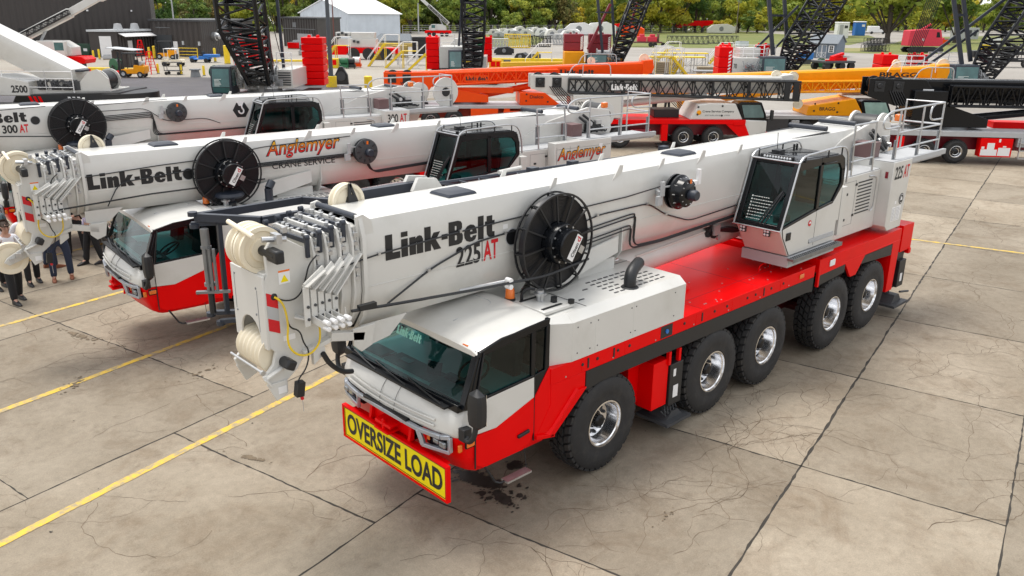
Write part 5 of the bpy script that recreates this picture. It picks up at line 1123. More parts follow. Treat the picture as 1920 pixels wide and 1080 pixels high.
# ------------------------------------------------------------------ telescopic truck cranes behind (local x along the boom, y away from the open yard, z up)
RV = rad(-43.5)
TW = make_wheel(.53, .34, .25, None, deep=False, n=36)
def truck_crane(label, loc, rz, c, m, m2, deckm):
    root = thing('truck_crane', label, 'crane', loc, rz, 'truck cranes lined up behind the white cranes'); yc = 1.25
    global TW_used
    for x in c['wheels']:
        for y, fl in ((0, 0), (2.5, 1)):
            o = copy_tree(TW); o.parent = root; o.location = (x, y, 0); o.rotation_euler = (0, 0, math.pi*fl)
    x0, x1, z0, z1, h = c['boom']; zr = lambda x: z0+(z1-z0)*(x-x0)/(x1-x0)
    b = MB(); secs = []
    for x in (x0, x1): z = zr(x); secs.append([(x, yc-.38, z), (x, yc+.38, z), (x, yc+.45, z-.08), (x, yc+.45, z-h*.6), (x, yc+.25, z-h), (x, yc-.25, z-h), (x, yc-.45, z-h*.6), (x, yc-.45, z-.08)])
    b.loft(secs); bm_ = b.build('boom', m, root)
    b = MB(); z = zr(x0); b.prism([(x0-1.5, z+.02), (x0+.9, z+.0), (x0+1.3, z-.5), (x0+.9, z-h-.15), (x0-.3, z-h-.15), (x0-1.5, z-h*.75)], 'y', yc-.62, yc-.52); b.prism([(x0-1.5, z+.02), (x0+.9, z+.0), (x0+1.3, z-.5), (x0+.9, z-h-.15), (x0-.3, z-h-.15), (x0-1.5, z-h*.75)], 'y', yc+.5, yc+.6); b.box(x0-1.4, x0+.8, yc-.5, yc+.5, z-h*.7, z-h*.6)
    o = b.build('winch_frame', m, root, split=False, bevel=.02)
    for q, xx in enumerate((x0-1.05, x0-.25)):
        b = MB(); b.lathe((xx, yc-.48, z-.22), 'y', [(0, 0), (.30, 0), (.30, .06), (.2, .06), (.2, .84), (.30, .84), (.30, .9), (0, .9)], 20); w_ = b.build('winch_drum', BLACK, root)
        b = MB(); b.lathe((xx, yc-.66, z-.3), 'y', [(0, -.06), (.1, -.06), (.13, .0), (.13, .05)], 14); b.box(xx-.22, xx+.22, yc-.66, yc-.62, z-.55, z-.10); b.build('winch_motor', BLACK if m != BLACK else DGREY, w_, bevel=.01)
    b = MB()
    for q in range(6): b.path([(x0-.6+.1*q, yc-.66, z-.5), (x0-.3+.12*q, yc-.75, z-h-.1), (x0+.2+.12*q, yc-.7, z-h-.6), (x0+.9, yc-.5, z-h-.9)], .022, 5)
    b.build('hydraulic_hoses', BLACK if m != BLACK else LGREY, root)
    # turret with slew ring, lift cylinder
    tx0, tx1 = c['turret']; zd = c['deck'][2]
    b = MB(); b.prism([(tx0, zd+.12), (tx0-.1, z0-h-.1), (tx0+.7, z0-h-.05), (tx1, zd+.5), (tx1, zd+.12)], 'y', yc-.8, yc+.8); b.build('turret', m2 if c.get('turret2') else m, root, bevel=.03)
    b = MB(); b.lathe(((tx0+tx1)/2, yc, zd), 'z', [(.75, 0), (.75, .12), (0, .12)], 28); b.build('slew_ring', CREAM if m == BLACK else GREY, root)
    xa, za, xb_, zb_ = c['cyl']
    b = MB(); b.tube((xa, yc-.1, za), (xb_, yc-.1, zb_), .17, 16); cy = b.build('lift_cylinder', m, root)
    if c.get('cw'):
        a0, a1, b0, b1 = c['cw']; b = MB(); b.box(a0, a1, -.1, 2.6, b0, b1); b.build('counterweight', c.get('cwm', m), root, bevel=.04)
    # stowed lattice jib on the near side of the boom
    if c.get('jib'):
        xa, xb_, za, zb_, ha, hb, n = c['jib']; b = MB()
        lattice(b, (xa, yc-.82, za-ha/2), (xb_, yc-.82, zb_-hb/2), .36, ha, .5, hb, n, .055, .032)
        for x in (xa, xa+.3): b.bar((x, yc-.9, za), (x, yc-.9, za-ha), .1, .06)
        for f_ in (.62, .78): x = xa+(xb_-xa)*f_; zz = za+(zb_-za)*f_; b.bar((x, yc-.92, zz+.05), (x, yc-.92, zz-ha-.1), .16, .08); b.cbox((x, yc-.7, zz-ha*.5), (.1, .4, .1))
        [b.box(xb_-q, xb_-q+.28, yc-1.12, yc-1.04, zb_-hb+.02, zb_-.02) for q in (.34, .78)] if c.get('jibplate') else None
        b.build('stowed_jib', c['jibm'], root)
    b = MB()
    for (x, zz, r) in c.get('sheaves', []): b.lathe((x, yc-.1, zz), 'y', [(.03, 0), (r*.5, 0), (r*.8, .02), (r, 0), (r, .1), (r*.8, .08), (.03, .1)], 24)
    if c.get('sheaves'): b.build('sheave', c.get('shm', CREAM), root)
    b = MB(); b.prism([(x1-.35, z1+.05), (x1+.22, z1+.12), (x1+.3, z1-.3), (x1+.1, z1-h-.1), (x1-.35, z1-h)], 'y', yc-.5, yc+.5); b.build('boom_head', c.get('headm', m), root, bevel=.03)
    # carrier deck, boxes, frame
    d0, d1, dz_, dt = c['deck']
    b = MB(); b.box(d0, d1, -.02, 2.5, dz_-dt, dz_); dk = b.build('deck', deckm, root, bevel=.01)
    b = MB(); b.box(d0+.2, d1-.1, .7, 1.8, .55, dz_-dt); b.build('chassis', c.get('chm', DGREY), root)
    for (a0, a1, b0, b1, y0, y1, mm, nm) in c.get('boxes', []):
        b = MB(); b.box(a0, a1, y0, y1, b0, b1); b.build(nm, mm, root, bevel=.02)
    if c.get('hood'):
        pl, mm = c['hood']; b = MB(); b.prism(pl, 'y', .05, 2.45); hd = b.build('engine_hood', mm, root, bevel=.04)
        if c.get('hoodtext'):
            for (s_, x, z_, hh, ww, tm) in c['hoodtext']: text('lettering', s_, tm, hd, (x, .05, z_), (1, 0, 0), (0, 0, 1), hh, ww, .015, .006)
        k = MB(); X0 = pl[0][0]+.35
        for x, z_ in ((X0, dz_+.25), (X0+.02, dz_+.6), (X0+1.2, dz_+.2), (X0+1.2, dz_+.65)): k.lathe((x, .045, z_), 'y', [(0, -.01), (.05, -.01), (.05, .01)], 8)
        k.build('hood_latch', BLACK, hd)
    if c.get('cab'):
        a0, a1, cm = c['cab']; b = MB(); b.prism([(a0, .45), (a0, dz_), (a1+.08, dz_-.05), (a1+.1, .8), (a1-.1, .5)], 'y', .06, 1.25); cb = b.build('cab', cm, root, bevel=.05)
        b = MB(); zt = dz_+.82
        b.prism([(a0, dz_-.02), (a0-.25, zt-.1), (a0-.1, zt), (a1-.25, zt), (a1+.02, dz_+.25), (a1+.06, dz_-.06)], 'y', .1, 1.2); b.build('cab_frame', GBLACK, cb, bevel=.03)
        b = MB(); b.prism([(a0+.1, dz_+.1), (a0-.08, zt-.12), (a1-.32, zt-.12), (a1-.1, dz_+.25), (a1-.08, dz_+.1)], 'y', .086, .098); b.build('side_window', c.get('glm', mat('window_reflection', (.10, .16, .16), .08, var=.3, scale=2)), cb)
        b = MB(); b.bar((a1, .05, dz_+.1), (a1+.12, -.25, dz_+.2), .04); b.cbox((a1+.14, -.3, dz_+.25), (.12, .22, .5)); b.build('mirror', BLACK, cb, bevel=.03)
        b = MB(); b.box(a1-.1, a1+.18, .08, 2.3, .5, .78); b.build('bumper', c.get('bumpm', m2), root, bevel=.03)
        b = MB(); b.prism([(a0-.9, dz_-.12), (a0+.1, dz_-.12), (a0+.4, .62), (a0-.1, .55)], 'y', .02, .1); b.build('front_wing', c.get('wingm', m2), root)
        b = MB(); b.box(a1+.1, a1+.19, .2, .38, .62, .74); b.build('headlight', AMBER, root, bevel=.02)
    # outriggers: box, diagonal leg, float
    for x in c.get('jacks', []):
        b = MB(); b.box(x-.16, x+.16, .0, .3, .35, 1.15); j_ = b.build('outrigger_jack', c.get('jackm', m2), root, bevel=.02)
        b = MB(); b.box(x-.32, x+.32, -.12, .4, .14, .2); b.tube((x, .15, .2), (x, .15, .4), .07); b.build('outrigger_float', BLACK, j_)
    b = MB(); rx0, rx1, rz_ = c['rail']
    b.path([(rx0, yc-.5, rz_), (rx0+.2, yc-.5, rz_+.4), (rx0+.5, yc-.5, rz_+.52), (rx1, yc-.5, rz_+.52), (rx1+.05, yc-.5, rz_)], .025)
    b.tube((rx0+.7, yc-.5, rz_), (rx0+.7, yc-.5, rz_+.52), .02); b.build('boom_rail', STEEL if not c.get('railm') else c['railm'], root)
    for (s_, x, z_, hh, ww, tm, hv, bgm) in c.get('btext', []):
        zz = yc-.452 if not bgm else yc-1.03
        if bgm: b = MB(); b.box(x-.08, x+ww+.08, zz, zz+.015, z_-.07, z_+hh+.07); o = b.build('name_board', bgm, root)
        if hv: heavy('lettering', s_, tm, bm_ if not bgm else o, (x, zz, z_), (1, 0, 0), (0, 0, 1), hh, ww, .006)
        else: text('lettering', s_, tm, bm_, (x, zz, z_), (1, 0, 0), (0, 0, 1), hh, ww, .03, .006)
    return root
OC = ORANGE
truck_crane('white crane with black lattice jib on its boom over a red carrier with white bonnet', (28.32, 15.42, 0), rad(-39), dict(wheels=[0, 1.48, -4.6, -3.1], boom=(-5.9, 5.2, 3.36, 3.34, .82), turret=(-5.4, -3.1), cyl=(-4.4, 1.85, 1.3, 2.42), deck=(-6.5, 3.0, 1.36, .2), chm=DKRED,
    jib=(-5.6, 5.6, 3.22, 3.14, .62, .88, 13), jibm=BLACK, jibplate=True, sheaves=[(4.75, 3.36, .26), (5.6, 3.3, .26), (6.0, 2.0, .24)], hood=([(.26, 1.362), (.66, 2.08), (1.2, 2.14), (2.45, 2.12), (2.86, 1.362)], WHITE), hoodtext=[('Crane Service Company', .85, 1.68, .13, 1.55, INK), ('ESTABLISHED 1970', 1.0, 1.54, .06, 1.2, GREY)],
    cab=(2.85, 4.0, WHITE), wingm=RED, bumpm=RED, jacks=[-.95], boxes=[(-5.4, -3.0, 1.42, 2.5, .1, .5, WHITE, 'machinery_house'), (-1.3, -.05, 1.36, 1.75, .9, 2.0, BLACK, 'engine_cover'), (2.4, 2.9, 1.1, 1.3, -.03, .3, RED, 'side_step'), (-2.6, -1.6, .5, .9, 0, .3, DKRED, 'ladder_box')], rail=(-5.6, -3.6, 3.36),
    btext=[('Link-Belt', -3.6, 2.72, .28, 1.25, PAPER, 1, INK)]), WHITE, RED, RED)
r1_ = [o for o in COL.objects if o.parent is None and o.name.startswith('truck_crane')][-1]
hs_ = [o for o in COL.objects if o.parent == r1_ and o.name.startswith('machinery_house')][0]
text('lettering', '120', INK, hs_, (-5.3, .1, 1.98), (1, 0, 0), (0, 0, 1), .22, .36, .02); text('lettering', 'HT', INKRED, hs_, (-4.9, .1, 1.98), (1, 0, 0), (0, 0, 1), .22, .2, .02)
b = MB(); b.lathe((.68, .045, 1.70), 'y', [(0, -.004), (.11, -.003), (.115, 0)], 18); b.build('yellow_emblem', YELLOW, r1_)
truck_crane('orange crane with orange lattice jib and an orange bonnet on its deck', (22.93, 28.28, 0), rad(-38), dict(wheels=[0, 1.28, 7.6, 9.0], boom=(-1.0, 12.2, 3.0, 3.62, .85), turret=(.9, 3.2), cyl=(1.9, 1.55, 6.0, 2.35), deck=(-3.4, 9.5, 1.30, .16), chm=mat('orange_shade', (.45, .03, .004), .5),
    jib=(.9, 7.0, 3.0, 3.2, .62, .5, 8), jibm=OC, sheaves=[(9.0, 3.62, .22), (12.0, 3.75, .28)], shm=CREAM, hood=([(4.9, 1.302), (4.9, 2.0), (6.3, 1.98), (7.2, 1.302)], OC), hoodtext=[('Dielco', 5.45, 1.68, .17, .75, INK)], cab=(8.6, 10.0, OC), jacks=[-2.2, 4.2],
    boxes=[(2.2, 3.7, .4, 1.13, -.04, .4, OC, 'tool_box'), (4.0, 4.9, .55, 1.0, -.04, .3, OC, 'tool_box'), (5.1, 6.2, .6, 1.12, -.03, .3, LGREY, 'step_box'), (-3.4, -2.6, .6, 1.2, 0, .6, LGREY, 'rear_box'), (1.2, 4.6, 1.9, 2.2, .6, .9, OC, 'inner_arm')], rail=(8.2, 10.3, 3.5),
    btext=[('Link-Belt', 1.95, 2.62, .20, 1.2, INK, 1, OC), ('Link-Belt', 7.2, 2.92, .26, 1.9, INK, 1, None)]), OC, OC, LGREY)
truck_crane('yellow crane with long yellow boom and matching bonnet above a grey deck', (35.31, 12.84, 0), rad(-44), dict(wheels=[0, -1.35, -6.6, -5.2], boom=(-6.8, 7.0, 3.12, 3.78, .98), turret=(-6.3, -4.1), cyl=(-5.2, 1.85, -.5, 2.5), deck=(-7.5, 4.4, 1.28, .18),
    jib=(-.6, 6.5, 2.95, 3.1, .52, .5, 9), jibm=YELLOW, sheaves=[(4.7, 3.85, .22), (7.1, 3.8, .32)], hood=([(.0, 1.282), (.05, 1.78), (2.4, 2.16), (2.95, 1.282)], YELLOW), hoodtext=[('BRAGG', .62, 1.55, .17, .8, INK)], cab=(2.95, 4.3, YELLOW), glm=mat('pale_window', (.30, .45, .40), .1, var=.2), jacks=[-2.2],
    boxes=[(-2.0, -.9, .3, 1.1, -.02, .3, DGREY, 'tool_box'), (-.75, -.35, .4, 1.05, -.05, .3, LGREY, 'step_box'), (-3.2, -2.4, .5, 1.1, -.02, .2, LGREY, 'step_box'), (2.2, 4.2, 2.2, 2.4, 1.4, 2.2, WHITE, 'air_cleaner')], rail=(4.1, 6.5, 3.45), railm=PAPER,
    btext=[('BRAGG', 3.75, 3.2, .24, 1.95, INK, 0, None)]), YELLOW, DGREY, LGREY)
truck_crane('black crane with black boom and jib above a pale deck with red tool box', (34.10, 5.02, 0), rad(-50), dict(wheels=[0, -1.35, 5.6, 7.0], boom=(-2.4, 9.5, 3.55, 3.6, 1.0), turret=(-1.2, 1.3), cyl=(.8, 1.9, 5.0, 2.4), deck=(-3.2, 8.5, 1.42, .22), chm=DKRED,
    jib=(-.5, 8.5, 3.32, 3.3, .85, .8, 13), jibm=GBLACK, sheaves=[(.0, 3.2, .3), (-.55, 3.1, .16)], jacks=[-2.4, 4.4], jackm=RED, boxes=[(.95, 2.3, .35, 1.16, -.04, .4, RED, 'tool_box'), (-2.0, -.6, 1.6, 3.1, .3, 2.2, GBLACK, 'machinery_house'), (2.5, 3.3, .8, 1.2, -.02, .3, LGREY, 'step_box'), (2.0, 8.0, 1.42, 1.7, 1.5, 2.3, RED, 'boom_rest')], rail=(-2.0, -.4, 3.55),
    btext=[]), GBLACK, RED, LGREY)
r5_ = 0
r4_ = [o for o in COL.objects if o.parent is None and o.name.startswith('truck_crane')][-1]
b = MB()
for x, z_, w_, h_ in ((1.0, .42, .68, .26), (1.02, .70, .12, .1), (1.25, .68, .30, .28), (1.72, .42, .5, .34), (1.9, .78, .14, .06), (1.7, 1.0, .08, .14)): b.box(x, x+w_, -.046, -.041, z_, z_+h_)
b.box(1.0, 2.25, -.0445, -.041, .41, .42); b.build('data_sheet', PAPER, r4_)
b = MB(); [b.box(x, x+w_, .58, .60, z_, z_+h_) for x, z_, w_, h_ in ((-1.6, 2.95, .45, .2), (-1.75, 2.5, .14, .14), (-.9, 2.5, .14, .14))]; b.build('sticker', PAPER, r4_)
b = MB()
for i in range(3): b.box(2.55, 3.5, -.15, .1, .30+.33*i, .35+.33*i)
for x in (2.55, 3.46): b.box(x, x+.04, -.12, -.06, .3, 1.2)
b.build('access_step', STEEL, r4_)
for o in list(COL.objects):
    if o == TW: pass
def _rm(o):
    for ch in [q for q in COL.objects if q.parent == o]: _rm(ch)
    bpy.data.objects.remove(o)
_rm(TW)

# ------------------------------------------------------------------ lattice boom crawler cranes (local x to the side, y away, z up)
def crawler(label, loc, rz, c):
    root = thing('crawler_crane', label, 'crane', loc, rz, 'lattice boom crawler cranes standing upright')
    hm = c.get('house', WHITE)
    for x in (-2.6, 2.6):
        b = MB(); b.prism([(-3.4, .5), (-3.2, .12), (-2.8, .0), (2.8, .0), (3.2, .12), (3.4, .5), (3.2, .9), (2.8, 1.02), (-2.8, 1.02), (-3.2, .9)], 'x', x-.45, x+.45); t_ = b.build('crawler_track', DGREY, root, bevel=.03)
        b = MB()
        for q in range(20): b.box(x-.47, x+.47, -3.0+.31*q, -2.85+.31*q, 1.02, 1.06)
        b.build('track_shoe', BLACK, t_, split=False)
    b = MB(); b.box(-2.2, 2.2, -1.2, 1.2, .5, 1.1); b.lathe((0, 0, 1.1), 'z', [(1.1, 0), (1.1, .2), (0, .2)], 24); b.build('car_body', c.get('low', GREY), root)
    b = MB()
    for (x0, x1, y0, y1, z0, z1) in c['houses']: b.box(x0, x1, y0, y1, z0, z1)
    h = b.build('machinery_house', hm, root, bevel=.04, split=False)
    if c.get('text'):
        for (s_, x, y, z_, hh, ww, tm) in c['text']: text('lettering', s_, tm, h, (x, y, z_), (1, 0, 0), (0, 0, 1), hh, ww, .02, .01)
    b = MB()
    for (x0, x1, y, z0, z1, n) in c.get('vents', []):
        for i in range(n): z = z0+(z1-z0)*i/n; b.box(x0, x1, y-.02, y, z, z+(z1-z0)/n*.55)
    if b.v: b.build('vent_slot', DGREY, h, smooth=False)
    x0, x1, y0, y1, z0, z1 = c['cab']
    b = MB(); b.prism([(y1, z0), (y0+.1, z0), (y0-.05, z0+.5), (y0+.12, z1), (y1, z1)], 'x', x0, x1); cb = b.build('cab', c.get('cabm', NAVY), root, bevel=.05)
    b = MB(); b.add([(x0+.12, y0-.03, z0+.45), (x1-.12, y0-.03, z0+.45), (x1-.12, y0+.10, z1-.15), (x0+.12, y0+.10, z1-.15)], [(0, 1, 2, 3)]); b.add([(x0+.12, y0+.08, z0+.1), (x1-.12, y0+.08, z0+.1), (x1-.12, y0-.04, z0+.42), (x0+.12, y0-.04, z0+.42)], [(0, 1, 2, 3)])
    CG = mat('cab_glass_teal', (.055, .14, .14), .06, var=.35, scale=1.2, coat=.3)
    for q in (0, 1): 
        for v in range(4): pass
    M2 = MB(); M2.v = [(p[0], p[1]-.03, p[2]) for p in b.v]; M2.f = b.f; M2.build('front_window', CG, cb, split=False)
    b = MB()
    for xx in (x0-.012, x1+.012): b.add([(xx, y0+.2, z0+.5), (xx, y1-.2, z0+.5), (xx, y1-.2, z1-.2), (xx, y0+.25, z1-.2)], [(0, 1, 2, 3)])
    b.build('side_window', CG, cb)
    b = MB(); r = random.Random(int(abs(loc[0])))
    for i in range(6): b.box(x0+.25, x0+.25+r.uniform(.3, .55)*(x1-x0-.4), y0-.07, y0-.062, z0+.5+.08*i, z0+.54+.08*i)
    b.build('notice_print', MATS['faded_print'], cb, split=False)
    for (x0, x1, y0, y1, z0, z1, n, m) in c['weights']:
        for i in range(n):
            a, d = z0+(z1-z0)*i/n, z0+(z1-z0)*(i+1)/n-.02
            b = MB(); b.box(x0, x1, y0, y1, a, d); s = b.build('counterweight', m, root, bevel=.05)
        b = MB()
        for q in ((x0+x1)/2-.3, (x0+x1)/2+.3): b.lathe((q, (y0+y1)/2, z1), 'z', [(.12, -.02), (.12, .12), (0, .14)], 8)
        b.build('lifting_lug', m, root, split=False)
        if c.get('stripe'):
            b = MB()
            for i in range(8): z = z0+.1+(z1-z0-.4)*i/8; b.add([(x1-.32, y0-.012, z), (x1-.1, y0-.012, z+.12), (x1-.1, y0-.012, z+.26), (x1-.32, y0-.012, z+.14)], [(0, 1, 2, 3)])
            b.build('marker_stripe', PAPER, root, split=False)
    # rails and ladders
    b = MB()
    for (x0, x1, y, z0) in c.get('rails', []):
        n = max(2, int((x1-x0)/.8)+1)
        for i in range(n): x = x0+(x1-x0)*i/(n-1); b.tube((x, y, z0), (x, y, z0+1.05), .035, 6)
        for z in (.35, .7, 1.05): b.tube((x0, y, z0+z), (x1, y, z0+z), .03, 6)
    if b.v: b.build('guard_rail', PAPER, root)
    # boom: tapered foot then parallel lattice
    b = MB(); P = [Vector(p[:3]) for p in c['boom']]; W = [p[3:] for p in c['boom']]; N = c['bays']
    for i in range(len(P)-1):
        lattice(b, P[i], P[i+1], W[i][0], W[i][1], W[i+1][0], W[i+1][1], N[i], c.get('r', .09), .075, side=(1, c.get('tw', 0), 0))
    bo = b.build('lattice_boom', GBLACK, root, split=False)
    if c.get('pend'):
        b = MB()
        for p, q in c['pend']: b.tube(p, q, .03, 5)
        b.build('pendant_rope', BLACK, root, split=False)
    for p, q, w_, m in c.get('struts', []):
        b = MB(); b.bar(p, q, w_, w_); b.build('mast_strut', m, root)
    b = MB(); r = random.Random(7)
    for i in range(26): x = r.uniform(-1.0, 1.2); b.path([(x, -1.4, 1.3+r.uniform(0, .8)), (x+r.uniform(-.4, .4), -1.7, 1.5+r.uniform(0, .6)), (x+r.uniform(-.5, .5), -1.4, 1.9+r.uniform(0, .6))], .04, 4)
    for i in range(10): b.cbox((r.uniform(-1.2, 1.4), -1.3, r.uniform(1.3, 2.2)), (r.uniform(.1, .5), .3, r.uniform(.1, .4)))
    b.build('boom_foot_hydraulics', GREY, root, split=False)
    b = MB(); b.lathe((0, .6, 2.2), 'x', [(.5, -.7), (.5, -.6), (.35, -.6), (.35, .6), (.5, .6), (.5, .7)], 20); b.build('hoist_drum', LGREY, root)
    return root
crawler('black lattice boom crane with tall red counterweight stacks beside the dark asphalt', (21.03, 43.39, 0), RV, dict(houses=[(-1.35, -.2, -1.2, 3.5, 1.3, 2.6), (1.0, 2.0, -.6, 3.5, 1.3, 2.5)], vents=[(1.1, 1.9, -.62, 1.5, 2.4, 6)], cab=(-2.75, -1.45, -2.2, -.6, 1.05, 2.75), weights=[(1.75, 3.2, 3.2, 4.6, 1.2, 4.4, 7, RED), (-3.0, -1.4, 3.2, 4.6, 1.2, 4.4, 7, RED)],
    rails=[(1.05, 2.0, -.5, 2.5), (-2.2, -1.3, 1.0, 2.6)], boom=[(.25, -1.6, 1.7, 1.25, .9), (-.45, -2.0, 5.1, 2.35, 1.9), (-.75, -3.8, 22, 2.35, 1.9)], bays=[5, 12], r=.15, pend=[((-.3, 2.5, 2.6), (-.6, -2, 14)), ((.6, 2.5, 2.6), (-.2, -2, 14)), ((0, 2, 2.2), (-.5, -2.5, 16)), ((.2, 2, 2.2), (-.3, -2.5, 16))],
    struts=[((-.6, 1.6, 2.2), (-.9, 2.4, 10), .18, NAVY), ((.9, 1.6, 2.2), (.5, 2.4, 10), .18, NAVY)]))
crawler('black lattice boom crane behind the orange boom with one tall red weight stack', (45.36, 51.91, 0), RV, dict(houses=[(-2.3, -.2, -.5, 3.2, 1.2, 3.1), (.9, 2.0, -.5, 3, 1.2, 2.3)], vents=[], cab=(-1.35, -.1, -2.3, -.8, 1.0, 2.9), weights=[(-3.5, -2.35, -.4, 1.8, 1.1, 3.95, 5, RED), (1.6, 2.4, 2.8, 3.6, 1.6, 3.9, 4, RED)],
    rails=[(-2.2, -.9, -.4, 3.1)], boom=[(.85, -1.6, 1.5, 1.5, 1.0), (.9, -1.8, 4.3, 1.9, 1.6), (1.15, -3.0, 20, 2.3, 1.8)], bays=[5, 12], r=.11, struts=[((-.7, 1.6, 2.5), (-.15, 1.9, 9.5), .2, NAVY), ((-.1, 1.2, 2.4), (.05, 1.4, 9.5), .16, BLACK), ((.3, 2.0, 2.4), (-.9, 2.3, 10), .2, NAVY)]))
crawler('maroon and orange lattice boom crane with maroon mast struts', (61.11, 48.79, 0), RV, dict(house=YELLOW, low=YELLOW, houses=[(-4.0, -2.0, -.6, 2.5, .9, 2.4), (.6, 2.0, -1, 2.5, .8, 1.8)], vents=[], cab=(-1.9, .2, -2.0, -.5, 1.0, 2.3), cabm=BLACK, weights=[(-4.0, -2.0, .8, 2.6, 2.42, 4.1, 2, DKRED), (-1.4, .9, 1.6, 3.2, 2.2, 4.1, 2, DKRED)], stripe=True,
    boom=[(.95, -.9, .9, .95, .9), (2.1, -1.1, 4.2, 1.7, 1.5), (5.4, -1.8, 14, 1.7, 1.6), (9.4, -2.4, 26, 1.7, 1.6)], bays=[5, 8, 9], r=.11, struts=[((-1.6, .4, 2.6), (.5, .6, 7.0), .24, DKRED), ((2.6, 1.4, 4.4), (3.3, 1.4, 7.2), .22, DKRED), ((-.1, .2, 2.3), (-1.0, .6, 9), .26, NAVY), ((1.1, .6, 3.2), (.5, .9, 9), .24, NAVY), ((-.9, .3, 6.2), (.8, .5, 6.2), .14, NAVY)]))
crawler('grey lattice boom crane with striped red weight stack and a small red name', (61.49, 31.79, 0), RV, dict(houses=[(-2.1, .2, -.8, 2.6, .9, 2.6), (-1.2, .6, .6, 2.6, 2.6, 3.4)], vents=[], cab=(.2, 2.2, -1.9, -.2, 1.0, 2.75), weights=[(-3.3, -2.15, -.7, 1.2, .9, 3.5, 3, RED), (-2.3, -1.6, 2.2, 3.4, 2.2, 3.6, 2, RED), (.9, 1.9, 2.4, 3.6, 1.8, 3.6, 2, RED)], stripe=True, text=[('CROFTON', -1.0, -.81, 1.75, .22, .85, INKRED), ('70', -2.0, -.81, 1.7, .4, .28, INK)],
    rails=[(-2.1, .6, -.5, 2.6), (.9, 1.9, .6, 2.6)], boom=[(2.6, -.6, 1.4, 1.0, .9), (3.6, -.8, 3.9, 2.2, 1.7), (6.5, -1.4, 10, 2.3, 1.8), (11.5, -2.4, 23, 2.3, 1.8)], bays=[4, 6, 10], r=.11, struts=[((1.6, .2, 2.8), (.55, .6, 9), .3, NAVY), ((3.0, .9, 3.4), (2.1, 1.2, 9), .28, NAVY), ((.0, 1.0, 3.0), (3.4, .4, 6.9), .2, NAVY), ((1.1, .6, 6.1), (2.4, .9, 6.1), .18, NAVY), ((1.9, 1.8, 3), (4.8, 1.2, 6.5), .18, NAVY)], tw=.35))
crawler('black lattice boom crane with fanned cables beside the red and white weight stacks', (64.84, 16.00, 0), RV, dict(houses=[(-4.5, -2.2, 1, 3.5, 1.0, 2.2), (-1.9, -1.3, 0, 2, 1, 2.6)], vents=[], cab=(-1.3, .6, -1.8, -.2, 1.0, 2.75), weights=[(-5.4, -4.2, 1.5, 3.4, 1.0, 3.3, 3, RED), (-2.4, -1.3, 2.6, 4.0, 1.6, 3.3, 2, RED)], rails=[(-4.4, -2.4, 1.0, 2.2), (-1.1, 1.4, 3.2, 2.4)],
    boom=[(1.2, -.5, 1.2, 1.0, .9), (2.4, -.7, 4.2, 2.1, 1.7), (5.2, -1.3, 10, 2.4, 1.9), (10.5, -2.4, 21, 2.4, 1.9)], bays=[5, 6, 9], r=.11, struts=[((.1, .1, 2.7), (-1.55, .6, 8.8), .3, NAVY), ((1.0, .6, 2.9), (-.6, 1.0, 8.8), .28, NAVY), ((-.9, .4, 6.3), (.0, .7, 6.3), .2, NAVY), ((-2.6, 1.6, 2.5), (3.2, .5, 7.9), .2, NAVY), ((-1.4, 2.4, 2.5), (1.6, 1.4, 5.2), .18, NAVY)],
    pend=[((-3.4+.12*i, 2.2, 2.3), (-2.4+.16*i, 1.2, 9.5)) for i in range(8)], tw=.35))
# ------------------------------------------------------------------ buildings
def ribbed(name, col, sc_=9, rough=.55):
    m = mat(name, col, rough, var=.08, scale=.6); t = m.node_tree; b = t.nodes['Principled BSDF']
    c = t.nodes.new('ShaderNodeTexCoord'); s = t.nodes.new('ShaderNodeSeparateXYZ'); a = t.nodes.new('ShaderNodeMath'); a.operation = 'ADD'
    w_ = t.nodes.new('ShaderNodeMath'); w_.operation = 'MULTIPLY'; w_.inputs[1].default_value = sc_; q = t.nodes.new('ShaderNodeMath'); q.operation = 'SINE'
    bp = t.nodes.new('ShaderNodeBump'); bp.inputs['Strength'].default_value = .9; bp.inputs['Distance'].default_value = .06
    t.links.new(c.outputs['Object'], s.inputs[0]); t.links.new(s.outputs[0], a.inputs[0]); t.links.new(s.outputs[1], a.inputs[1]); t.links.new(a.outputs[0], w_.inputs[0]); t.links.new(w_.outputs[0], q.inputs[0]); t.links.new(q.outputs[0], bp.inputs['Height']); t.links.new(bp.outputs[0], b.inputs['Normal'])
    return m
BROWN = ribbed('brown_cladding', (.050, .043, .040)); SHEDW = ribbed('white_cladding', (.62, .68, .74), 7); SHEDB = mat('shed_siding', (.13, .17, .22), .7, var=.1, scale=4)
ROOFM = mat('roof_sheet', (.55, .58, .60), .5, var=.06); SHINGLE = mat('roof_shingle', (.17, .19, .21), .85, var=.25, scale=6)
def V2(p): return Vector((p[0], p[1], 0))
def block(name, label, L_, C, R, h, m, roofm=None, fascia=.25):
    """flat roofed building on the parallelogram L, C (near corner), R"""
    L_, C, R = V2(L_), V2(C), V2(R); B = L_+R-C; root = thing(name, label, 'building', C)
    P = [p-C for p in (L_, C, R, B)]; b = MB(); b.add([(p.x, p.y, z) for z in (0, h) for p in P], [(0, 1, 5, 4), (1, 2, 6, 5), (2, 3, 7, 6), (3, 0, 4, 7), (4, 5, 6, 7)]); w_ = b.build('wall', m, root, smooth=False)
    b = MB(); cen = sum(P, Vector())/4; Q = [p+(p-cen).normalized()*.25 for p in P]
    b.add([(p.x, p.y, z) for z in (h+.004, h+fascia) for p in Q], [(0, 1, 5, 4), (1, 2, 6, 5), (2, 3, 7, 6), (3, 0, 4, 7), (4, 5, 6, 7), (3, 2, 1, 0)]); b.build('roof', roofm or DGREY, root, smooth=False)
    return root, P
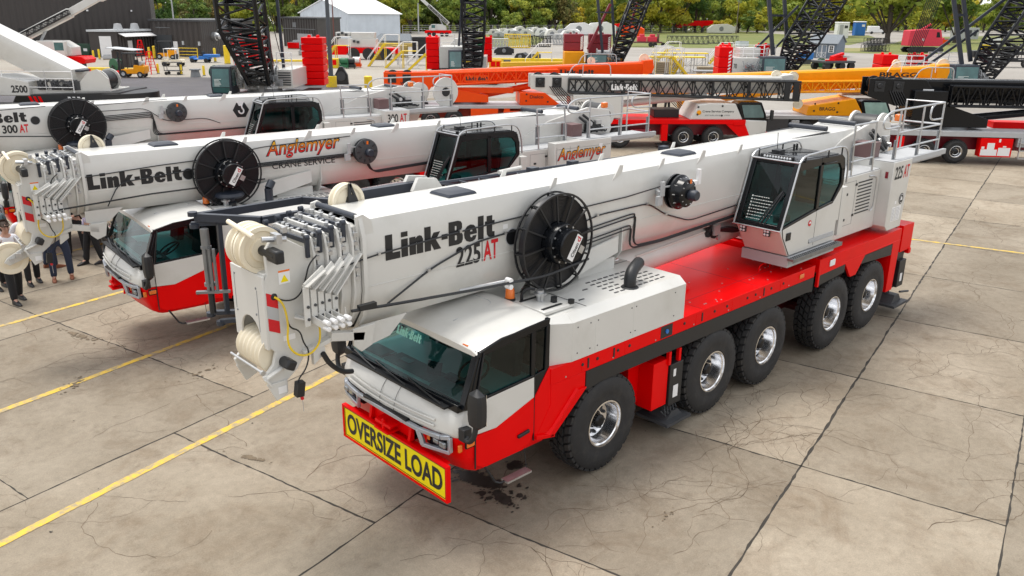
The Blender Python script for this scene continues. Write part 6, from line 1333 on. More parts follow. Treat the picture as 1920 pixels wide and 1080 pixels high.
def on_wall(root, a, b_, t0, t1, z0, z1, name, m, d=.06, parent=None):
    """a box on the wall from a to b between fractions t0 and t1"""
    u = (b_-a).normalized(); n = Vector((u.y, -u.x, 0)); p, q = a.lerp(b_, t0), a.lerp(b_, t1); o = n*d
    vs = [(v.x, v.y, z) for z in (z0, z1) for v in (p-o*.2, q-o*.2, q+o, p+o)]
    return MB().add(vs, [(0, 3, 2, 1), (4, 5, 6, 7), (0, 1, 5, 4), (1, 2, 6, 5), (2, 3, 7, 6), (3, 0, 4, 7)]).build(name, m, parent or root, smooth=False)
wh, P = block('warehouse', 'huge dark brown windowless building wall behind the raised white boom', (0.64, 122.13, 0), (42.00, 116.66, 0), (52.78, 143.21, 0), 19, BROWN)
on_wall(wh, P[0], P[1], .60, .645, 0, 3.4, 'door_opening', BLACK, .05); on_wall(wh, P[0], P[1], .80, .806, 5.6, 5.8, 'wall_lamp', LENS, .3); on_wall(wh, P[0], P[1], .935, .94, 5.6, 5.8, 'wall_lamp', LENS, .3)
lb, P = block('workshop', 'low dark brown building with an open doorway and a yellow gate beside it', (39.59, 111.17, 0), (42.42, 101.53, 0), (54.52, 111.16, 0), 4.45, BROWN)
on_wall(lb, P[0], P[1], .06, .42, 0, 2.7, 'door_opening', mat('doorway_grey', (.05, .055, .06), .8), .05); on_wall(lb, P[0], P[1], .44, .52, 0, 1.9, 'side_door', PAPER, .06)
on_wall(lb, P[0], P[1], .62, .65, 1.5, 2.0, 'wall_lamp', LENS, .12); on_wall(lb, P[0], P[1], .93, .965, 1.5, 2.0, 'wall_lamp', LENS, .12); on_wall(lb, P[0], P[1], .12, .40, 3.6, 3.68, 'conduit', GREY, .1); on_wall(lb, P[1], P[2], .72, .78, 0, 2.3, 'door_opening', BLACK, .05); on_wall(lb, P[1], P[2], .79, .81, 0, 2.2, 'door', PAPER, .07)
fu = (P[2]-P[1]).normalized(); fn = Vector((fu.y, -fu.x, 0)); fp = P[1].lerp(P[2], .2)+fn*.3+Vector((0, 0, 2.6))
b = MB(); b.lathe(fp, fn, [(.55, -.3), (.55, .2), (.42, .25), (.40, .6), (.25, .75), (0, .8)], 16); b.build('exhaust_fan', STEEL, lb)
sb, P = block('annex', 'small dark brown annex with white door and two white roof vents', (31.21, 109.97, 0), (34.06, 108.21, 0), (39.65, 111.14, 0), 3.15, BROWN, ROOFM)
on_wall(sb, P[0], P[1], .36, .78, 0, 2.6, 'roller_door', PAPER, .05); on_wall(sb, P[1], P[2], .28, .40, .8, 2.0, 'notice_board', PAPER, .06)
for t_ in (.25, .72):
    p = P[1].lerp(P[2], t_)+(P[0]-P[1])*.25; b = MB(); b.lathe((p.x, p.y, 3.38), 'z', [(.62, 0), (.42, .75), (0, .8)], 16); b.build('roof_vent', LGREY, sb)
b = MB(); a_, c_ = P[1].lerp(P[2], .05), P[1].lerp(P[2], .98); n_ = Vector(((c_-a_).y, -(c_-a_).x, 0)).normalized()*1.1; b.add([(a_.x, a_.y, 2.98), (c_.x, c_.y, 2.98), (c_.x+n_.x, c_.y+n_.y, 2.6), (a_.x+n_.x, a_.y+n_.y, 2.6), (a_.x, a_.y, 2.90), (c_.x, c_.y, 2.90), (c_.x+n_.x, c_.y+n_.y, 2.52), (a_.x+n_.x, a_.y+n_.y, 2.52)], [(0, 1, 2, 3), (7, 6, 5, 4), (0, 4, 5, 1), (1, 5, 6, 2), (2, 6, 7, 3), (3, 7, 4, 0)]); b.build('awning', PAPER, sb)
b2, P = block('workshop', 'dark brown flat roofed block standing against the white gabled shed', (69.27, 129.35, 0), (70.02, 119.16, 0), (79.22, 126.69, 0), 4.6, BROWN)
on_wall(b2, P[0], P[1], .3, .4, 3.2, 4.0, 'window', GREY, .06); on_wall(b2, P[0], P[1], 0, .95, 2.9, 3.0, 'pipe_run', GREY, .12); on_wall(b2, P[0], P[1], .42, .85, 0, 2.2, 'open_bay', LGREY, .05)
# white gabled shed
A, Bp, D = V2((93.84, 146.81, 0)), V2((103.62, 142.17, 0)), V2((91.67, 162.51, 0)); ws_ = thing('storage_shed', 'large white metal shed with white gabled roof beyond the stairs', 'building', A)
Bq, Dq = Bp-A, D-A; E_ = Bq+Dq; hw, hr = 5.5, 8.1; M0, M1 = Dq*.5, Bq+Dq*.5; b = MB()
b.add([(0, 0, 0), (*Bq.xy, 0), (*E_.xy, 0), (*Dq.xy, 0), (0, 0, hw), (*Bq.xy, hw), (*E_.xy, hw), (*Dq.xy, hw), (*M0.xy, hr-.05), (*M1.xy, hr-.05)], [(0, 1, 5, 4), (1, 2, 6, 9, 5), (2, 3, 7, 6), (3, 0, 4, 8, 7)]); b.build('wall', SHEDW, ws_, smooth=False)
b = MB(); o = Bq.normalized()*.3; e = Dq.normalized()*.4
b.sheet([(*(-o-e).xy, hw-.22), (*(Bq+o-e).xy, hw-.22), (*(M1+o).xy, hr), (*(M0-o).xy, hr)], .12); b.sheet([(*(M0-o).xy, hr), (*(M1+o).xy, hr), (*(E_+o+e).xy, hw-.22), (*(Dq-o+e).xy, hw-.22)], .12); b.build('roof', mat('white_roof', (.80, .82, .84), .45, var=.03), ws_, smooth=False, split=False)
on_wall(ws_, Dq, Vector(), .12, .22, 1.6, 3.2, 'window', LGREY, .06)
# garden shed
A, Bp, D = V2((117.25, 51.69, 0)), V2((126.52, 54.85, 0)), V2((116.30, 55.70, 0)); gs_ = thing('garden_shed', 'small blue grey garden shed with white trimmed doors and two windows', 'shed', A)
Bq, Dq = Bp-A, D-A; E_ = Bq+Dq; hw, hr = 2.15, 3.25; M0, M1 = Bq*.5, Dq+Bq*.5; b = MB()
b.add([(0, 0, 0), (*Bq.xy, 0), (*E_.xy, 0), (*Dq.xy, 0), (0, 0, hw), (*Bq.xy, hw), (*E_.xy, hw), (*Dq.xy, hw), (*M0.xy, hr-.04), (*M1.xy, hr-.04)], [(0, 1, 5, 8, 4), (1, 2, 6, 5), (2, 3, 7, 9, 6), (3, 0, 4, 7)]); b.build('wall', SHEDB, gs_, smooth=False)
b = MB(); o = Dq.normalized()*.2; e = Bq.normalized()*.3
b.sheet([(*(-o-e).xy, hw-.1), (*(M0-o).xy, hr), (*(M1+o).xy, hr), (*(Dq+o-e).xy, hw-.1)], .09); b.sheet([(*(M0-o).xy, hr), (*(Bq-o+e).xy, hw-.1), (*(E_+o+e).xy, hw-.1), (*(M1+o).xy, hr)], .09); b.build('roof', SHINGLE, gs_, smooth=False, split=False)
for t0, t1 in ((.08, .27), (.73, .92)):
    f = on_wall(gs_, Dq, Vector(), t0, t1, .85, 1.85, 'window', PAPER, .06); u0, u1 = t0+.03, t1-.03
    for q in range(2):
        for r_ in range(3): w0 = u0+(u1-u0)*q/2; on_wall(gs_, Dq, Vector(), w0+.006, w0+(u1-u0)/2-.006, .92+.3*r_, 1.16+.3*r_, 'pane', GBLACK, .075, f)
dr = on_wall(gs_, Dq, Vector(), .34, .66, .05, 1.95, 'double_door', mat('door_blue', (.17, .21, .26), .6), .05)
b = MB(); U = (Vector()-Dq); N_ = Vector((U.normalized().y, -U.normalized().x, 0))*.09
for t0, t1 in ((.34, .49), (.51, .66)):
    p, q = Dq+U*t0+N_, Dq+U*t1+N_
    for (a_, za, c_, zb) in ((p, .1, q, .1), (p, .85, q, .85), (p, 1.9, q, 1.9), (p, .1, p, 1.9), (q, .1, q, 1.9), (p, .1, q, .85), (p, .85, q, .1)): b.bar((a_.x, a_.y, za), (c_.x, c_.y, zb), .05, .04)
b.build('door_trim', PAPER, dr, smooth=False, split=False)

# ------------------------------------------------------------------ yard objects
def T(name, label, cat, loc, group=None, rz=None): return thing(name, label, cat, loc, RV if rz is None else rz, group)
def boxes(root, name, m, L, bevel=.03, split=True):
    b = MB()
    for q in L: b.box(*q)
    return b.build(name, m, root, bevel=bevel, split=split)
# lamp post with yellow foot
lp = T('lamp_post', 'tall dark lamp post on a round yellow concrete foot beside the asphalt', 'lamp post', (32.66, 54.27, 0))
b = MB(); b.tube((0, 0, .9), (0, 0, 16), .19, 12, .12); b.box(-.3, .3, -.3, .3, .85, .95); b.build('pole', mat('post_grey', (.07, .08, .09), .5), lp); b = MB(); b.lathe((0, 0, 0), 'z', [(.45, 0), (.45, .86), (.42, .9), (0, .9)], 24); b.build('concrete_foot', SAFETY, lp)
b = MB(); b.bar((0, 0, 15.8), (1.2, 0, 16.1), .1); b.box(1.0, 1.7, -.2, .2, 16.0, 16.15); b.build('lamp_head', DGREY, lp)
def bollard(loc, r, h, label, grp):
    o = T('bollard', label, 'bollard', loc, grp); b = MB(); b.lathe((0, 0, 0), 'z', [(r, 0), (r, h-.05), (r*.8, h), (0, h+.02)], 16); b.build('post', SAFETY, o); b = MB(); b.lathe((0, 0, 0), 'z', [(r+.03, 0), (r+.03, .06), (r, .07)], 16); b.build('base_ring', GREY, o)
BG = 'yellow bollards around the yard'
for loc, r, h, lb_ in [((26.99, 77.02, 0), .12, .95, 'slim yellow bollard beside the red stepladders'), ((28.21, 74.44, 0), .12, .95, 'slim yellow bollard beside the flat hand trolley'), ((29.39, 71.91, 0), .12, .95, 'slim yellow bollard by the concrete pedestal'), ((35.87, 102.67, 0), .14, 1.4, 'yellow bollard where the annex meets the low brown building'),
    ((35.97, 101.18, 0), .2, 1.6, 'thick yellow bollard at the side of the open doorway'), ((38.40, 102.54, 0), .14, 1.2, 'yellow bollard between doorway and white side door'), ((43.60, 103.89, 0), .15, 1.25, 'yellow bollard at the corner of the low brown building'), ((39.70, 92.06, 0), .15, 1.6, 'yellow bollard below the wall exhaust fan'), ((39.09, 87.45, 0), .34, 2.1, 'tall fat yellow bollard beside the low brown building'),
    ((33.21, 49.60, 0), .33, 1.15, 'fat yellow bollard behind the guard rail of a white crane'), ((34.79, 47.27, 0), .42, 1.2, 'fat yellow bollard just behind the orange boom tail'), ((30.26, 106.18, 0), .12, 1.0, 'yellow bollard at the white roller door'), ((30.46, 104.65, 0), .12, 1.2, 'yellow bollard near the green skip')]: bollard(loc, r, h, lb_, BG)
def forklift(loc, label, rz):
    o = T('forklift', label, 'forklift', loc, 'yellow forklifts', rz)
    b = MB(); b.prism([(-.9, .35), (1.1, .35), (1.25, .6), (1.25, 1.05), (.3, 1.15), (.2, .75), (-.9, .75)], 'y', -.55, .55); b.build('body', YELLOW, o, bevel=.04)
    b = MB(); b.box(-1.15, -1.0, -.45, -.3, .1, 2.3); b.box(-1.15, -1.0, .3, .45, .1, 2.3); b.box(-1.18, -1.02, -.45, .45, 1.4, 1.5); b.box(-2.2, -1.15, -.35, -.22, .08, .14); b.box(-2.2, -1.15, .22, .35, .08, .14); b.build('mast', BLACK, o, split=False)
    b = MB(); 
    for x, y in ((-.75, -.5), (-.75, .5), (.75, -.5), (.75, .5)): b.tube((x, y, .7), (x*.9, y, 2.15), .045, 6)
    b.box(-.8, .8, -.55, .55, 2.12, 2.2); b.build('cage', BLACK, o, split=False)
    b = MB(); b.box(-.1, .4, -.3, .3, .95, 1.1); b.box(.3, .45, -.3, .3, 1.1, 1.6); b.build('seat', SEATM, o, bevel=.03); b = MB(); b.tube((.85, -.4, 1.3), (.85, .4, 1.3), .17, 12); b.build('gas_bottle', LGREY, o)
    for x, r in ((-.75, .34), (.8, .28)):
        for y in (-.58, .38):
            b = MB(); b.lathe((x, y, r), 'y', [(r*.5, 0), (r, .02), (r, .18), (r*.5, .2)], 18); w_ = b.build('wheel', RUBBER, o); b = MB(); b.lathe((x, y, r), 'y', [(0, .03), (r*.5, .01), (r*.5, .19)], 14); b.build('rim', LGREY, w_)
forklift((23.46, 73.65, 0), 'yellow forklift with black cage parked at the edge of the asphalt', RV); forklift((37.10, 100.48, 0), 'yellow forklift half inside the open doorway', RV+.3)
def cart(name, loc, label, m, roof):
    o = T(name, label, 'cart', loc); b = MB(); b.prism([(-1.1, .3), (-1.2, .65), (-.7, .75), (-.6, .45), (-.1, .45), (-.05, .75), (1.1, .75), (1.2, .4)], 'y', -.55, .55); b.build('body', m, o, bevel=.04)
    b = MB(); b.box(-.05, .4, -.5, .5, .75, .9); b.box(.3, .42, -.5, .5, .9, 1.3); b.build('seat', SEATM, o, bevel=.03)
    if roof: b = MB(); b.box(-.8, .6, -.55, .55, 1.85, 1.9); [b.tube((x, y, .7), (x, y, 1.86), .025, 6) for x in (-.75, .5) for y in (-.5, .5)]; b.build('roof', PAPER, o, split=False)
    for x in (-.85, .8):
        for y in (-.6, .42): b = MB(); b.lathe((x, y, .25), 'y', [(0, 0), (.13, 0), (.25, .02), (.25, .16), (.13, .18), (0, .18)], 14); b.build('wheel', RUBBER, o)
    return o
cart('golf_cart', (32.61, 87.08, 0), 'beige golf cart with a white canopy roof', CREAM, True); bc = cart('utility_cart', (37.86, 91.96, 0), 'blue flat utility cart by the low brown building', BLUE, False)
boxes(bc, 'load_bed', BLUE, [(.5, 2.2, -.55, .55, .62, .95)])
tr_ = T('hand_trolley', 'flat metal hand trolley on dark wheels beside a slim bollard', 'trolley', (27.64, 74.83, 0)); boxes(tr_, 'platform', DGREY, [(-.8, .8, -.4, .4, .35, .42)]); b = MB()
for x in (-.75, .75): b.tube((x, -.35, .4), (x, -.35, 1.2), .03, 6); b.tube((x, .35, .4), (x, .35, 1.2), .03, 6)
b.box(-.8, .8, -.4, .4, 1.15, 1.2); b.build('frame', DGREY, tr_, split=False); b = MB(); [b.lathe((x, y, .15), 'y', [(0, 0), (.15, 0), (.15, .1), (0, .1)], 12) for x in (-.6, .6) for y in (-.4, .3)]; b.build('wheel', RUBBER, tr_)
def ladder(loc, h, label):
    o = T('stepladder', label, 'ladder', loc, 'red stepladders'); b = MB()
    for y0, s in ((0, 1), (0, -1)):
        for x in (-.3, .3): b.bar((x, .75*s, 0), (x*.7, .05*s, h), .06, .05)
    for i in range(1, int(h/.3)): t = i*.3/h; b.bar((-.3+.09*t, .75-.7*t, h*t), (.3-.09*t, .75-.7*t, h*t), .05, .03); b.bar((-.3+.09*t, -.75+.7*t, h*t), (.3-.09*t, -.75+.7*t, h*t), .07, .03)
    b.build('frame', RED, o, split=False); boxes(o, 'cap', RED, [(-.25, .25, -.1, .1, h-.02, h+.05)])
ladder((34.22, 100.90, 0), 2.3, 'red stepladder close to the annex wall'); ladder((26.19, 76.70, 0), 2.1, 'larger red stepladder standing behind the forklift')
hut = T('tool_hut', 'small dark hut with a flat overhanging metal roof behind the forklift', 'hut', (27.42, 88.36, 0)); boxes(hut, 'wall', BROWN, [(-.9, .9, 0, 1.6, 0, 1.75)]); b = MB(); b.cbox((.3, .6, 1.9), (3.0, 2.6, .08), (0, .08, 0)); b.build('roof', ROOFM, hut)
def drum(loc, r, wdt, label, m, rz=None, stand=False):
    o = T('cable_drum', label, 'cable drum', loc, 'cable drums', rz); z = r+(.35 if stand else 0); b = MB(); b.lathe((0, 0, z), 'y', [(0, 0), (r, 0), (r, .06), (r*.55, .06), (r*.55, wdt-.06), (r, wdt-.06), (r, wdt), (0, wdt)], 24); d = b.build('drum', m, o)
    b = MB(); b.lathe((0, 0, z), 'y', [(r*.85, .065), (r*.85, wdt-.065)], 24); b.build('wound_cable', DGREY, d)
    if stand: b = MB(); [b.bar((x, y, 0), (0, y, z), .06) for x in (-.6, .6) for y in (-.1, wdt+.1)]; b.build('stand', BLACK, o, split=False)
drum((22.70, 76.60, 0), .62, .6, 'green cable drum on a black stand near the forklift', GREEN, RV-.5, True); drum((28.63, 66.88, 0), .62, .7, 'dark green cable drum lying near the cab of a crawler crane', GREEN, RV+.9)
drum((32.10, 56.61, 0), .75, .5, 'bright green cable drum in the row beside the lamp post', GREEN, RV+1.0); drum((32.52, 58.32, 0), .65, .6, 'olive cable drum at the end of the row', mat('olive', (.08, .1, .03), .6), RV+1.1); drum((33.13, 57.20, 0), .72, .7, 'grey cable drum in the row beside the lamp post', GREY, RV+.9); drum((33.82, 57.38, 0), .6, .7, 'black cable drum close to the lamp post', BLACK, RV+.8)
hb = T('hook_block', 'black hook block standing on the concrete by the lamp post', 'hook block', (34.76, 56.02, 0)); b = MB(); b.prism([(-.6, 0), (.6, 0), (.55, .8), (.15, 1.5), (-.15, 1.5), (-.55, .8)], 'y', -.2, .2); b.build('cheek_plate', BLACK, hb, bevel=.04); b = MB(); b.lathe((0, -.25, .7), 'y', [(0, 0), (.4, 0), (.4, .5), (0, .5)], 16); b.build('sheave', DGREY, hb)
pd = T('pedestal', 'squat grey concrete pedestal near the asphalt edge', 'pedestal', (28.20, 71.10, 0)); b = MB(); b.lathe((0, 0, 0), 'z', [(.5, 0), (.38, .6), (.55, .62), (.55, .72), (0, .72)], 8); b.build('block', GREY, pd, smooth=False)
gt = T('yellow_gate', 'yellow tubular gate panel in front of the low brown building', 'gate', (39.37, 99.05, 0), None, RV-.2); b = MB(); [b.tube((-1.3, 0, z), (1.3, 0, z), .04, 6) for z in (.15, .55, .95, 1.35)]; [b.tube((x, 0, 0), (x, 0, 1.4), .05, 6) for x in (-1.3, 1.3)]; b.build('frame', SAFETY, gt, split=False)
dm = T('dumpster', 'dark green skip container in front of the storage racks', 'dumpster', (31.54, 114.42, 0)); b = MB(); b.prism([(-1.2, .1), (1.2, .1), (1.5, .9), (1.2, 1.5), (-1.0, 1.5), (-1.5, .9)], 'y', -.9, .9); b.build('body', mat('skip_green', (.02, .06, .035), .5), dm, bevel=.03); boxes(dm, 'label', PAPER, [(.6, 1.1, -.93, -.9, .6, .95)], 0)
rk = T('storage_rack', 'long shelving rack with mixed red and dark parts against the big brown wall', 'rack', (33.23, 123.62, 0)); b = MB()
for z in (.9, 1.8, 2.7): b.box(-3.8, 2.6, 0, 1, z, z+.12)
[b.box(x, x+.12, 0, .1, 0, 3.0) for x in (-3.8, -1.6, .5, 2.5)]; b.build('frame', mat('rack_brown', (.12, .05, .04), .6), rk, split=False)
b = MB(); r = random.Random(5); [b.cbox((r.uniform(-3.6, 2.4), .4, z+.3), (r.uniform(.3, .9), .6, r.uniform(.2, .5))) for z in (1.0, 1.9, 2.8) for _ in range(6)]; b.build('stored_parts', GREY, rk, split=False); boxes(rk, 'red_part', RED, [(1.2, 1.9, .1, .7, 1.95, 2.35), (1.7, 2.3, .1, .7, .95, 1.35)])

# stairs and work platforms
def stairs(loc, h, run, label, flip=1, rz=None, m=SAFETY, wdt=1.0):
    o = T('access_stairs', label, 'stairs', loc, 'yellow and white access stairs', rz); b = MB(); s = flip
    for y in (0, wdt): b.bar((0, y, 0), (s*run, y, h), .06, .22); b.bar((s*run, y, 0), (s*run, y, h), .08); 
    b.box(min(s*run, s*(run+1.6)), max(s*run, s*(run+1.6)), 0, wdt, h-.06, h); b.build('stringer', m, o, split=False)
    b = MB(); n = int(h/.22)
    for i in range(1, n): t = i/n; b.cbox((s*run*t, wdt/2, h*t), (.26, wdt, .04))
    b.build('tread', LGREY, o, split=False); b = MB()
    for y in (0, wdt): b.tube((0, y, .95), (s*run, y, h+.95), .035, 6); b.tube((0, y, 0), (0, y, .95), .03, 6); b.tube((s*run, y, h), (s*run, y, h+.95), .03, 6); b.tube((s*run*.5, y, h*.5), (s*run*.5, y, h*.5+.95), .03, 6); b.tube((s*run, y, h+.95), (s*(run+1.6), y, h+.95), .03, 6); b.tube((s*(run+1.6), y, 0), (s*(run+1.6), y, h+.95), .04, 6)
    b.build('handrail', PAPER, o, split=False)
for a in [((47.55, 80.70, 0), 2.2, 1.7, 'stairs beside the red and yellow signs, rising away from the lamp post', 1), ((49.87, 74.48, 0), 2.6, 2.0, 'tall stairs rising to the deck of the red chassis', 1), ((49.90, 71.14, 0), 1.9, 2.0, 'middle stairs rising to the long grey work platform', 1), ((48.35, 65.04, 0), 1.9, 2.1, 'stairs standing just before the red weight stack', 1), ((64.47, 63.59, 0), 1.7, 1.5, 'stairs among the yellow beams beyond the orange boom', 1),
    ((65.07, 46.90, 0), 1.9, 1.4, 'stairs nearest the black lattice boom in the yellow cluster', 1), ((64.02, 42.47, 0), 2.0, -1.2, 'stairs leaning against the yellow platform, steepest of the cluster', -1), ((64.62, 40.42, 0), 2.2, 2.0, 'stairs with long white handrails descending from the yellow platform', -1), ((89.05, 54.77, 0), 1.7, 1.5, 'stairs at the back of the yellow cluster', 1), ((84.91, 60.17, 0), 1.7, 1.5, 'small stairs behind the timber mats of the yellow cluster', 1)]: stairs(*a)
def platform(loc, l, w_, h, label, m):
    o = T('work_platform', label, 'platform', loc, 'work platforms'); boxes(o, 'deck', m, [(0, l, 0, w_, h-.12, h)], .01); b = MB(); n = int(l/1.5)+1
    for i in range(n+1):
        for y in (.05, w_-.05): b.tube((l*i/n, y, 0), (l*i/n, y, h-.1), .05, 6)
    for i in range(n): b.tube((l*i/n, .05, .15), (l*(i+1)/n, .05, h-.15), .03, 5)
    b.build('leg_frame', STEEL, o, split=False)
platform((54.37, 75.01, 0), 4.6, 1.2, 1.2, 'long grey work platform in front of the timber stacks', LGREY); platform((69.49, 49.50, 0), 6.2, 1.6, 1.7, 'yellow work platform above the timber mats', SAFETY); platform((80.89, 57.52, 0), 6.8, 1.6, 1.5, 'yellow work platform at the back of the cluster', SAFETY); platform((64.80, 40.29, 0), 3.4, 1.2, .9, 'low grey bench frame in the yellow cluster', STEEL)
def mats(loc, n, l, label, m=WOOD):
    o = T('timber_stack', label, 'stack', loc, 'stacked timber mats'); r = random.Random(n)
    for i in range(n): b = MB(); b.box(-l/2+r.uniform(-.06, .06), l/2, 0, 1.2, .2*i+.02, .2*i+.19); b.build('timber_mat', m, o, bevel=.01)
mats((59.12, 85.15, 0), 7, 1.6, 'yellowish timber mats piled beside the red chassis', mat('yellow_mat', (.45, .33, .08), .7, var=.2)); mats((64.20, 88.02, 0), 8, 2.0, 'tall pile of yellowish timber mats', MATS['yellow_mat']); mats((69.78, 47.35, 0), 6, 2.4, 'dark timber mats under the yellow platform'); mats((65.21, 48.64, 0), 4, 1.8, 'timber mats beside the lattice boom foot'); mats((72.20, 43.76, 0), 4, 1.7, 'timber mats beside the red striped weights')
def beam(loc, l, label, m=SAFETY, rz=None, r=.28):
    o = T('long_beam', label, 'beam', loc, 'long yellow beams on the ground', rz); b = MB(); b.box(0, l, -r, r, .15, .15+2*r); b.build('beam', m, o, bevel=.05); boxes(o, 'support_block', WOOD, [(.4, .7, -.5, .5, 0, .15), (l-.7, l-.4, -.5, .5, 0, .15)])
beam((62.22, 73.59, 0), 14, 'yellow beam stretching behind the orange sign boxes', rz=RV-.02); beam((57.83, 60.52, 0), 11, 'thick yellow beam rising behind the orange boom', mat('deep_yellow', (.7, .4, .01), .5), RV+.25, .4); beam((44.26, 86.55, 0), 8, 'yellow kerb beam beyond the tall weight stack', SAFETY, RV+.1, .12); beam((21.05, 82.91, 0), 6.5, 'yellow beam lying in front of the red crane', SAFETY, RV-.15, .2); beam((58.41, 46.46, 0), 4, 'yellow beam beside the boom foot', YELLOW, RV+.2, .2); beam((75.58, 120.92, 0), 16, 'yellow beam on posts behind the red chassis', mat('pale_yellow', (.5, .36, .1), .6), RV, .3)
rb = T('red_beam', 'low red beam lying on the asphalt edge', 'beam', (20.73, 77.17, 0), None, RV+.05); boxes(rb, 'beam', RED, [(0, 3.4, -.4, .4, .1, .5)]); boxes(rb, 'end_plate', RED, [(-.6, 0, -.25, .25, .1, .7)])
# red chassis with a white superstructure under work
rc = T('crane_chassis', 'red crane chassis with white superstructure under assembly before the white shed', 'crane', (56.39, 86.87, 0)); s1 = 14.40
boxes(rc, 'chassis', RED, [(-3.0, 5.4, 0, 2.6, .8, 1.5), (-3.1, -1.2, -.1, 2.7, .6, 1.7)]); boxes(rc, 'superstructure', WHITE, [(-2.4, 2.6, .3, 2.3, 1.6, 2.6), (-.6, 2.4, .4, 2.2, 2.6, 3.4), (-2.6, -.8, .4, 2.2, 2.9, 3.4)]); b = MB()
[b.cbox((x, .2, z), (.3, .4, .3)) for x, z in ((-2.2, 3.1), (-1.7, 3.3), (-1.2, 3.1), (-2.4, 2.7), (-.2, 2.3), (.3, 2.2))]; b.build('hydraulics', DGREY, rc, split=False)
for x in (-.3, 3.9, 1.6): b = MB(); b.lathe((x, -.1, .75), 'y', [(0, .1), (.35, .05), (.75, 0), (.75, .5), (0, .5)], 20); b.build('wheel', RUBBER, rc)
bk = T('weight_stack', 'black slab counterweights stacked behind the red weight stack', 'counterweight', (66.87, 86.36, 0)); [boxes(bk, 'slab', BLACK, [(-1.45, 1.45, 0, 1.6, .55*i, .55*i+.52)]) for i in range(5)]
for lb_, g_, m1, m2_ in (('orange cabinet with red notice standing between the stacks and the orange boom', (58.60, 62.06, 0), YELLOW, RED), ('yellow cabinet with red sign beside the lamp post', (45.24, 74.27, 0), SAFETY, RED)):
    o = T('cabinet', lb_, 'cabinet', g_); boxes(o, 'body', m1, [(-.9, .5, 0, .8, 0, 1.05)]); boxes(o, 'sign', m2_, [(-.7, -.2, -.03, 0, .35, .9), (-.1, .3, -.03, 0, .35, .9)], 0)
o = T('cabinet', 'black cabinet with a white sign next to the orange cabinet', 'cabinet', (59.44, 61.49, 0)); boxes(o, 'body', DGREY, [(-.3, .5, 0, .8, 0, 1.05)]); boxes(o, 'sign', PAPER, [(-.05, .3, -.03, 0, .4, .85)], 0)
for lb_, g_, m1 in (('green machine beside the lamp post', (45.68, 72.91, 0), GREEN), ('black tank beside the green machine', (46.26, 72.53, 0), BLACK), ('orange and white compressor before the stairs', (47.76, 73.66, 0), ORANGE)):
    o = T('compressor', lb_, 'machine', g_, 'small machines before the red chassis'); b = MB(); b.tube((-.4, .4, .8), (.4, .4, .8), .36, 14); b.build('tank', m1 if m1 != ORANGE else PAPER, o); boxes(o, 'frame', m1, [(-.5, .5, 0, .8, .1, .45), (-.5, -.4, 0, .1, 0, 1.1), (.4, .5, 0, .1, 0, 1.1)])

# telescopic cranes further off
def tele(name, label, loc, k, boom, red=True):
    o = thing(name, label, 'crane', loc, RV, 'telescopic cranes with raised booms'); b = MB(); b.prism([(-3.2, .7), (3.2, .7), (3.4, 1.1), (3.0, 1.4), (-3.0, 1.4), (-3.4, 1.1)], 'y', -1.2, 1.2); b.build('carrier', RED, o, bevel=.05)
    b = MB(); b.prism([(-2.2, 1.45), (2.0, 1.45), (2.0, 2.3), (1.0, 2.9), (-1.4, 2.9), (-2.2, 2.3)], 'y', -1.0, 1.0); b.build('superstructure', WHITE, o, bevel=.05); b = MB(); x = k*1.1; b.box(x-.55, x+.55, -1.55, -.8, 1.4, 2.9); c_ = b.build('cab', WHITE, o, bevel=.08); boxes(c_, 'cab_window', GLASS2 and mat('cab_glass_teal', (.055, .14, .14), .06), [(x-.45, x+.45, -1.57, -1.55, 2.0, 2.75)], 0)
    for x in (-2.2, -1.0, 1.0, 2.2): b = MB(); b.lathe((x, -1.3, .5), 'y', [(0, .06), (.22, .05), (.5, 0), (.5, .4), (0, .4)], 16); b.build('wheel', RUBBER, o)
    p0, p1, p2 = [Vector(p) for p in boom]; d = (p2-p0).normalized(); b = MB(); b.bar(p0, p1, .75, .9); bo = b.build('boom', WHITE if k > 0 else WHITE, o, bevel=.05); b = MB(); b.bar(p1, p2, .6, .72); b.bar(p2-d*.4, p2+d*.5, .8, 1.0); b.build('boom_section', WHITE, bo, bevel=.04)
    b = MB(); b.tube(Vector((p0.x+d.x*1.2, 0, 1.5)), p0+d*3.4, .14, 8); b.build('lift_cylinder', LGREY, o); b = MB(); s = Vector((0, -.7, .0)); lattice(b, p0+d*.4+s, p1+d*.2+s, .3, .5, .3, .4, 7, .05, .03, side=(0, 1, 0)); b.build('stowed_jib', BLACK, bo, split=False)
tele('telescopic_crane', 'red and white crane with its white boom raised before the big brown wall', (21.02, 87.60, 0), 1, ((-3.4, 0, 3.1), (2.0, 0, 5.6), (5.4, 0, 7.3))); boxes(COL.objects['telescopic_crane'], 'outrigger_beam', RED, [(-1.0, 1.8, -2.2, -1.2, .5, 1.2)])
tele('telescopic_crane', 'distant red and white crane with boom raised before the trees', (130.37, 162.89, 0), -1, ((2.6, 0, 3.0), (-2.2, 0, 7.2), (-5.2, 0, 9.8)))
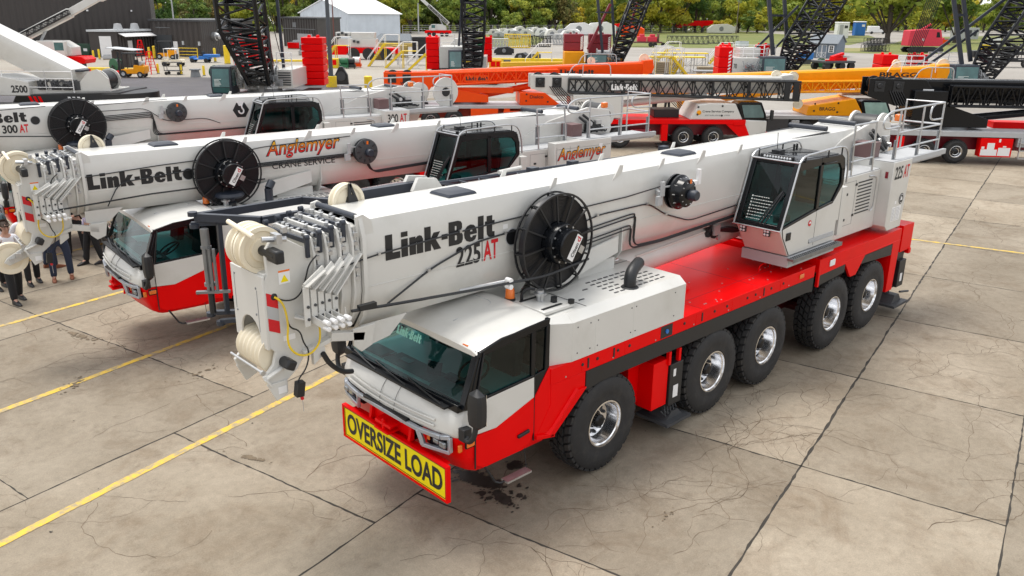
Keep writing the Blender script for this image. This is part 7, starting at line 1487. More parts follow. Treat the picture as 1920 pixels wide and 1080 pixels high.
# big telescopic crawler at the frame edge
bc_ = T('crawler_crane', 'big white telescopic boom crane marked 2500 with a low black counterweight', 'crane', (9.27, 48.11, 0)); s2 = 30.90
b = MB(); b.prism([(-6, 1.2), (-.3, 1.2), (-.3, 2.0), (-2.0, 2.35), (-6, 2.2)], 'y', -1.3, 1.3); hs_ = b.build('machinery_house', WHITE, bc_, bevel=.05); b = MB(); b.box(-2.6, 4.3, -1.0, 1.6, 1.2, 1.55); b.build('machine_deck', WHITE, bc_, bevel=.03)
text('lettering', '2500', INK, hs_, (-1.35, -1.3, 1.38), (1, 0, 0), (0, 0, 1), .42, .95, .03, .01)
b = MB(); b.loft([[(x, -1.0, z+1.0), (x, 1.0, z+1.0), (x, 1.1, z+.6), (x, .9, z-.5), (x, -.9, z-.5), (x, -1.1, z+.6)] for x, z in ((-9, 7.4), (2.2, 1.7))]); bo = b.build('boom', WHITE, bc_)
b = MB(); b.sheet([(-5.0, -1.12, 5.5), (-4.1, -1.12, 5.0), (-3.8, -1.12, 5.5), (-4.6, -1.12, 6.2)], .02); b.build('blue_emblem', BLUE, bo); b = MB(); b.box(1.2, 2.6, -.6, .4, 2.55, 2.65); b.build('wear_cover', NAVY, bo)
b = MB(); b.lathe((3.6, -.9, 2.05), 'y', [(0, 0), (.65, 0), (.65, .1), (.4, .1), (.4, 1.5), (.65, 1.5), (.65, 1.6), (0, 1.6)], 24); wn = b.build('winch', WHITE, bc_); b = MB(); b.lathe((3.6, -.7, 2.05), 'y', [(.55, 0), (.55, 1.2)], 24); b.build('winch_rope', BLACK, wn); b = MB(); b.prism([(2.4, 1.5), (4.4, 1.5), (4.3, 2.2), (3.7, 2.75), (3.2, 2.6), (2.5, 1.9)], 'y', -1.05, -.98); b.build('winch_plate', WHITE, wn)
b = MB(); b.prism([(-.2, .55), (5.0, .55), (5.2, 1.2), (5.1, 1.5), (-.2, 1.3)], 'y', -1.5, 2.2); b.lathe((4.6, .3, .55), 'z', [(0, 0), (1.9, 0), (1.9, .85), (0, .9)], 20); cwt = b.build('counterweight', BLACK, bc_, bevel=.03, split=False)
for x0 in (-.1, 2.2):
    b = MB()
    for i in range(3): b.sheet([(x0+.28*i, -1.512, .65), (x0+.28*i+.16, -1.512, .65), (x0+.28*i-.05, -1.512, 1.2), (x0+.28*i-.21, -1.512, 1.2)], .008)
    b.build('marker_stripe', RED if x0 < 0 else PAPER, cwt, split=False)
b = MB()
for x0, x1 in ((-5.5, -3.2), (-1.8, .7), (.7, 2.3)):
    for z in (2.6, 3.1, 3.5): b.tube((x0, -1.25, z-.9), (x1, -1.25, z-.9), .025, 6)
    for x in (x0, x1): b.tube((x, -1.25, 1.4), (x, -1.25, 2.65), .025, 6)
b.build('guard_rail', PAPER, bc_, split=False); b = MB(); r = random.Random(9)
for i in range(16): x = r.uniform(.2, 2.6); b.path([(x, -1.1, 1.6), (x+r.uniform(-.4, .4), -1.2, 1.9), (x+r.uniform(-.4, .4), -1.0, 2.1)], .05, 5)
[b.cbox((x, -.9, 1.8), (.4, .4, .5)) for x in (.3, 1.1, 1.8, 2.4)]; b.build('hydraulic_unit', DGREY, bc_, split=False)
for y in (-2.4, 2.4): b = MB(); b.prism([(-3.4, .4), (-3.1, .0), (3.1, .0), (3.4, .4), (3.1, .9), (-3.1, .9)], 'y', y-.45, y+.45); b.build('crawler_track', BLACK, bc_, bevel=.05)

# ------------------------------------------------------------------ machines and parts in the far yard
rs = T('excavator_crane', 'old pinkish red crawler machine standing on the grass', 'crawler machine', (153.28, 53.33, 0)); RSM = mat('faded_red', (.62, .03, .06), .6, var=.1)
b = MB(); b.prism([(-3.3, 1.1), (2.2, 1.1), (2.9, 1.5), (2.2, 3.9), (.6, 4.0), (-3.2, 3.7)], 'y', -1.4, 1.4); bd = b.build('house', RSM, rs, bevel=.06); b = MB(); b.prism([(1.5, 2.6), (2.2, 2.6), (1.95, 3.5), (1.5, 3.5)], 'y', -1.43, -1.40); b.build('window', GBLACK, bd); b = MB(); b.bar((1.9, 0, 1.4), (3.6, 0, 2.4), .35); b.box(2.2, 3.0, -.4, .4, 1.1, 1.6); b.build('boom_foot', RSM, rs, bevel=.03); b = MB(); b.bar((-.6, 0, 3.9), (.9, 0, 4.8), .3); b.build('gantry', RSM, rs)
for y in (-1.5, 1.1): b = MB(); b.prism([(-3.2, .5), (-2.8, 0), (2.8, 0), (3.2, .5), (2.8, .9), (-2.8, .9)], 'y', y, y+.6); b.build('crawler_track', BLACK, rs, bevel=.05)
b = MB(); b.box(-.9, -.6, -1.42, -1.40, 2.0, 2.4); b.build('emblem', PAPER, bd)
fw_ = T('flatbed_wagon', 'dark flatbed wagon with twin wheels on the yard by the garden shed', 'wagon', (92.49, 39.03, 0), None, RV+.35); b = MB(); b.box(-2.0, 2.4, 0, 2.6, .75, 1.0); b.build('bed', DGREY, fw_, bevel=.02)
for x in (-1.6, .6, 2.0):
    for y in (.05, 2.1): b = MB(); b.lathe((x, y, .4), 'y', [(0, .1), (.2, .05), (.42, 0), (.42, .45), (0, .45)], 14); b.build('wheel', RUBBER, fw_)
for lb_, dx_, rz_ in (('red steel bracket lying on the flatbed wagon', .0, .3),): 
    o = T('steel_bracket', lb_, 'bracket', (92.49, 39.03, 0), None, RV+.35); o.location.z = 1.0; boxes(o, 'bracket', RED, [(-.8, 1.6, .6, .9, 0, .35), (-.2, 1.4, 1.1, 1.5, 0, .55), (-1.7, -.4, .3, .5, 0, .15)]); b = MB(); b.cbox((.4, 1.0, .6), (1.7, .5, .25), (0, -.25, 0)); b.build('arm', RED, o)
drum((94.64, 42.21, 0), .55, .5, 'green cable drum on the dry grass before the garden shed', GREEN, RV+.4)
bt = T('generator', 'blue generator on a stand at the corner of the garden shed', 'generator', (97.98, 46.26, 0)); boxes(bt, 'canopy', BLUE, [(-1.0, 1.0, 0, 1, .7, 1.5)]); boxes(bt, 'engine', DGREY, [(-.8, .8, .1, .9, .1, .7)])
yb = T('yellow_tank', 'small pale yellow tank behind the blue generator', 'tank', (106.74, 51.91, 0)); b = MB(); b.tube((-.6, .4, .9), (.8, .4, .9), .5, 14); b.build('tank', CREAM, yb); boxes(yb, 'cradle', SAFETY, [(-.5, -.3, 0, .8, 0, .6), (.5, .7, 0, .8, 0, .6)])
ls = T('lattice_stack', 'stack of dark lattice sections on the grass under the big tree', 'lattice sections', (148.00, 58.70, 0), None, RV+.5)
for i in range(3): b = MB(); lattice(b, (-2.2, .9*i, .6), (2.2, .9*i, .6), .8, 1.1, .8, 1.1, 5, .05, .03); b.build('lattice_section', DGREY, ls, split=False)
for i in range(2): b = MB(); lattice(b, (-2.2, .5+.9*i, 1.8), (2.0, .5+.9*i, 1.8), .8, 1.0, .8, 1.0, 5, .05, .03); b.build('lattice_section', DGREY, ls, split=False)
def section(loc, l, h, label, m, rz=None, n=6, grp='lattice boom sections stored in the yard'):
    o = T('lattice_section', label, 'lattice section', loc, grp, rz); b = MB(); lattice(b, (-l/2, .7, h/2+.1), (l/2, .7, h/2+.1), 1.3, h, 1.3, h, n, .07, .04); b.build('lattice', m, o, split=False); boxes(o, 'skid', WOOD, [(-l*.4, -l*.4+.3, -.1, 1.5, 0, .1), (l*.4-.3, l*.4, -.1, 1.5, 0, .1)], 0)
section((145.41, 97.96, 0), 8.5, 1.5, 'long black lattice section on the grass, near end of the pair', DGREY, None, 8); section((155.54, 95.99, 0), 6.5, 1.5, 'black lattice section next to the bare frames on the grass', DGREY, None, 6); section((100.25, 102.48, 0), 4.6, 2.2, 'yellow lattice section beside the black ones', SAFETY); section((107.19, 103.77, 0), 4.0, 1.8, 'black lattice section beside the yellow one', BLACK); section((117.48, 109.42, 0), 3.4, 1.8, 'grey lattice section at the end of the row', LGREY); section((94.36, 100.95, 0), 3.2, 1.6, 'silver lattice section before the parked white parts', STEEL); section((72.69, 82.75, 0), 5, 1.4, 'grey lattice section behind the lattice boom crane', GREY)
def part(loc, l, h, label, m, kind=0, grp='crane parts stored in rows'):
    o = T('crane_part', label, 'crane part', loc, grp, RV+(kind % 3-1)*.3); b = MB()
    b.prism([(-l/2, .2), (l/2, .2), (l/2, h*.7), (l*.2, h), (-l*.3, h*.9), (-l/2, h*.5)], 'y', 0, 1.6); b.build('casting', m, o, bevel=.05); boxes(o, 'skid', DGREY, [(-l*.4, l*.4, .1, .4, 0, .2), (-l*.4, l*.4, 1.2, 1.5, 0, .2)], 0); b = MB(); b.lathe((0, -.02, h*.5), 'y', [(0, -.1), (h*.22, -.1), (h*.25, 0)], 12); b.build('flange', GREY, o)
r = random.Random(11); WH = [WHITE, LGREY, WHITE, PAPER, LGREY, WHITE2]
for loc, l, h, m, k in [((148.5, 162.3, 0), 3.1, 1.7, WH[0], 0), ((137.4, 148.1, 0), 3.2, 1.4, WH[1], 1), ((160.3, 170.9, 0), 3.5, 1.6, WH[2], 2), ((152.7, 160.6, 0), 3.8, 1.8, WH[3], 3), ((133.9, 138.7, 0), 3.0, 2.0, WH[4], 4), ((158.8, 162.8, 0), 3.2, 2.3, WH[5], 5), ((146.3, 147.8, 0), 3.4, 2.0, WH[0], 6), ((165.6, 165.6, 0), 3.4, 2.0, WH[1], 7), ((157.3, 155.1, 0), 2.2, 2.3, WH[2], 8), ((152.2, 148.0, 0), 3.4, 2.3, WH[3], 9), ((145.0, 139.1, 0), 3.7, 1.7, WH[4], 10), ((143.6, 135.9, 0), 2.9, 2.3, WH[5], 11), ((142.2, 132.8, 0), 2.4, 1.4, WH[0], 12), ((168.0, 155.4, 0), 3.7, 1.8, WH[1], 13), ((153.3, 139.8, 0), 2.7, 1.9, WH[2], 14), ((164.1, 147.8, 0), 2.8, 1.9, WH[3], 15)]: part(loc, l, h, 'pale crane part among many parked below the treeline', m, k)
part((235.92, 149.13, 0), 9, 3, 'white jib section on the grass beside the long red boom', WHITE, 1); part((261.11, 161.23, 0), 5, 2.4, 'white bracket beyond the long red boom', WHITE, 2); part((174.16, 155.10, 0), 8, 3.4, 'white wedge shaped part under the treeline', PAPER, 1); part((180.37, 152.61, 0), 9, 3.6, 'second white wedge shaped part by the tree trunks', PAPER, 1); part((173.15, 135.27, 0), 6, 3, 'orange red crane part beneath the trees', ORANGE, 0); part((194.43, 158.50, 0), 7, 3, 'red crane part beneath the trees', RED, 2); part((75.32, 87.84, 0), 4, 2.6, 'white crane part behind the red weight stack', WHITE, 1); part((81.60, 85.81, 0), 3, 1.2, 'small black part on the pale yard', BLACK, 1); part((72.19, 72.54, 0), 1.6, 1.1, 'black cone shaped part on the yellow beam line', BLACK, 0)
lr = T('long_boom', 'long red boom lying across stands at the edge of the trees', 'boom', (237.78, 162.03, 0)); b = MB(); b.prism([(-9.5, 2.2), (-6.5, 2.6), (-5.6, 3.6), (7.0, 3.9), (8.6, 3.0), (8.4, 2.4), (4, 2.2), (3.6, 1.6), (3.0, 2.2), (-3.0, 2.1), (-3.4, 1.5), (-4.2, 1.4), (-6, 2.0)], 'y', 0, 1.4); b.build('boom', RED, lr, bevel=.05); boxes(lr, 'stand', DGREY, [(-6, -5.5, .2, 1.2, 0, 1.7), (3.4, 3.9, .2, 1.2, 0, 1.7), (-2.0, -1.5, .2, 1.2, 0, 2.1)], 0)
rt_ = T('trailer', 'low trailer loaded with pinkish red castings on the grass edge', 'trailer', (126.43, 93.34, 0)); boxes(rt_, 'bed', mat('rust_brown', (.14, .06, .05), .7), [(-3.6, 2.4, 0, 2, .7, .95), (1.6, 1.75, 0, 2, .9, 2.4)])
for x in (.2, 1.0, 2.6): b = MB(); b.lathe((x, -.05, .42), 'y', [(0, .05), (.42, 0), (.42, .4), (0, .4)], 14); b.build('wheel', RUBBER, rt_)
for x, l_ in ((-1.4, 'pinkish red casting on the trailer, end nearest the lattice boom'), (.6, 'pinkish red casting on the trailer, beside its upright post')): 
    o = T('red_casting', l_, 'crane part', (126.43, 93.34, 0)); o.location.z = .95; boxes(o, 'casting', RSM, [(x-.9, x+.8, .2, 1.8, 0, .9), (x-.5, x+.4, .3, 1.6, .9, 1.35)], .08)
for lb_, g_, m in (('blue portable toilet between two trees', (260.57, 114.54, 0), BLUE), ('white portable cabin with dark lettering beside the blue toilet', (224.83, 102.92, 0), PAPER)):
    o = T('portable_toilet', lb_, 'toilet', g_); boxes(o, 'cabin', m, [(-1.6, 1.6, 0, 2.4, 0, 4.0)], .1); boxes(o, 'roof', PAPER, [(-1.7, 1.7, -.1, 2.5, 4.0, 4.3)], .15); boxes(o, 'door', m if m == BLUE else LGREY, [(-1.0, 0, -.06, 0, .2, 3.6)], .02); boxes(o, 'vent', PAPER if m == BLUE else DGREY, [(.3, 1.2, -.05, 0, 2.7, 3.4)], 0)
vn = T('white_van', 'white van parked under the big tree', 'van', (290.09, 122.04, 0)); b = MB(); b.prism([(-3.0, .5), (3.0, .5), (3.1, 1.4), (2.2, 1.6), (1.4, 2.6), (-3.0, 2.6)], 'y', 0, 2.2); b.build('body', PAPER, vn, bevel=.15); b = MB(); b.prism([(.6, 1.6), (1.9, 1.6), (1.3, 2.4), (.6, 2.4)], 'y', -.03, 0); b.build('side_window', GBLACK, vn)
for x in (-2, 2): b = MB(); b.lathe((x, -.05, .45), 'y', [(0, 0), (.45, 0), (.45, .3), (0, .3)], 14); b.build('wheel', RUBBER, vn)
for lb_, g_, l_ in (('black boom trailer with silver wheel beyond the black jib', (116.53, 28.79, 0), 5.2), ('second black boom trailer further back', (139.89, 34.07, 0), 5)):
    o = T('boom_trailer', lb_, 'trailer', g_, 'black boom trailers'); b = MB(); lattice(b, (-l_/2, 0, 1.7), (l_/2+2, 0, 1.7), .9, 1.2, .9, 1.2, 7, .07, .04); b.build('lattice', BLACK, o, split=False); boxes(o, 'chassis', BLACK, [(-l_/2, l_/2+2, -.7, .7, .7, .95), (-2, 1.5, -.8, .8, .95, 1.2)], .02)
    for x in (-1.6, 2.6): b = MB(); b.lathe((x, -.9, .55), 'y', [(.3, .05), (.55, 0), (.55, .35), (.3, .35)], 18); w_ = b.build('wheel', RUBBER, o); b = MB(); b.lathe((x, -.9, .55), 'y', [(0, .02), (.3, .04), (.3, .3)], 14); b.build('rim', STEEL, w_)
cn = T('electrical_cabinet', 'grey double cabinet on the grass behind the red crawler machine', 'cabinet', (247.01, 78.57, 0)); boxes(cn, 'body', LGREY, [(-3.4, 3.4, 0, 2, .2, 3.2)], .05); boxes(cn, 'louver', DGREY, [(.6, 1.4, -.04, 0, 1.0, 2.6), (2.0, 2.8, -.04, 0, 1.0, 2.6)], 0)
dg = T('low_shed', 'low grey shed with shingled gable roof at the foot of the white shed', 'shed', (85.95, 120.46, 0)); b = MB(); b.prism([(-3.2, 0), (3.2, 0), (3.2, .9), (-3.2, .9)], 'y', 0, 3); b.build('wall', GREY, dg); b = MB(); b.loft([[(-3.5, -.3, .9), (3.5, -.3, .9), (3.5, 3.3, .9), (-3.5, 3.3, .9)], [(-2.2, 1.5, 2.1), (3.2, 1.5, 2.1), (3.2, 1.6, 2.1), (-2.2, 1.6, 2.1)]]); b.build('roof', SHINGLE, dg, smooth=False)
# poles and fence
def pole(loc, h, label, m, arms=True, r=.16):
    o = T('utility_pole', label, 'pole', loc); b = MB(); b.tube((0, 0, 0), (0, 0, h), r, 8, r*.7); b.build('pole', m, o)
    if arms: boxes(o, 'crossarm', m, [(-1.3, 1.3, -.08, .08, h-1.0, h-.8), (-1.0, 1.0, -.08, .08, h-2.6, h-2.45)], 0); b = MB(); [b.lathe((x, 0, h-.8), 'z', [(.09, 0), (.09, .25), (0, .28)], 8) for x in (-1.2, -.6, .6, 1.2)]; b.build('insulator', LGREY, o, split=False)
pole((189.35, 179.05, 0), 15, 'grey utility pole standing before the treeline', mat('pole_wood', (.18, .15, .12), .9)); pole((55.77, 152.66, 0), 13, 'dark utility pole behind the low brown building', DGREY); pole((63.19, 161.38, 0), 11, 'pale utility pole behind the low brown building', LGREY); pole((63.20, 137.76, 0), 12, 'thin rusty pole behind the low brown building', mat('rusty_pole', (.16, .06, .05), .8), False, .14); pole((62.87, 102.49, 0), 14, 'thin rusty pole behind the lamp post', MATS['rusty_pole'], False, .1); pole((235.03, 143.03, 0), 15, 'brown utility pole at the edge of the trees', MATS['pole_wood']); pole((137.34, 180.26, 0), 8, 'pale short pole before the far trees', LGREY, False, .2)
fe = thing('chain_link_fence', 'long grey chain link fence along the foot of the treeline', 'fence', (0, 0, 0)); A_, B_ = Vector((130.16, 177.75, 0)), Vector((271.92, 157.54, 0)); b = MB(); n = 30
for i in range(n+1): p = A_.lerp(B_, i/n); o = MB(); b.tube(p, p+Vector((0, 0, 2.4)), .06, 6)
b.build('post_row', LGREY, fe, split=False); b = MB()
for z in (.2, .75, 1.3, 1.85, 2.35): b.tube(A_+Vector((0, 0, z)), B_+Vector((0, 0, z)), .025, 4)
b.build('wire_mesh', LGREY, fe, split=False)

# more small things that fill the far yard
def crate(loc, w_, d, h, label, m, kind=0):
    o = T('parts_crate', label, 'crate', loc, 'crates and bundles in the far yard', RV+.4*(kind % 3-1)); boxes(o, 'box', m, [(-w_/2, w_/2, 0, d, .12, h)]); boxes(o, 'pallet', WOOD, [(-w_/2, w_/2, 0, d, 0, .1)], 0); b = MB(); b.box(-w_/2+.1, w_/2-.1, .1, d-.1, h, h+.08); b.build('lid', GREY, o)
for a in [((64.37, 117.77, 0), 1.8, 1.2, 1.0, 'red crate in front of the dark brown block', RED, 0), ((65.40, 117.19, 0), 2.2, 1.2, 1.3, 'pale crate in front of the dark brown block', LGREY, 1), ((63.03, 110.11, 0), 2.4, 1.4, .9, 'black bundle in front of the dark brown block', BLACK, 2), ((63.54, 107.82, 0), 1.6, 1.2, .8, 'yellow crate close to the thin rusty pole', SAFETY, 0), ((62.64, 104.49, 0), 1.8, 1.2, .7, 'timber coloured crate close to the thin rusty pole', WOOD, 1),
    ((56.16, 99.47, 0), 2.2, 1.2, .6, 'silver bundle lying beyond the kerb beam', STEEL, 0), ((80.97, 91.76, 0), 2.0, 1.2, 1.0, 'white crate behind the lattice boom foot', PAPER, 1), ((89.24, 99.30, 0), 1.6, 1.0, 1.2, 'green crate behind the lattice boom foot', GREEN, 2), ((76.34, 74.26, 0), 1.4, 1.0, .7, 'dark crate by the cone shaped part', DGREY, 0), ((106.92, 84.76, 0), 2.0, 1.2, 1.0, 'brown crate on the pale ground before the red trailer', WOOD, 1),
    ((144.07, 83.76, 0), 2.2, 1.4, 1.0, 'pale blue crate at the end of the lattice sections', SHEDW, 2), ((139.32, 75.73, 0), 2.0, 1.2, .9, 'black crate behind the grey boom crane', BLACK, 0), ((88.24, 43.04, 0), 1.2, .9, .8, 'white crate on the dry grass', PAPER, 1), ((170.32, 48.13, 0), 2.4, 1.6, 1.2, 'yellow crate near the black boom trailers', SAFETY, 0), ((141.69, 39.96, 0), 1.8, 1.2, 1.0, 'black crate near the black boom trailers', BLACK, 1), ((212.42, 59.83, 0), 2.6, 1.6, 1.4, 'white crate beyond the black boom trailers', PAPER, 2), ((199.48, 66.59, 0), 2.2, 1.4, 1.1, 'orange crate behind the red crawler machine', ORANGE, 0), ((26.78, 112.71, 0), 2.4, 1.4, 1.0, 'white crate stacked near the rack by the raised boom', PAPER, 1), ((31.03, 102.92, 0), 1.4, .8, .5, 'low grey pallet by the white roller door', LGREY, 2), ((22.73, 89.42, 0), 2.6, .8, .5, 'black bundle in front of the red crane carrier', BLACK, 0)]: crate(*a)
# ------------------------------------------------------------------ trees
def leaf_mat(name, c1, c2, c3):
    m = bpy.data.materials.new(name); m.use_nodes = True; t = m.node_tree; b = t.nodes['Principled BSDF']; k = t.links.new
    c = t.nodes.new('ShaderNodeTexCoord'); n = t.nodes.new('ShaderNodeTexNoise'); n.inputs['Scale'].default_value = .45; n.inputs['Detail'].default_value = 4; k(c.outputs['Object'], n.inputs[0])
    r = t.nodes.new('ShaderNodeValToRGB'); r.color_ramp.elements[0].position = .36; r.color_ramp.elements[0].color = (*c1, 1); r.color_ramp.elements[1].position = .66; r.color_ramp.elements[1].color = (*c3, 1)
    e = r.color_ramp.elements.new(.5); e.color = (*c2, 1); k(n.outputs[0], r.inputs[0])
    o = t.nodes.new('ShaderNodeObjectInfo'); h = t.nodes.new('ShaderNodeHueSaturation'); mr = t.nodes.new('ShaderNodeMapRange'); mr.inputs[3].default_value = .85; mr.inputs[4].default_value = 1.7
    k(o.outputs['Random'], mr.inputs[0]); k(mr.outputs[0], h.inputs['Value']); mh = t.nodes.new('ShaderNodeMapRange'); mh.inputs[3].default_value = .512; mh.inputs[4].default_value = .458; k(o.outputs['Random'], mh.inputs[0]); k(mh.outputs[0], h.inputs['Hue']); k(r.outputs[0], h.inputs['Color']); k(h.outputs[0], b.inputs['Base Color'])
    b.inputs['Roughness'].default_value = .6; b.inputs['Specular IOR Level'].default_value = .25
    tr = t.nodes.new('ShaderNodeBsdfTranslucent'); k(h.outputs[0], tr.inputs[0]); mi = t.nodes.new('ShaderNodeMixShader'); mi.inputs[0].default_value = .3
    k(b.outputs[0], mi.inputs[1]); k(tr.outputs[0], mi.inputs[2]); k(mi.outputs[0], t.nodes['Material Output'].inputs[0]); return m
LEAF = {'dark': leaf_mat('leaf_dark', (.05, .10, .026), (.085, .155, .034), (.15, .22, .045)), 'mid': leaf_mat('leaf_mid', (.085, .15, .028), (.16, .235, .038), (.25, .31, .05)),
        'lime': leaf_mat('leaf_lime', (.18, .22, .025), (.31, .33, .035), (.43, .41, .04)), 'gold': leaf_mat('leaf_gold', (.22, .21, .02), (.38, .33, .025), (.5, .42, .04)), 'olive': leaf_mat('leaf_olive', (.08, .10, .025), (.15, .15, .045), (.22, .18, .06))}
BARK = mat('tree_bark', (.07, .055, .045), .9, var=.3, scale=5)
def crown_mesh(seed, R, H, z0, n, leaf, clumps, droop=0.):
    g = np.random.default_rng(seed); C = []
    for _ in range(clumps):
        v = g.normal(size=3); v /= np.linalg.norm(v); q = g.uniform(.35, .92)
        C.append((v[0]*R*q, v[1]*R*q, z0+H/2+v[2]*H/2*q, R*g.uniform(.24, .46)))
    C = np.array(C); P = []
    idx = g.integers(0, clumps, n); d = g.normal(size=(n, 3)); d /= np.linalg.norm(d, axis=1)[:, None]
    rr = C[idx, 3]*g.uniform(.55, 1.08, n)
    P = C[idx, :3]+d*rr[:, None]*np.array([1, 1, .72]); P[:, 2] -= droop*rr*g.uniform(0, 1, n)
    nr = d+g.normal(size=(n, 3))*.6; nr /= np.linalg.norm(nr, axis=1)[:, None]
    a = np.cross(nr, g.normal(size=(n, 3))); a /= np.linalg.norm(a, axis=1)[:, None]; b_ = np.cross(nr, a)
    s = (leaf*g.uniform(.6, 1.3, n))[:, None]; s2 = s*g.uniform(.5, .9, (n, 1))
    V = np.stack([P-a*s, P-b_*s2*.7, P+a*s, P+b_*s2*.7], 1).reshape(-1, 3)
    me = bpy.data.meshes.new('crown'); me.from_pydata(V.tolist(), [], [(4*i, 4*i+1, 4*i+2, 4*i+3) for i in range(n)]); return me, C
def tree_proto(seed, R, H, z0, leafm, n=2600, leaf=.42, clumps=16, trunk_r=.28, lean=(0, 0), droop=0.):
    me, C = crown_mesh(seed, R, H, z0, n, leaf, clumps, droop); me.materials.append(LEAF[leafm])
    b = MB(); top = Vector((lean[0], lean[1], z0+H*.55)); g = random.Random(seed)
    b.path([(0, 0, 0), (lean[0]*.25+.1, lean[1]*.25, z0*.5), (lean[0]*.6, lean[1]*.6, z0), tuple(top)], trunk_r, 7)
    b.tube((0, 0, -.1), (0, 0, .7), trunk_r*1.5, 8, trunk_r)
    for q in C[:9]:
        s_ = Vector((lean[0]*.5, lean[1]*.5, z0*g.uniform(.75, 1.15))); e = Vector(q[:3]); m_ = s_.lerp(e, .5)+Vector((0, 0, -.3)); b.path([s_, m_, e], trunk_r*.38, 5)
    tm = bpy.data.meshes.new('trunk'); tm.from_pydata([tuple(v) for v in b.v], [], b.f); tm.materials.append(BARK)
    return me, tm
PROT = {'dark': [tree_proto(1, 4.6, 13.5, .9, 'dark', n=3000), tree_proto(2, 4.2, 14.5, .6, 'dark', n=3200, clumps=22)], 'mid': [tree_proto(3, 5.2, 12.5, 1.2, 'mid', n=3000, clumps=18), tree_proto(4, 4.6, 13.5, .8, 'mid', n=3000, clumps=20)],
        'lime': [tree_proto(5, 4.6, 10.5, .9, 'lime', clumps=18), tree_proto(6, 4.2, 11, 1.2, 'lime', clumps=16)], 'gold': [tree_proto(7, 4.0, 8, .5, 'gold'), tree_proto(8, 3.6, 8.5, .6, 'gold', clumps=14)], 'olive': [tree_proto(9, 4.4, 12.5, 1.0, 'olive'), tree_proto(10, 4.8, 11.5, .9, 'olive')]}
def plant_tree(kind, v, loc, s, sz, rz, label, grp='trees of the treeline behind the yard'):
    o = thing('tree', label, 'tree', loc, rz, grp); o.scale = (s, s, sz)
    for nm, me in zip(('crown', 'trunk'), PROT[kind][v]): c = bpy.data.objects.new(nm, me); COL.objects.link(c); c.parent = o
    return o
LAB = {'dark': 'dense dark green tree in the treeline behind the yard', 'mid': 'mid green leafy tree in the treeline behind the yard', 'lime': 'bright yellow green tree in the treeline behind the yard', 'gold': 'golden yellow bushy tree in the treeline behind the yard', 'olive': 'brownish olive tree in the treeline behind the yard'}
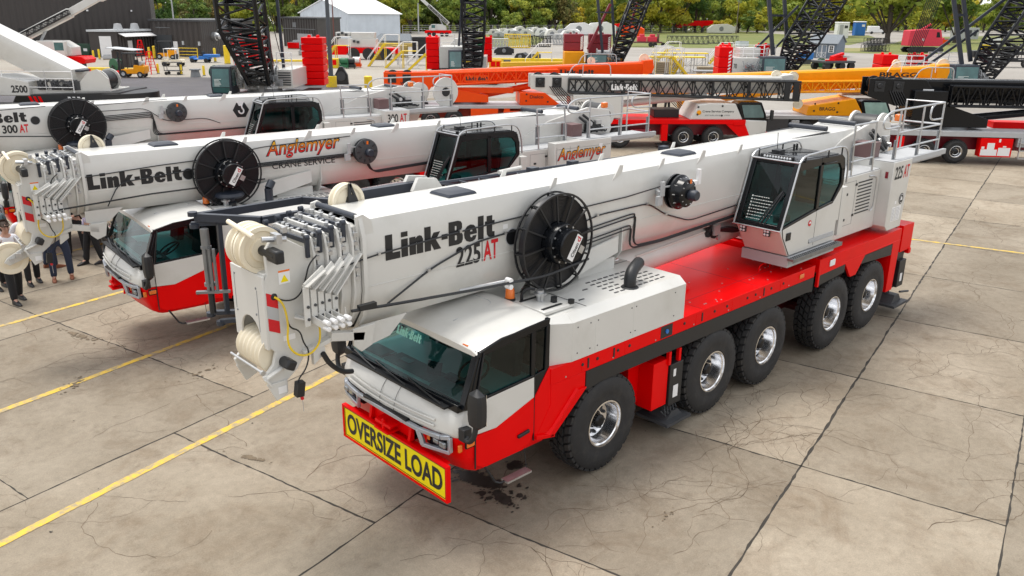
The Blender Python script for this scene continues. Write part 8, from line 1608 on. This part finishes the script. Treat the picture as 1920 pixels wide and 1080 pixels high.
for kind, v, loc, s, sz, rz, lb_ in [('mid', 1, (80.8, 217.3, 0), 0.84, 0.73, 5.3, None), ('dark', 0, (74.7, 195.1, 0), 0.81, 0.79, 3.17, None), ('mid', 1, (84.5, 213.6, 0), 0.72, 0.69, 0.43, None), ('olive', 0, (81.0, 198.1, 0), 0.76, 0.66, 2.74, None), ('dark', 1, (80.8, 192.5, 0), 0.86, 0.69, 0.21, None), ('mid', 1, (90.3, 208.6, 0), 0.81, 0.64, 0.15, None), ('olive', 0, (87.3, 197.1, 0), 0.74, 0.77, 2.85, None), ('mid', 0, (91.4, 201.2, 0), 0.78, 0.71, 4.18, None), ('dark', 0, (94.6, 202.6, 0), 0.87, 0.63, 1.31, None), ('lime', 0, (90.5, 189.4, 0), 0.88, 0.76, 0.77, None), ('mid', 0, (98.8, 200.8, 0), 0.87, 0.66, 5.57, None), ('lime', 1, (79.1, 210.2, 0), 0.79, 0.7, 2.0, None), ('lime', 0, (116.0, 211.2, 0), 0.97, 1.1, 4.51, None), ('dark', 0, (110.0, 196.2, 0), 1.02, 1.0, 3.59, None), ('mid', 0, (123.2, 215.0, 0), 1.14, 0.88, 3.93, None), ('dark', 1, (109.0, 201.7, 0), 0.98, 1.08, 1.54, None), ('dark', 1, (128.2, 219.1, 0), 1.13, 0.9, 2.35, None), ('mid', 0, (109.4, 206.6, 0), 1.07, 1.12, 2.56, None), ('dark', 1, (116.6, 193.8, 0), 1.14, 1.03, 3.08, None), ('mid', 0, (130.2, 210.5, 0), 0.96, 1.11, 3.53, None), ('dark', 0, (131.9, 207.5, 0), 1.0, 1.07, 5.26, None), ('mid', 1, (143.5, 219.0, 0), 0.96, 0.94, 1.56, None), ('dark', 0, (138.9, 206.9, 0), 1.12, 1.04, 6.18, None), ('lime', 1, (134.2, 195.6, 0), 1.02, 0.93, 0.18, None), ('lime', 1, (147.9, 211.1, 0), 1.11, 1.09, 3.78, None), ('lime', 1, (145.9, 203.3, 0), 1.05, 1.1, 0.87, None), ('gold', 1, (144.7, 197.6, 0), 0.93, 1.07, 4.3, None), ('mid', 0, (139.3, 186.6, 0), 0.91, 1.03, 5.35, None), ('mid', 0, (143.7, 198.1, 0), 0.96, 0.97, 0.84, None), ('olive', 0, (159.9, 212.8, 0), 0.96, 1.11, 0.45, None), ('dark', 0, (157.5, 206.3, 0), 1.28, 1.09, 3.9, None), ('mid', 0, (161.7, 208.4, 0), 1.21, 1.21, 4.97, None), ('olive', 0, (166.7, 211.8, 0), 1.22, 1.01, 1.59, None), ('dark', 1, (170.1, 211.5, 0), 1.09, 1.06, 5.13, None), ('mid', 1, (161.4, 196.1, 0), 1.14, 0.97, 6.07, None), ('dark', 1, (164.6, 196.6, 0), 1.15, 0.97, 6.13, None), ('mid', 0, (157.3, 184.4, 0), 0.99, 0.98, 3.93, None), ('dark', 1, (170.3, 195.3, 0), 1.28, 1.19, 2.96, None), ('dark', 0, (183.3, 206.3, 0), 0.96, 1.18, 1.55, None), ('mid', 1, (170.8, 188.0, 0), 1.11, 1.03, 2.06, None), ('mid', 1, (174.5, 189.0, 0), 0.96, 1.01, 4.5, None), ('dark', 1, (178.2, 188.6, 0), 1.22, 1.18, 1.54, None), ('lime', 0, (181.7, 187.8, 0), 1.24, 1.29, 1.02, None), ('dark', 1, (181.4, 184.5, 0), 0.98, 1.01, 3.89, None), ('mid', 1, (177.7, 177.4, 0), 1.3, 1.01, 1.29, None), ('olive', 1, (187.1, 183.7, 0), 1.04, 1.28, 3.23, None), ('dark', 1, (185.0, 177.4, 0), 1.13, 1.03, 4.5, None), ('mid', 0, (200.0, 189.0, 0), 1.11, 1.18, 4.19, None), ('olive', 1, (188.1, 173.9, 0), 1.03, 1.07, 0.12, None), ('gold', 0, (200.2, 181.7, 0), 1.2, 1.03, 5.91, None), ('mid', 0, (214.6, 192.0, 0), 1.08, 0.95, 0.85, None), ('dark', 0, (222.6, 195.0, 0), 1.02, 1.09, 1.41, None), ('lime', 0, (201.3, 172.1, 0), 0.96, 1.15, 2.74, None), ('lime', 1, (215.6, 180.4, 0), 1.13, 1.14, 2.96, None), ('mid', 0, (230.1, 188.5, 0), 1.05, 1.17, 5.59, None), ('mid', 1, (234.5, 189.3, 0), 1.24, 1.08, 0.37, None), ('dark', 0, (214.7, 170.5, 0), 1.09, 0.96, 5.85, None), ('dark', 1, (236.9, 184.8, 0), 1.28, 1.1, 5.2, None), ('mid', 0, (225.8, 173.0, 0), 1.17, 1.17, 4.46, None), ('lime', 0, (234.2, 176.2, 0), 0.96, 1.05, 1.36, None), ('lime', 1, (222.7, 163.6, 0), 1.29, 1.09, 5.88, None), ('mid', 1, (251.3, 181.1, 0), 1.04, 0.96, 4.06, None), ('lime', 1, (245.1, 173.7, 0), 1.03, 1.13, 4.87, None), ('mid', 1, (255.3, 177.1, 0), 1.16, 1.07, 3.6, None), ('dark', 0, (240.7, 162.6, 0), 1.29, 1.21, 1.34, None), ('mid', 1, (252.5, 167.4, 0), 0.99, 1.03, 3.85, None), ('mid', 1, (268.5, 174.9, 0), 1.02, 1.01, 1.4, None), ('dark', 1, (261.2, 166.6, 0), 0.96, 1.24, 5.04, None), ('lime', 1, (268.3, 167.4, 0), 1.09, 0.95, 3.62, None), ('lime', 0, (253.6, 154.0, 0), 1.14, 1.22, 0.17, None), ('mid', 0, (273.4, 162.4, 0), 1.09, 1.17, 5.43, None), ('lime', 0, (266.3, 154.4, 0), 1.11, 0.99, 3.74, None), ('mid', 1, (290.1, 165.6, 0), 1.0, 1.21, 0.65, None), ('mid', 0, (299.5, 167.4, 0), 1.22, 1.12, 4.31, None), ('lime', 1, (300.2, 164.7, 0), 1.0, 0.97, 0.38, None), ('lime', 1, (313.3, 168.1, 0), 1.2, 1.16, 3.06, None), ('lime', 1, (287.8, 150.7, 0), 1.17, 1.08, 2.52, None), ('dark', 1, (293.6, 150.7, 0), 1.1, 1.03, 5.3, None), ('lime', 1, (309.3, 155.3, 0), 1.0, 0.95, 2.05, None), ('mid', 0, (307.3, 151.3, 0), 1.02, 0.95, 5.32, None), ('mid', 0, (301.6, 145.7, 0), 1.17, 0.99, 1.28, None), ('gold', 0, (299.4, 141.1, 0), 1.03, 1.15, 1.28, None), ('lime', 1, (301.7, 139.1, 0), 1.09, 1.29, 5.55, None), ('lime', 0, (301.6, 136.1, 0), 1.22, 1.15, 0.24, None), ('lime', 1, (313.7, 138.5, 0), 1.14, 1.01, 2.33, None), ('lime', 0, (313.5, 135.4, 0), 0.97, 1.05, 3.06, None), ('mid', 1, (353.8, 149.7, 0), 1.06, 0.99, 5.69, None), ('dark', 1, (359.9, 149.8, 0), 1.29, 1.03, 4.56, None), ('lime', 0, (343.5, 140.2, 0), 1.22, 0.96, 1.02, None), ('mid', 1, (352.9, 141.4, 0), 1.18, 1.03, 1.56, None), ('dark', 1, (336.0, 131.5, 0), 1.26, 1.01, 3.02, None), ('mid', 0, (337.1, 129.2, 0), 1.19, 1.21, 5.52, None), ('lime', 1, (362.1, 136.5, 0), 1.29, 1.01, 0.17, None), ('lime', 0, (332.2, 121.6, 0), 1.22, 1.03, 5.48, None), ('dark', 0, (364.7, 130.3, 0), 1.2, 1.13, 4.11, None), ('lime', 0, (367.8, 128.4, 0), 0.97, 1.2, 1.04, None), ('gold', 1, (364.0, 124.6, 0), 0.99, 1.13, 4.1, None), ('lime', 1, (385.2, 128.3, 0), 1.2, 0.99, 0.03, None), ('lime', 1, (357.1, 115.7, 0), 1.26, 1.04, 0.85, None), ('lime', 0, (410.8, 131.1, 0), 0.98, 1.23, 0.02, None), ('mid', 0, (378.1, 117.3, 0), 1.13, 0.96, 1.09, None), ('lime', 0, (423.5, 128.7, 0), 1.06, 1.2, 0.61, None), ('lime', 1, (414.5, 121.8, 0), 1.2, 1.08, 4.69, None), ('mid', 0, (428.0, 122.3, 0), 1.24, 1.22, 6.25, None), ('dark', 1, (397.4, 110.6, 0), 1.22, 1.02, 6.17, None), ('dark', 0, (401.6, 108.2, 0), 1.12, 1.27, 5.13, None), ('gold', 0, (137.5, 188.5, 0), 0.62, 0.5, 4.54, None), ('gold', 0, (237.8, 151.8, 0), 0.62, 0.5, 6.2, None), ('lime', 0, (241.2, 150.5, 0), 0.62, 0.5, 4.53, None), ('mid', 0, (169.1, 176.9, 0), 0.62, 0.5, 3.96, None), ('mid', 0, (177.2, 174.0, 0), 0.62, 0.5, 5.47, None), ('lime', 1, (188.1, 170.0, 0), 0.62, 0.5, 0.57, None), ('mid', 1, (158.1, 181.0, 0), 0.62, 0.5, 2.28, None), ('lime', 1, (253.0, 146.2, 0), 0.62, 0.5, 4.95, None), ('dark', 1, (248.9, 147.7, 0), 0.62, 0.5, 4.71, None), ('mid', 0, (196.8, 78.5, 0), 2.2, 1.75, 3.55, 'big spreading tree with a leaning dark trunk beside the stack of lattice sections'), ('lime', 0, (241.4, 116.7, 0), 2.0, 1.45, 1.9, 'yellow green tree standing behind the garden shed roof'), ('mid', 0, (239.2, 123.3, 0), 1.7, 1.4, 1.0, 'leafy tree behind the grey crane boom, next to the garden shed'), ('lime', 1, (210.2, 165.1, 0), 1.9, 1.5, 4.11, 'tall drooping yellow green tree just past the maroon crane boom'), ('lime', 1, (230.9, 164.4, 0), 1.7, 1.4, 4.83, 'yellow green tree above the end of the long red boom'), ('mid', 1, (218.7, 71.2, 0), 1.6, 1.5, 3.37, 'leafy tree behind the old red crawler machine'), ('lime', 0, (251.5, 91.0, 0), 1.6, 1.4, 2.31, 'yellow green tree just behind the red crawler machine roof'), ('mid', 0, (278.4, 79.0, 0), 1.7, 1.4, 5.72, 'tree above the black boom trailers')]: plant_tree(kind, v, loc, s, sz, rz, lb_ or LAB[kind], 'trees of the treeline behind the yard' if not lb_ else 'large trees inside the yard')
# far wood behind the treeline, one mass
g = np.random.default_rng(77); N = 34000; t_ = g.uniform(0, 1, N); W0, W1 = np.array((84.8, 259.1)), np.array((678.7, 147.7))
P = W0+(W1-W0)*t_[:, None]; dp = np.array([.69, .725])*g.uniform(0, 26, N)[:, None]; hh = 13+3.5*np.sin(t_*37)+2.5*np.sin(t_*91+1)+1.5*np.sin(t_*173); hh = hh*np.where(t_ < .2, .62, 1); z = hh*g.uniform(0, 1, N)
P3 = np.column_stack([P+dp, z]); a = g.normal(size=(N, 3)); a /= np.linalg.norm(a, axis=1)[:, None]; b_ = np.cross(a, g.normal(size=(N, 3))); b_ /= np.linalg.norm(b_, axis=1)[:, None]; s = g.uniform(.5, 1.2, (N, 1))
V = np.stack([P3-a*s, P3-b_*s*.7, P3+a*s, P3+b_*s*.7], 1).reshape(-1, 3); me = bpy.data.meshes.new('far_woodland'); me.from_pydata(V.tolist(), [], [(4*i, 4*i+1, 4*i+2, 4*i+3) for i in range(N)]); me.materials.append(leaf_mat('leaf_wood', (.045, .08, .022), (.075, .125, .03), (.14, .185, .042)))
fo = bpy.data.objects.new('far_woodland', me); COL.objects.link(fo); fo['kind'] = 'stuff'
# undergrowth strip at the foot of the trees
N = 14000; t_ = g.uniform(0, 1, N); W0, W1 = np.array((77.5, 223.8)), np.array((488.5, 115.3)); P = W0+(W1-W0)*t_[:, None]+np.array([.69, .725])*g.uniform(0, 9, N)[:, None]; z = g.uniform(0, 1, N)**1.3*(3.0+1.2*np.sin(t_*60)+1.0*np.sin(t_*143))
P3 = np.column_stack([P, z]); a = g.normal(size=(N, 3)); a /= np.linalg.norm(a, axis=1)[:, None]; b_ = np.cross(a, g.normal(size=(N, 3))); b_ /= np.linalg.norm(b_, axis=1)[:, None]; s = g.uniform(.3, .7, (N, 1))
V = np.stack([P3-a*s, P3-b_*s*.7, P3+a*s, P3+b_*s*.7], 1).reshape(-1, 3); me = bpy.data.meshes.new('undergrowth'); me.from_pydata(V.tolist(), [], [(4*i, 4*i+1, 4*i+2, 4*i+3) for i in range(N)]); me.materials.append(LEAF['mid']); fo = bpy.data.objects.new('undergrowth', me); COL.objects.link(fo); fo['kind'] = 'stuff'

# ------------------------------------------------------------------ people
SKIN = mat('skin', (.46, .26, .19), .55, var=.08, scale=8)
def skinned(name, V, E, R, m, parent=None, lv=1):
    me = bpy.data.meshes.new(name); me.from_pydata([tuple(v) for v in V], E, []); o = bpy.data.objects.new(name, me); COL.objects.link(o)
    o.modifiers.new('s', 'SKIN'); 
    if not me.skin_vertices: 
        bm = bmesh.new(); bm.from_mesh(me); bm.verts.layers.skin.verify(); bm.to_mesh(me); bm.free()
    for i, r in enumerate(R): me.skin_vertices[0].data[i].radius = r if isinstance(r, tuple) else (r, r); me.skin_vertices[0].data[i].use_root = (i == 0)
    sb = o.modifiers.new('d', 'SUBSURF'); sb.levels = lv; sb.render_levels = lv
    dg = bpy.context.evaluated_depsgraph_get(); nm = bpy.data.meshes.new_from_object(o.evaluated_get(dg)); bpy.data.objects.remove(o)
    for p in nm.polygons: p.use_smooth = True
    nm.materials.clear(); nm.materials.append(m); nm.name = name; q = bpy.data.objects.new(name, nm); COL.objects.link(q)
    if parent: q.parent = parent
    return q
def person(label, loc, rz, h, shirt, trousers, shoes, hair, stance=(.11, .12), arms=('down', 'down'), turn=0., beard=None, shades=False, sleeves=True):
    """standing figure facing -y locally; h = height"""
    k = h/1.76; S = lambda p: (p[0]*k, p[1]*k, p[2]*k)
    a, st = stance; ca, sa = math.cos(turn), math.sin(turn); hd = lambda x, y, z: (x*ca-y*sa, x*sa+y*ca, z)
    V = [(0, 0, .95), (0, .01, 1.12), (0, .01, 1.30), (0, .02, 1.44), (0, .015, 1.52), hd(0, -.005, 1.60), hd(0, -.015, 1.68), hd(0, 0, 1.735)]
    E = [(0, 1), (1, 2), (2, 3), (3, 4), (4, 5), (5, 6), (6, 7)]; R = [(.15, .11), (.14, .10), (.155, .105), (.09, .075), .056, (.066, .078), (.076, .092), (.055, .066)]
    for s, fy in ((-1, -st), (1, st)):
        i = len(V); V += [(s*a*.8, 0, .90), (s*a, fy*.45-.02, .50), (s*(a+.01), fy, .10), (s*(a+.02), fy-.10, .045)]; E += [(0, i), (i, i+1), (i+1, i+2), (i+2, i+3)]; R += [.088, .060, .042, .036]
    hands = []
    for s, pose in ((-1, arms[0]), (1, arms[1])):
        sh = (s*.19, .02, 1.42)
        if pose == 'down': el, wr = (s*.245, .04, 1.14), (s*.25, -.03, .90); dr = Vector((0, -.15, -1)).normalized()
        elif pose == 'pocket': el, wr = (s*.29, .09, 1.16), (s*.21, -.02, .97); dr = Vector((-s*.4, -.2, -.9)).normalized()
        elif pose == 'front': el, wr = (s*.25, -.02, 1.14), (s*.06, -.22, 1.10); dr = Vector((-s*.9, -.2, 0)).normalized()
        elif pose == 'raise': el, wr = (s*.28, -.08, 1.20), (s*.26, -.32, 1.36); dr = Vector((0, -.5, .85)).normalized()
        else: el, wr = (s*.26, .10, 1.15), (s*.08, .16, 1.0); dr = Vector((-s*.8, .1, -.5)).normalized()
        i = len(V); V += [sh, el, wr]; E += [(3, i), (i, i+1), (i+1, i+2)]; R += [.058, .042, .030]
        w_ = Vector(wr); pv = w_+dr*.085; V.append(tuple(pv)); E.append((i+2, i+3)); R.append((.036, .020)); sd = dr.cross(Vector((s, .2, .1))).normalized()
        for q, (off, ln) in enumerate(((-.030, .070), (-.010, .082), (.011, .076), (.030, .060))):
            j = len(V); m_ = pv+sd*off+dr*ln*.5; e_ = m_+dr*ln*.4+Vector((-s*.018, 0, 0)); V += [tuple(m_), tuple(e_)]; E += [(i+3, j), (j, j+1)]; R += [.0095, .008]
        j = len(V); V += [tuple(w_+dr*.045+sd*-.045), tuple(w_+dr*.09+sd*-.062)]; E += [(i+2, j), (j, j+1)]; R += [.012, .010]
        hands.append((sh, el, wr))
    i = len(V); V += [hd(0, -.105, 1.645), hd(-.078, .0, 1.655), hd(.078, .0, 1.655)]; E += [(5, i), (6, i+1), (6, i+2)]; R += [.015, .014, .014]
    body = skinned('person', [S(v) for v in V], E, [tuple(q*k for q in r) if isinstance(r, tuple) else r*k for r in R], SKIN); body.location = loc; body.rotation_euler = (0, 0, rz); tag(body, label, 'person', 'people standing by the second white crane')
    # trousers
    T_ = [(0, 0, .97), (0, 0, 1.04)]; TE = [(0, 1)]; TR = [(.168, .125), (.155, .115)]
    for s, fy in ((-1, -st), (1, st)): i = len(T_); T_ += [(s*a*.8, 0, .88), (s*a, fy*.45-.02, .50), (s*(a+.01), fy+.01, .055)]; TE += [(0, i), (i, i+1), (i+1, i+2)]; TR += [.106, .084, .074]
    sc_ = lambda L_: [tuple(q*k for q in r) if isinstance(r, tuple) else r*k for r in L_]
    skinned('trousers', [S(v) for v in T_], TE, sc_(TR), trousers, body)
    B_ = [(0, .0, 1.02), (0, .01, 1.16), (0, .01, 1.31), (0, .02, 1.44), (0, .018, 1.49)]; BE = [(0, 1), (1, 2), (2, 3), (3, 4)]; BR = [(.165, .122), (.158, .118), (.172, .122), (.105, .088), (.068, .064)]
    for sh, el, wr in hands: i = len(B_); B_ += [sh, el]+([tuple(Vector(el).lerp(Vector(wr), .86))] if sleeves else []); BE += [(3, i), (i, i+1)]+([(i+1, i+2)] if sleeves else []); BR += [.072, .054]+([.044] if sleeves else [])
    skinned('shirt', [S(v) for v in B_], BE, sc_(BR), shirt, body)
    b = MB(); b.lathe(S((0, 0, 1.0)), 'z', [(.0, -.02)], 4) if 0 else None
    for s, fy in ((-1, -st), (1, st)):
        x = s*(a+.012); b = MB(); b.loft([[S((x-.04, fy+.07, 0)), S((x+.04, fy+.07, 0)), S((x+.04, fy+.06, .09)), S((x-.04, fy+.06, .09))], [S((x-.045, fy-.04, 0)), S((x+.045, fy-.04, 0)), S((x+.04, fy-.04, .10)), S((x-.04, fy-.04, .10))], [S((x-.052, fy-.15, 0)), S((x+.052, fy-.15, 0)), S((x+.04, fy-.15, .06)), S((x-.04, fy-.15, .06))], [S((x-.03, fy-.24, 0)), S((x+.03, fy-.24, 0)), S((x+.025, fy-.23, .035)), S((x-.025, fy-.23, .035))]])
        b.build('shoe', shoes, body, bevel=.012)
    if hair: skinned('hair', [S(hd(0, .02, 1.70)), S(hd(0, .045, 1.66)), S(hd(0, -.02, 1.742)), S(hd(0, .05, 1.62))], [(0, 1), (0, 2), (1, 3)], sc_([(.084, .09), (.078, .07), (.07, .068), (.06, .045)]), hair, body)
    if beard: skinned('beard', [S(hd(0, -.05, 1.575)), S(hd(0, -.075, 1.55))], [(0, 1)], sc_([(.058, .05), (.04, .03)]), beard, body)
    b = MB()
    for s in (-1, 1):
        if shades: b.cbox(S(hd(s*.033, -.10, 1.668)), (.05*k, .02*k, .03*k), (0, 0, turn))
        else: b.cbox(S(hd(s*.030, -.098, 1.667)), (.018*k, .012*k, .010*k), (0, 0, turn))
    if shades: b.cbox(S(hd(0, -.102, 1.672)), (.03*k, .01*k, .008*k), (0, 0, turn))
    b.build('sunglasses' if shades else 'eye', BLACK, body)
    return body
WSH = mat('white_shirt', (.66, .66, .70), .8, var=.05); LAV = mat('lavender_shirt', (.52, .47, .64), .8, var=.05); TEALSH = mat('grey_teal_shirt', (.10, .15, .17), .8, var=.1); BSH = mat('black_cloth', (.010, .010, .012), .85, var=.2); JEANS = mat('navy_jeans', (.02, .03, .06), .85, var=.2); SHO = mat('black_shoe', (.012, .012, .014), .4); TAN = mat('tan_shoe', (.22, .07, .03), .5); HGREY = mat('grey_hair', (.33, .30, .28), .8); HBR = mat('brown_hair', (.05, .03, .02), .7)
person('person in white shirt and black trousers stepping past the hanging sheave', (-1.36, 11.98, 0), RV+1.0, 1.80, WSH, BSH, SHO, HBR, (.12, .16), ('down', 'pocket'))
person('grey haired person with glasses in a white shirt and black trousers', (-0.73, 13.15, 0), RV+.8, 1.78, WSH, BSH, SHO, HGREY, (.11, .10), ('pocket', 'down'), .5, shades=False)
person('person in white shirt, navy jeans and tan shoes under the boom tip', (-0.12, 13.05, 0), RV+.5, 1.80, WSH, JEANS, TAN, HBR, (.17, .06), ('raise', 'front'))
person('person all in black standing with feet apart beyond the boom tip', (0.77, 14.88, 0), RV+.2, 1.78, BSH, BSH, SHO, HBR, (.17, .05), ('front', 'front'))
person('person in lavender shirt and black trousers beside the big tyre', (0.87, 13.89, 0), RV-.6, 1.78, LAV, BSH, SHO, HBR, (.10, .16), ('down', 'pocket'))
person('bearded person in a grey teal shirt at the cab corner of the third crane', (-1.04, 14.31, 0), RV+1.2, 1.80, TEALSH, JEANS, SHO, HBR, (.11, .10), ('pocket', 'down'), .4, beard=HBR)
person('person in sunglasses and white shirt half hidden by the hanging sheave', (-1.40, 13.26, 0), RV+1.0, 1.72, WSH, BSH, SHO, HBR, (.11, .10), ('down', 'down'), .2, shades=True)
person('person in tan shoes standing behind the one in navy jeans', (-0.06, 14.21, 0), RV+2.4, 1.72, BSH, JEANS, TAN, HBR, (.10, .08), ('front', 'front'))
person('person in dark clothes behind the jib of the white truck crane, by its lift cylinder', (38.38, 24.87, 0), RV+.3, 1.78, BSH, BSH, SHO, HBR, (.11, .10)); person('second person in dark clothes behind the white truck crane, nearer its bonnet', (39.28, 24.53, 0), RV-.4, 1.76, BSH, BSH, SHO, HGREY, (.11, .10))
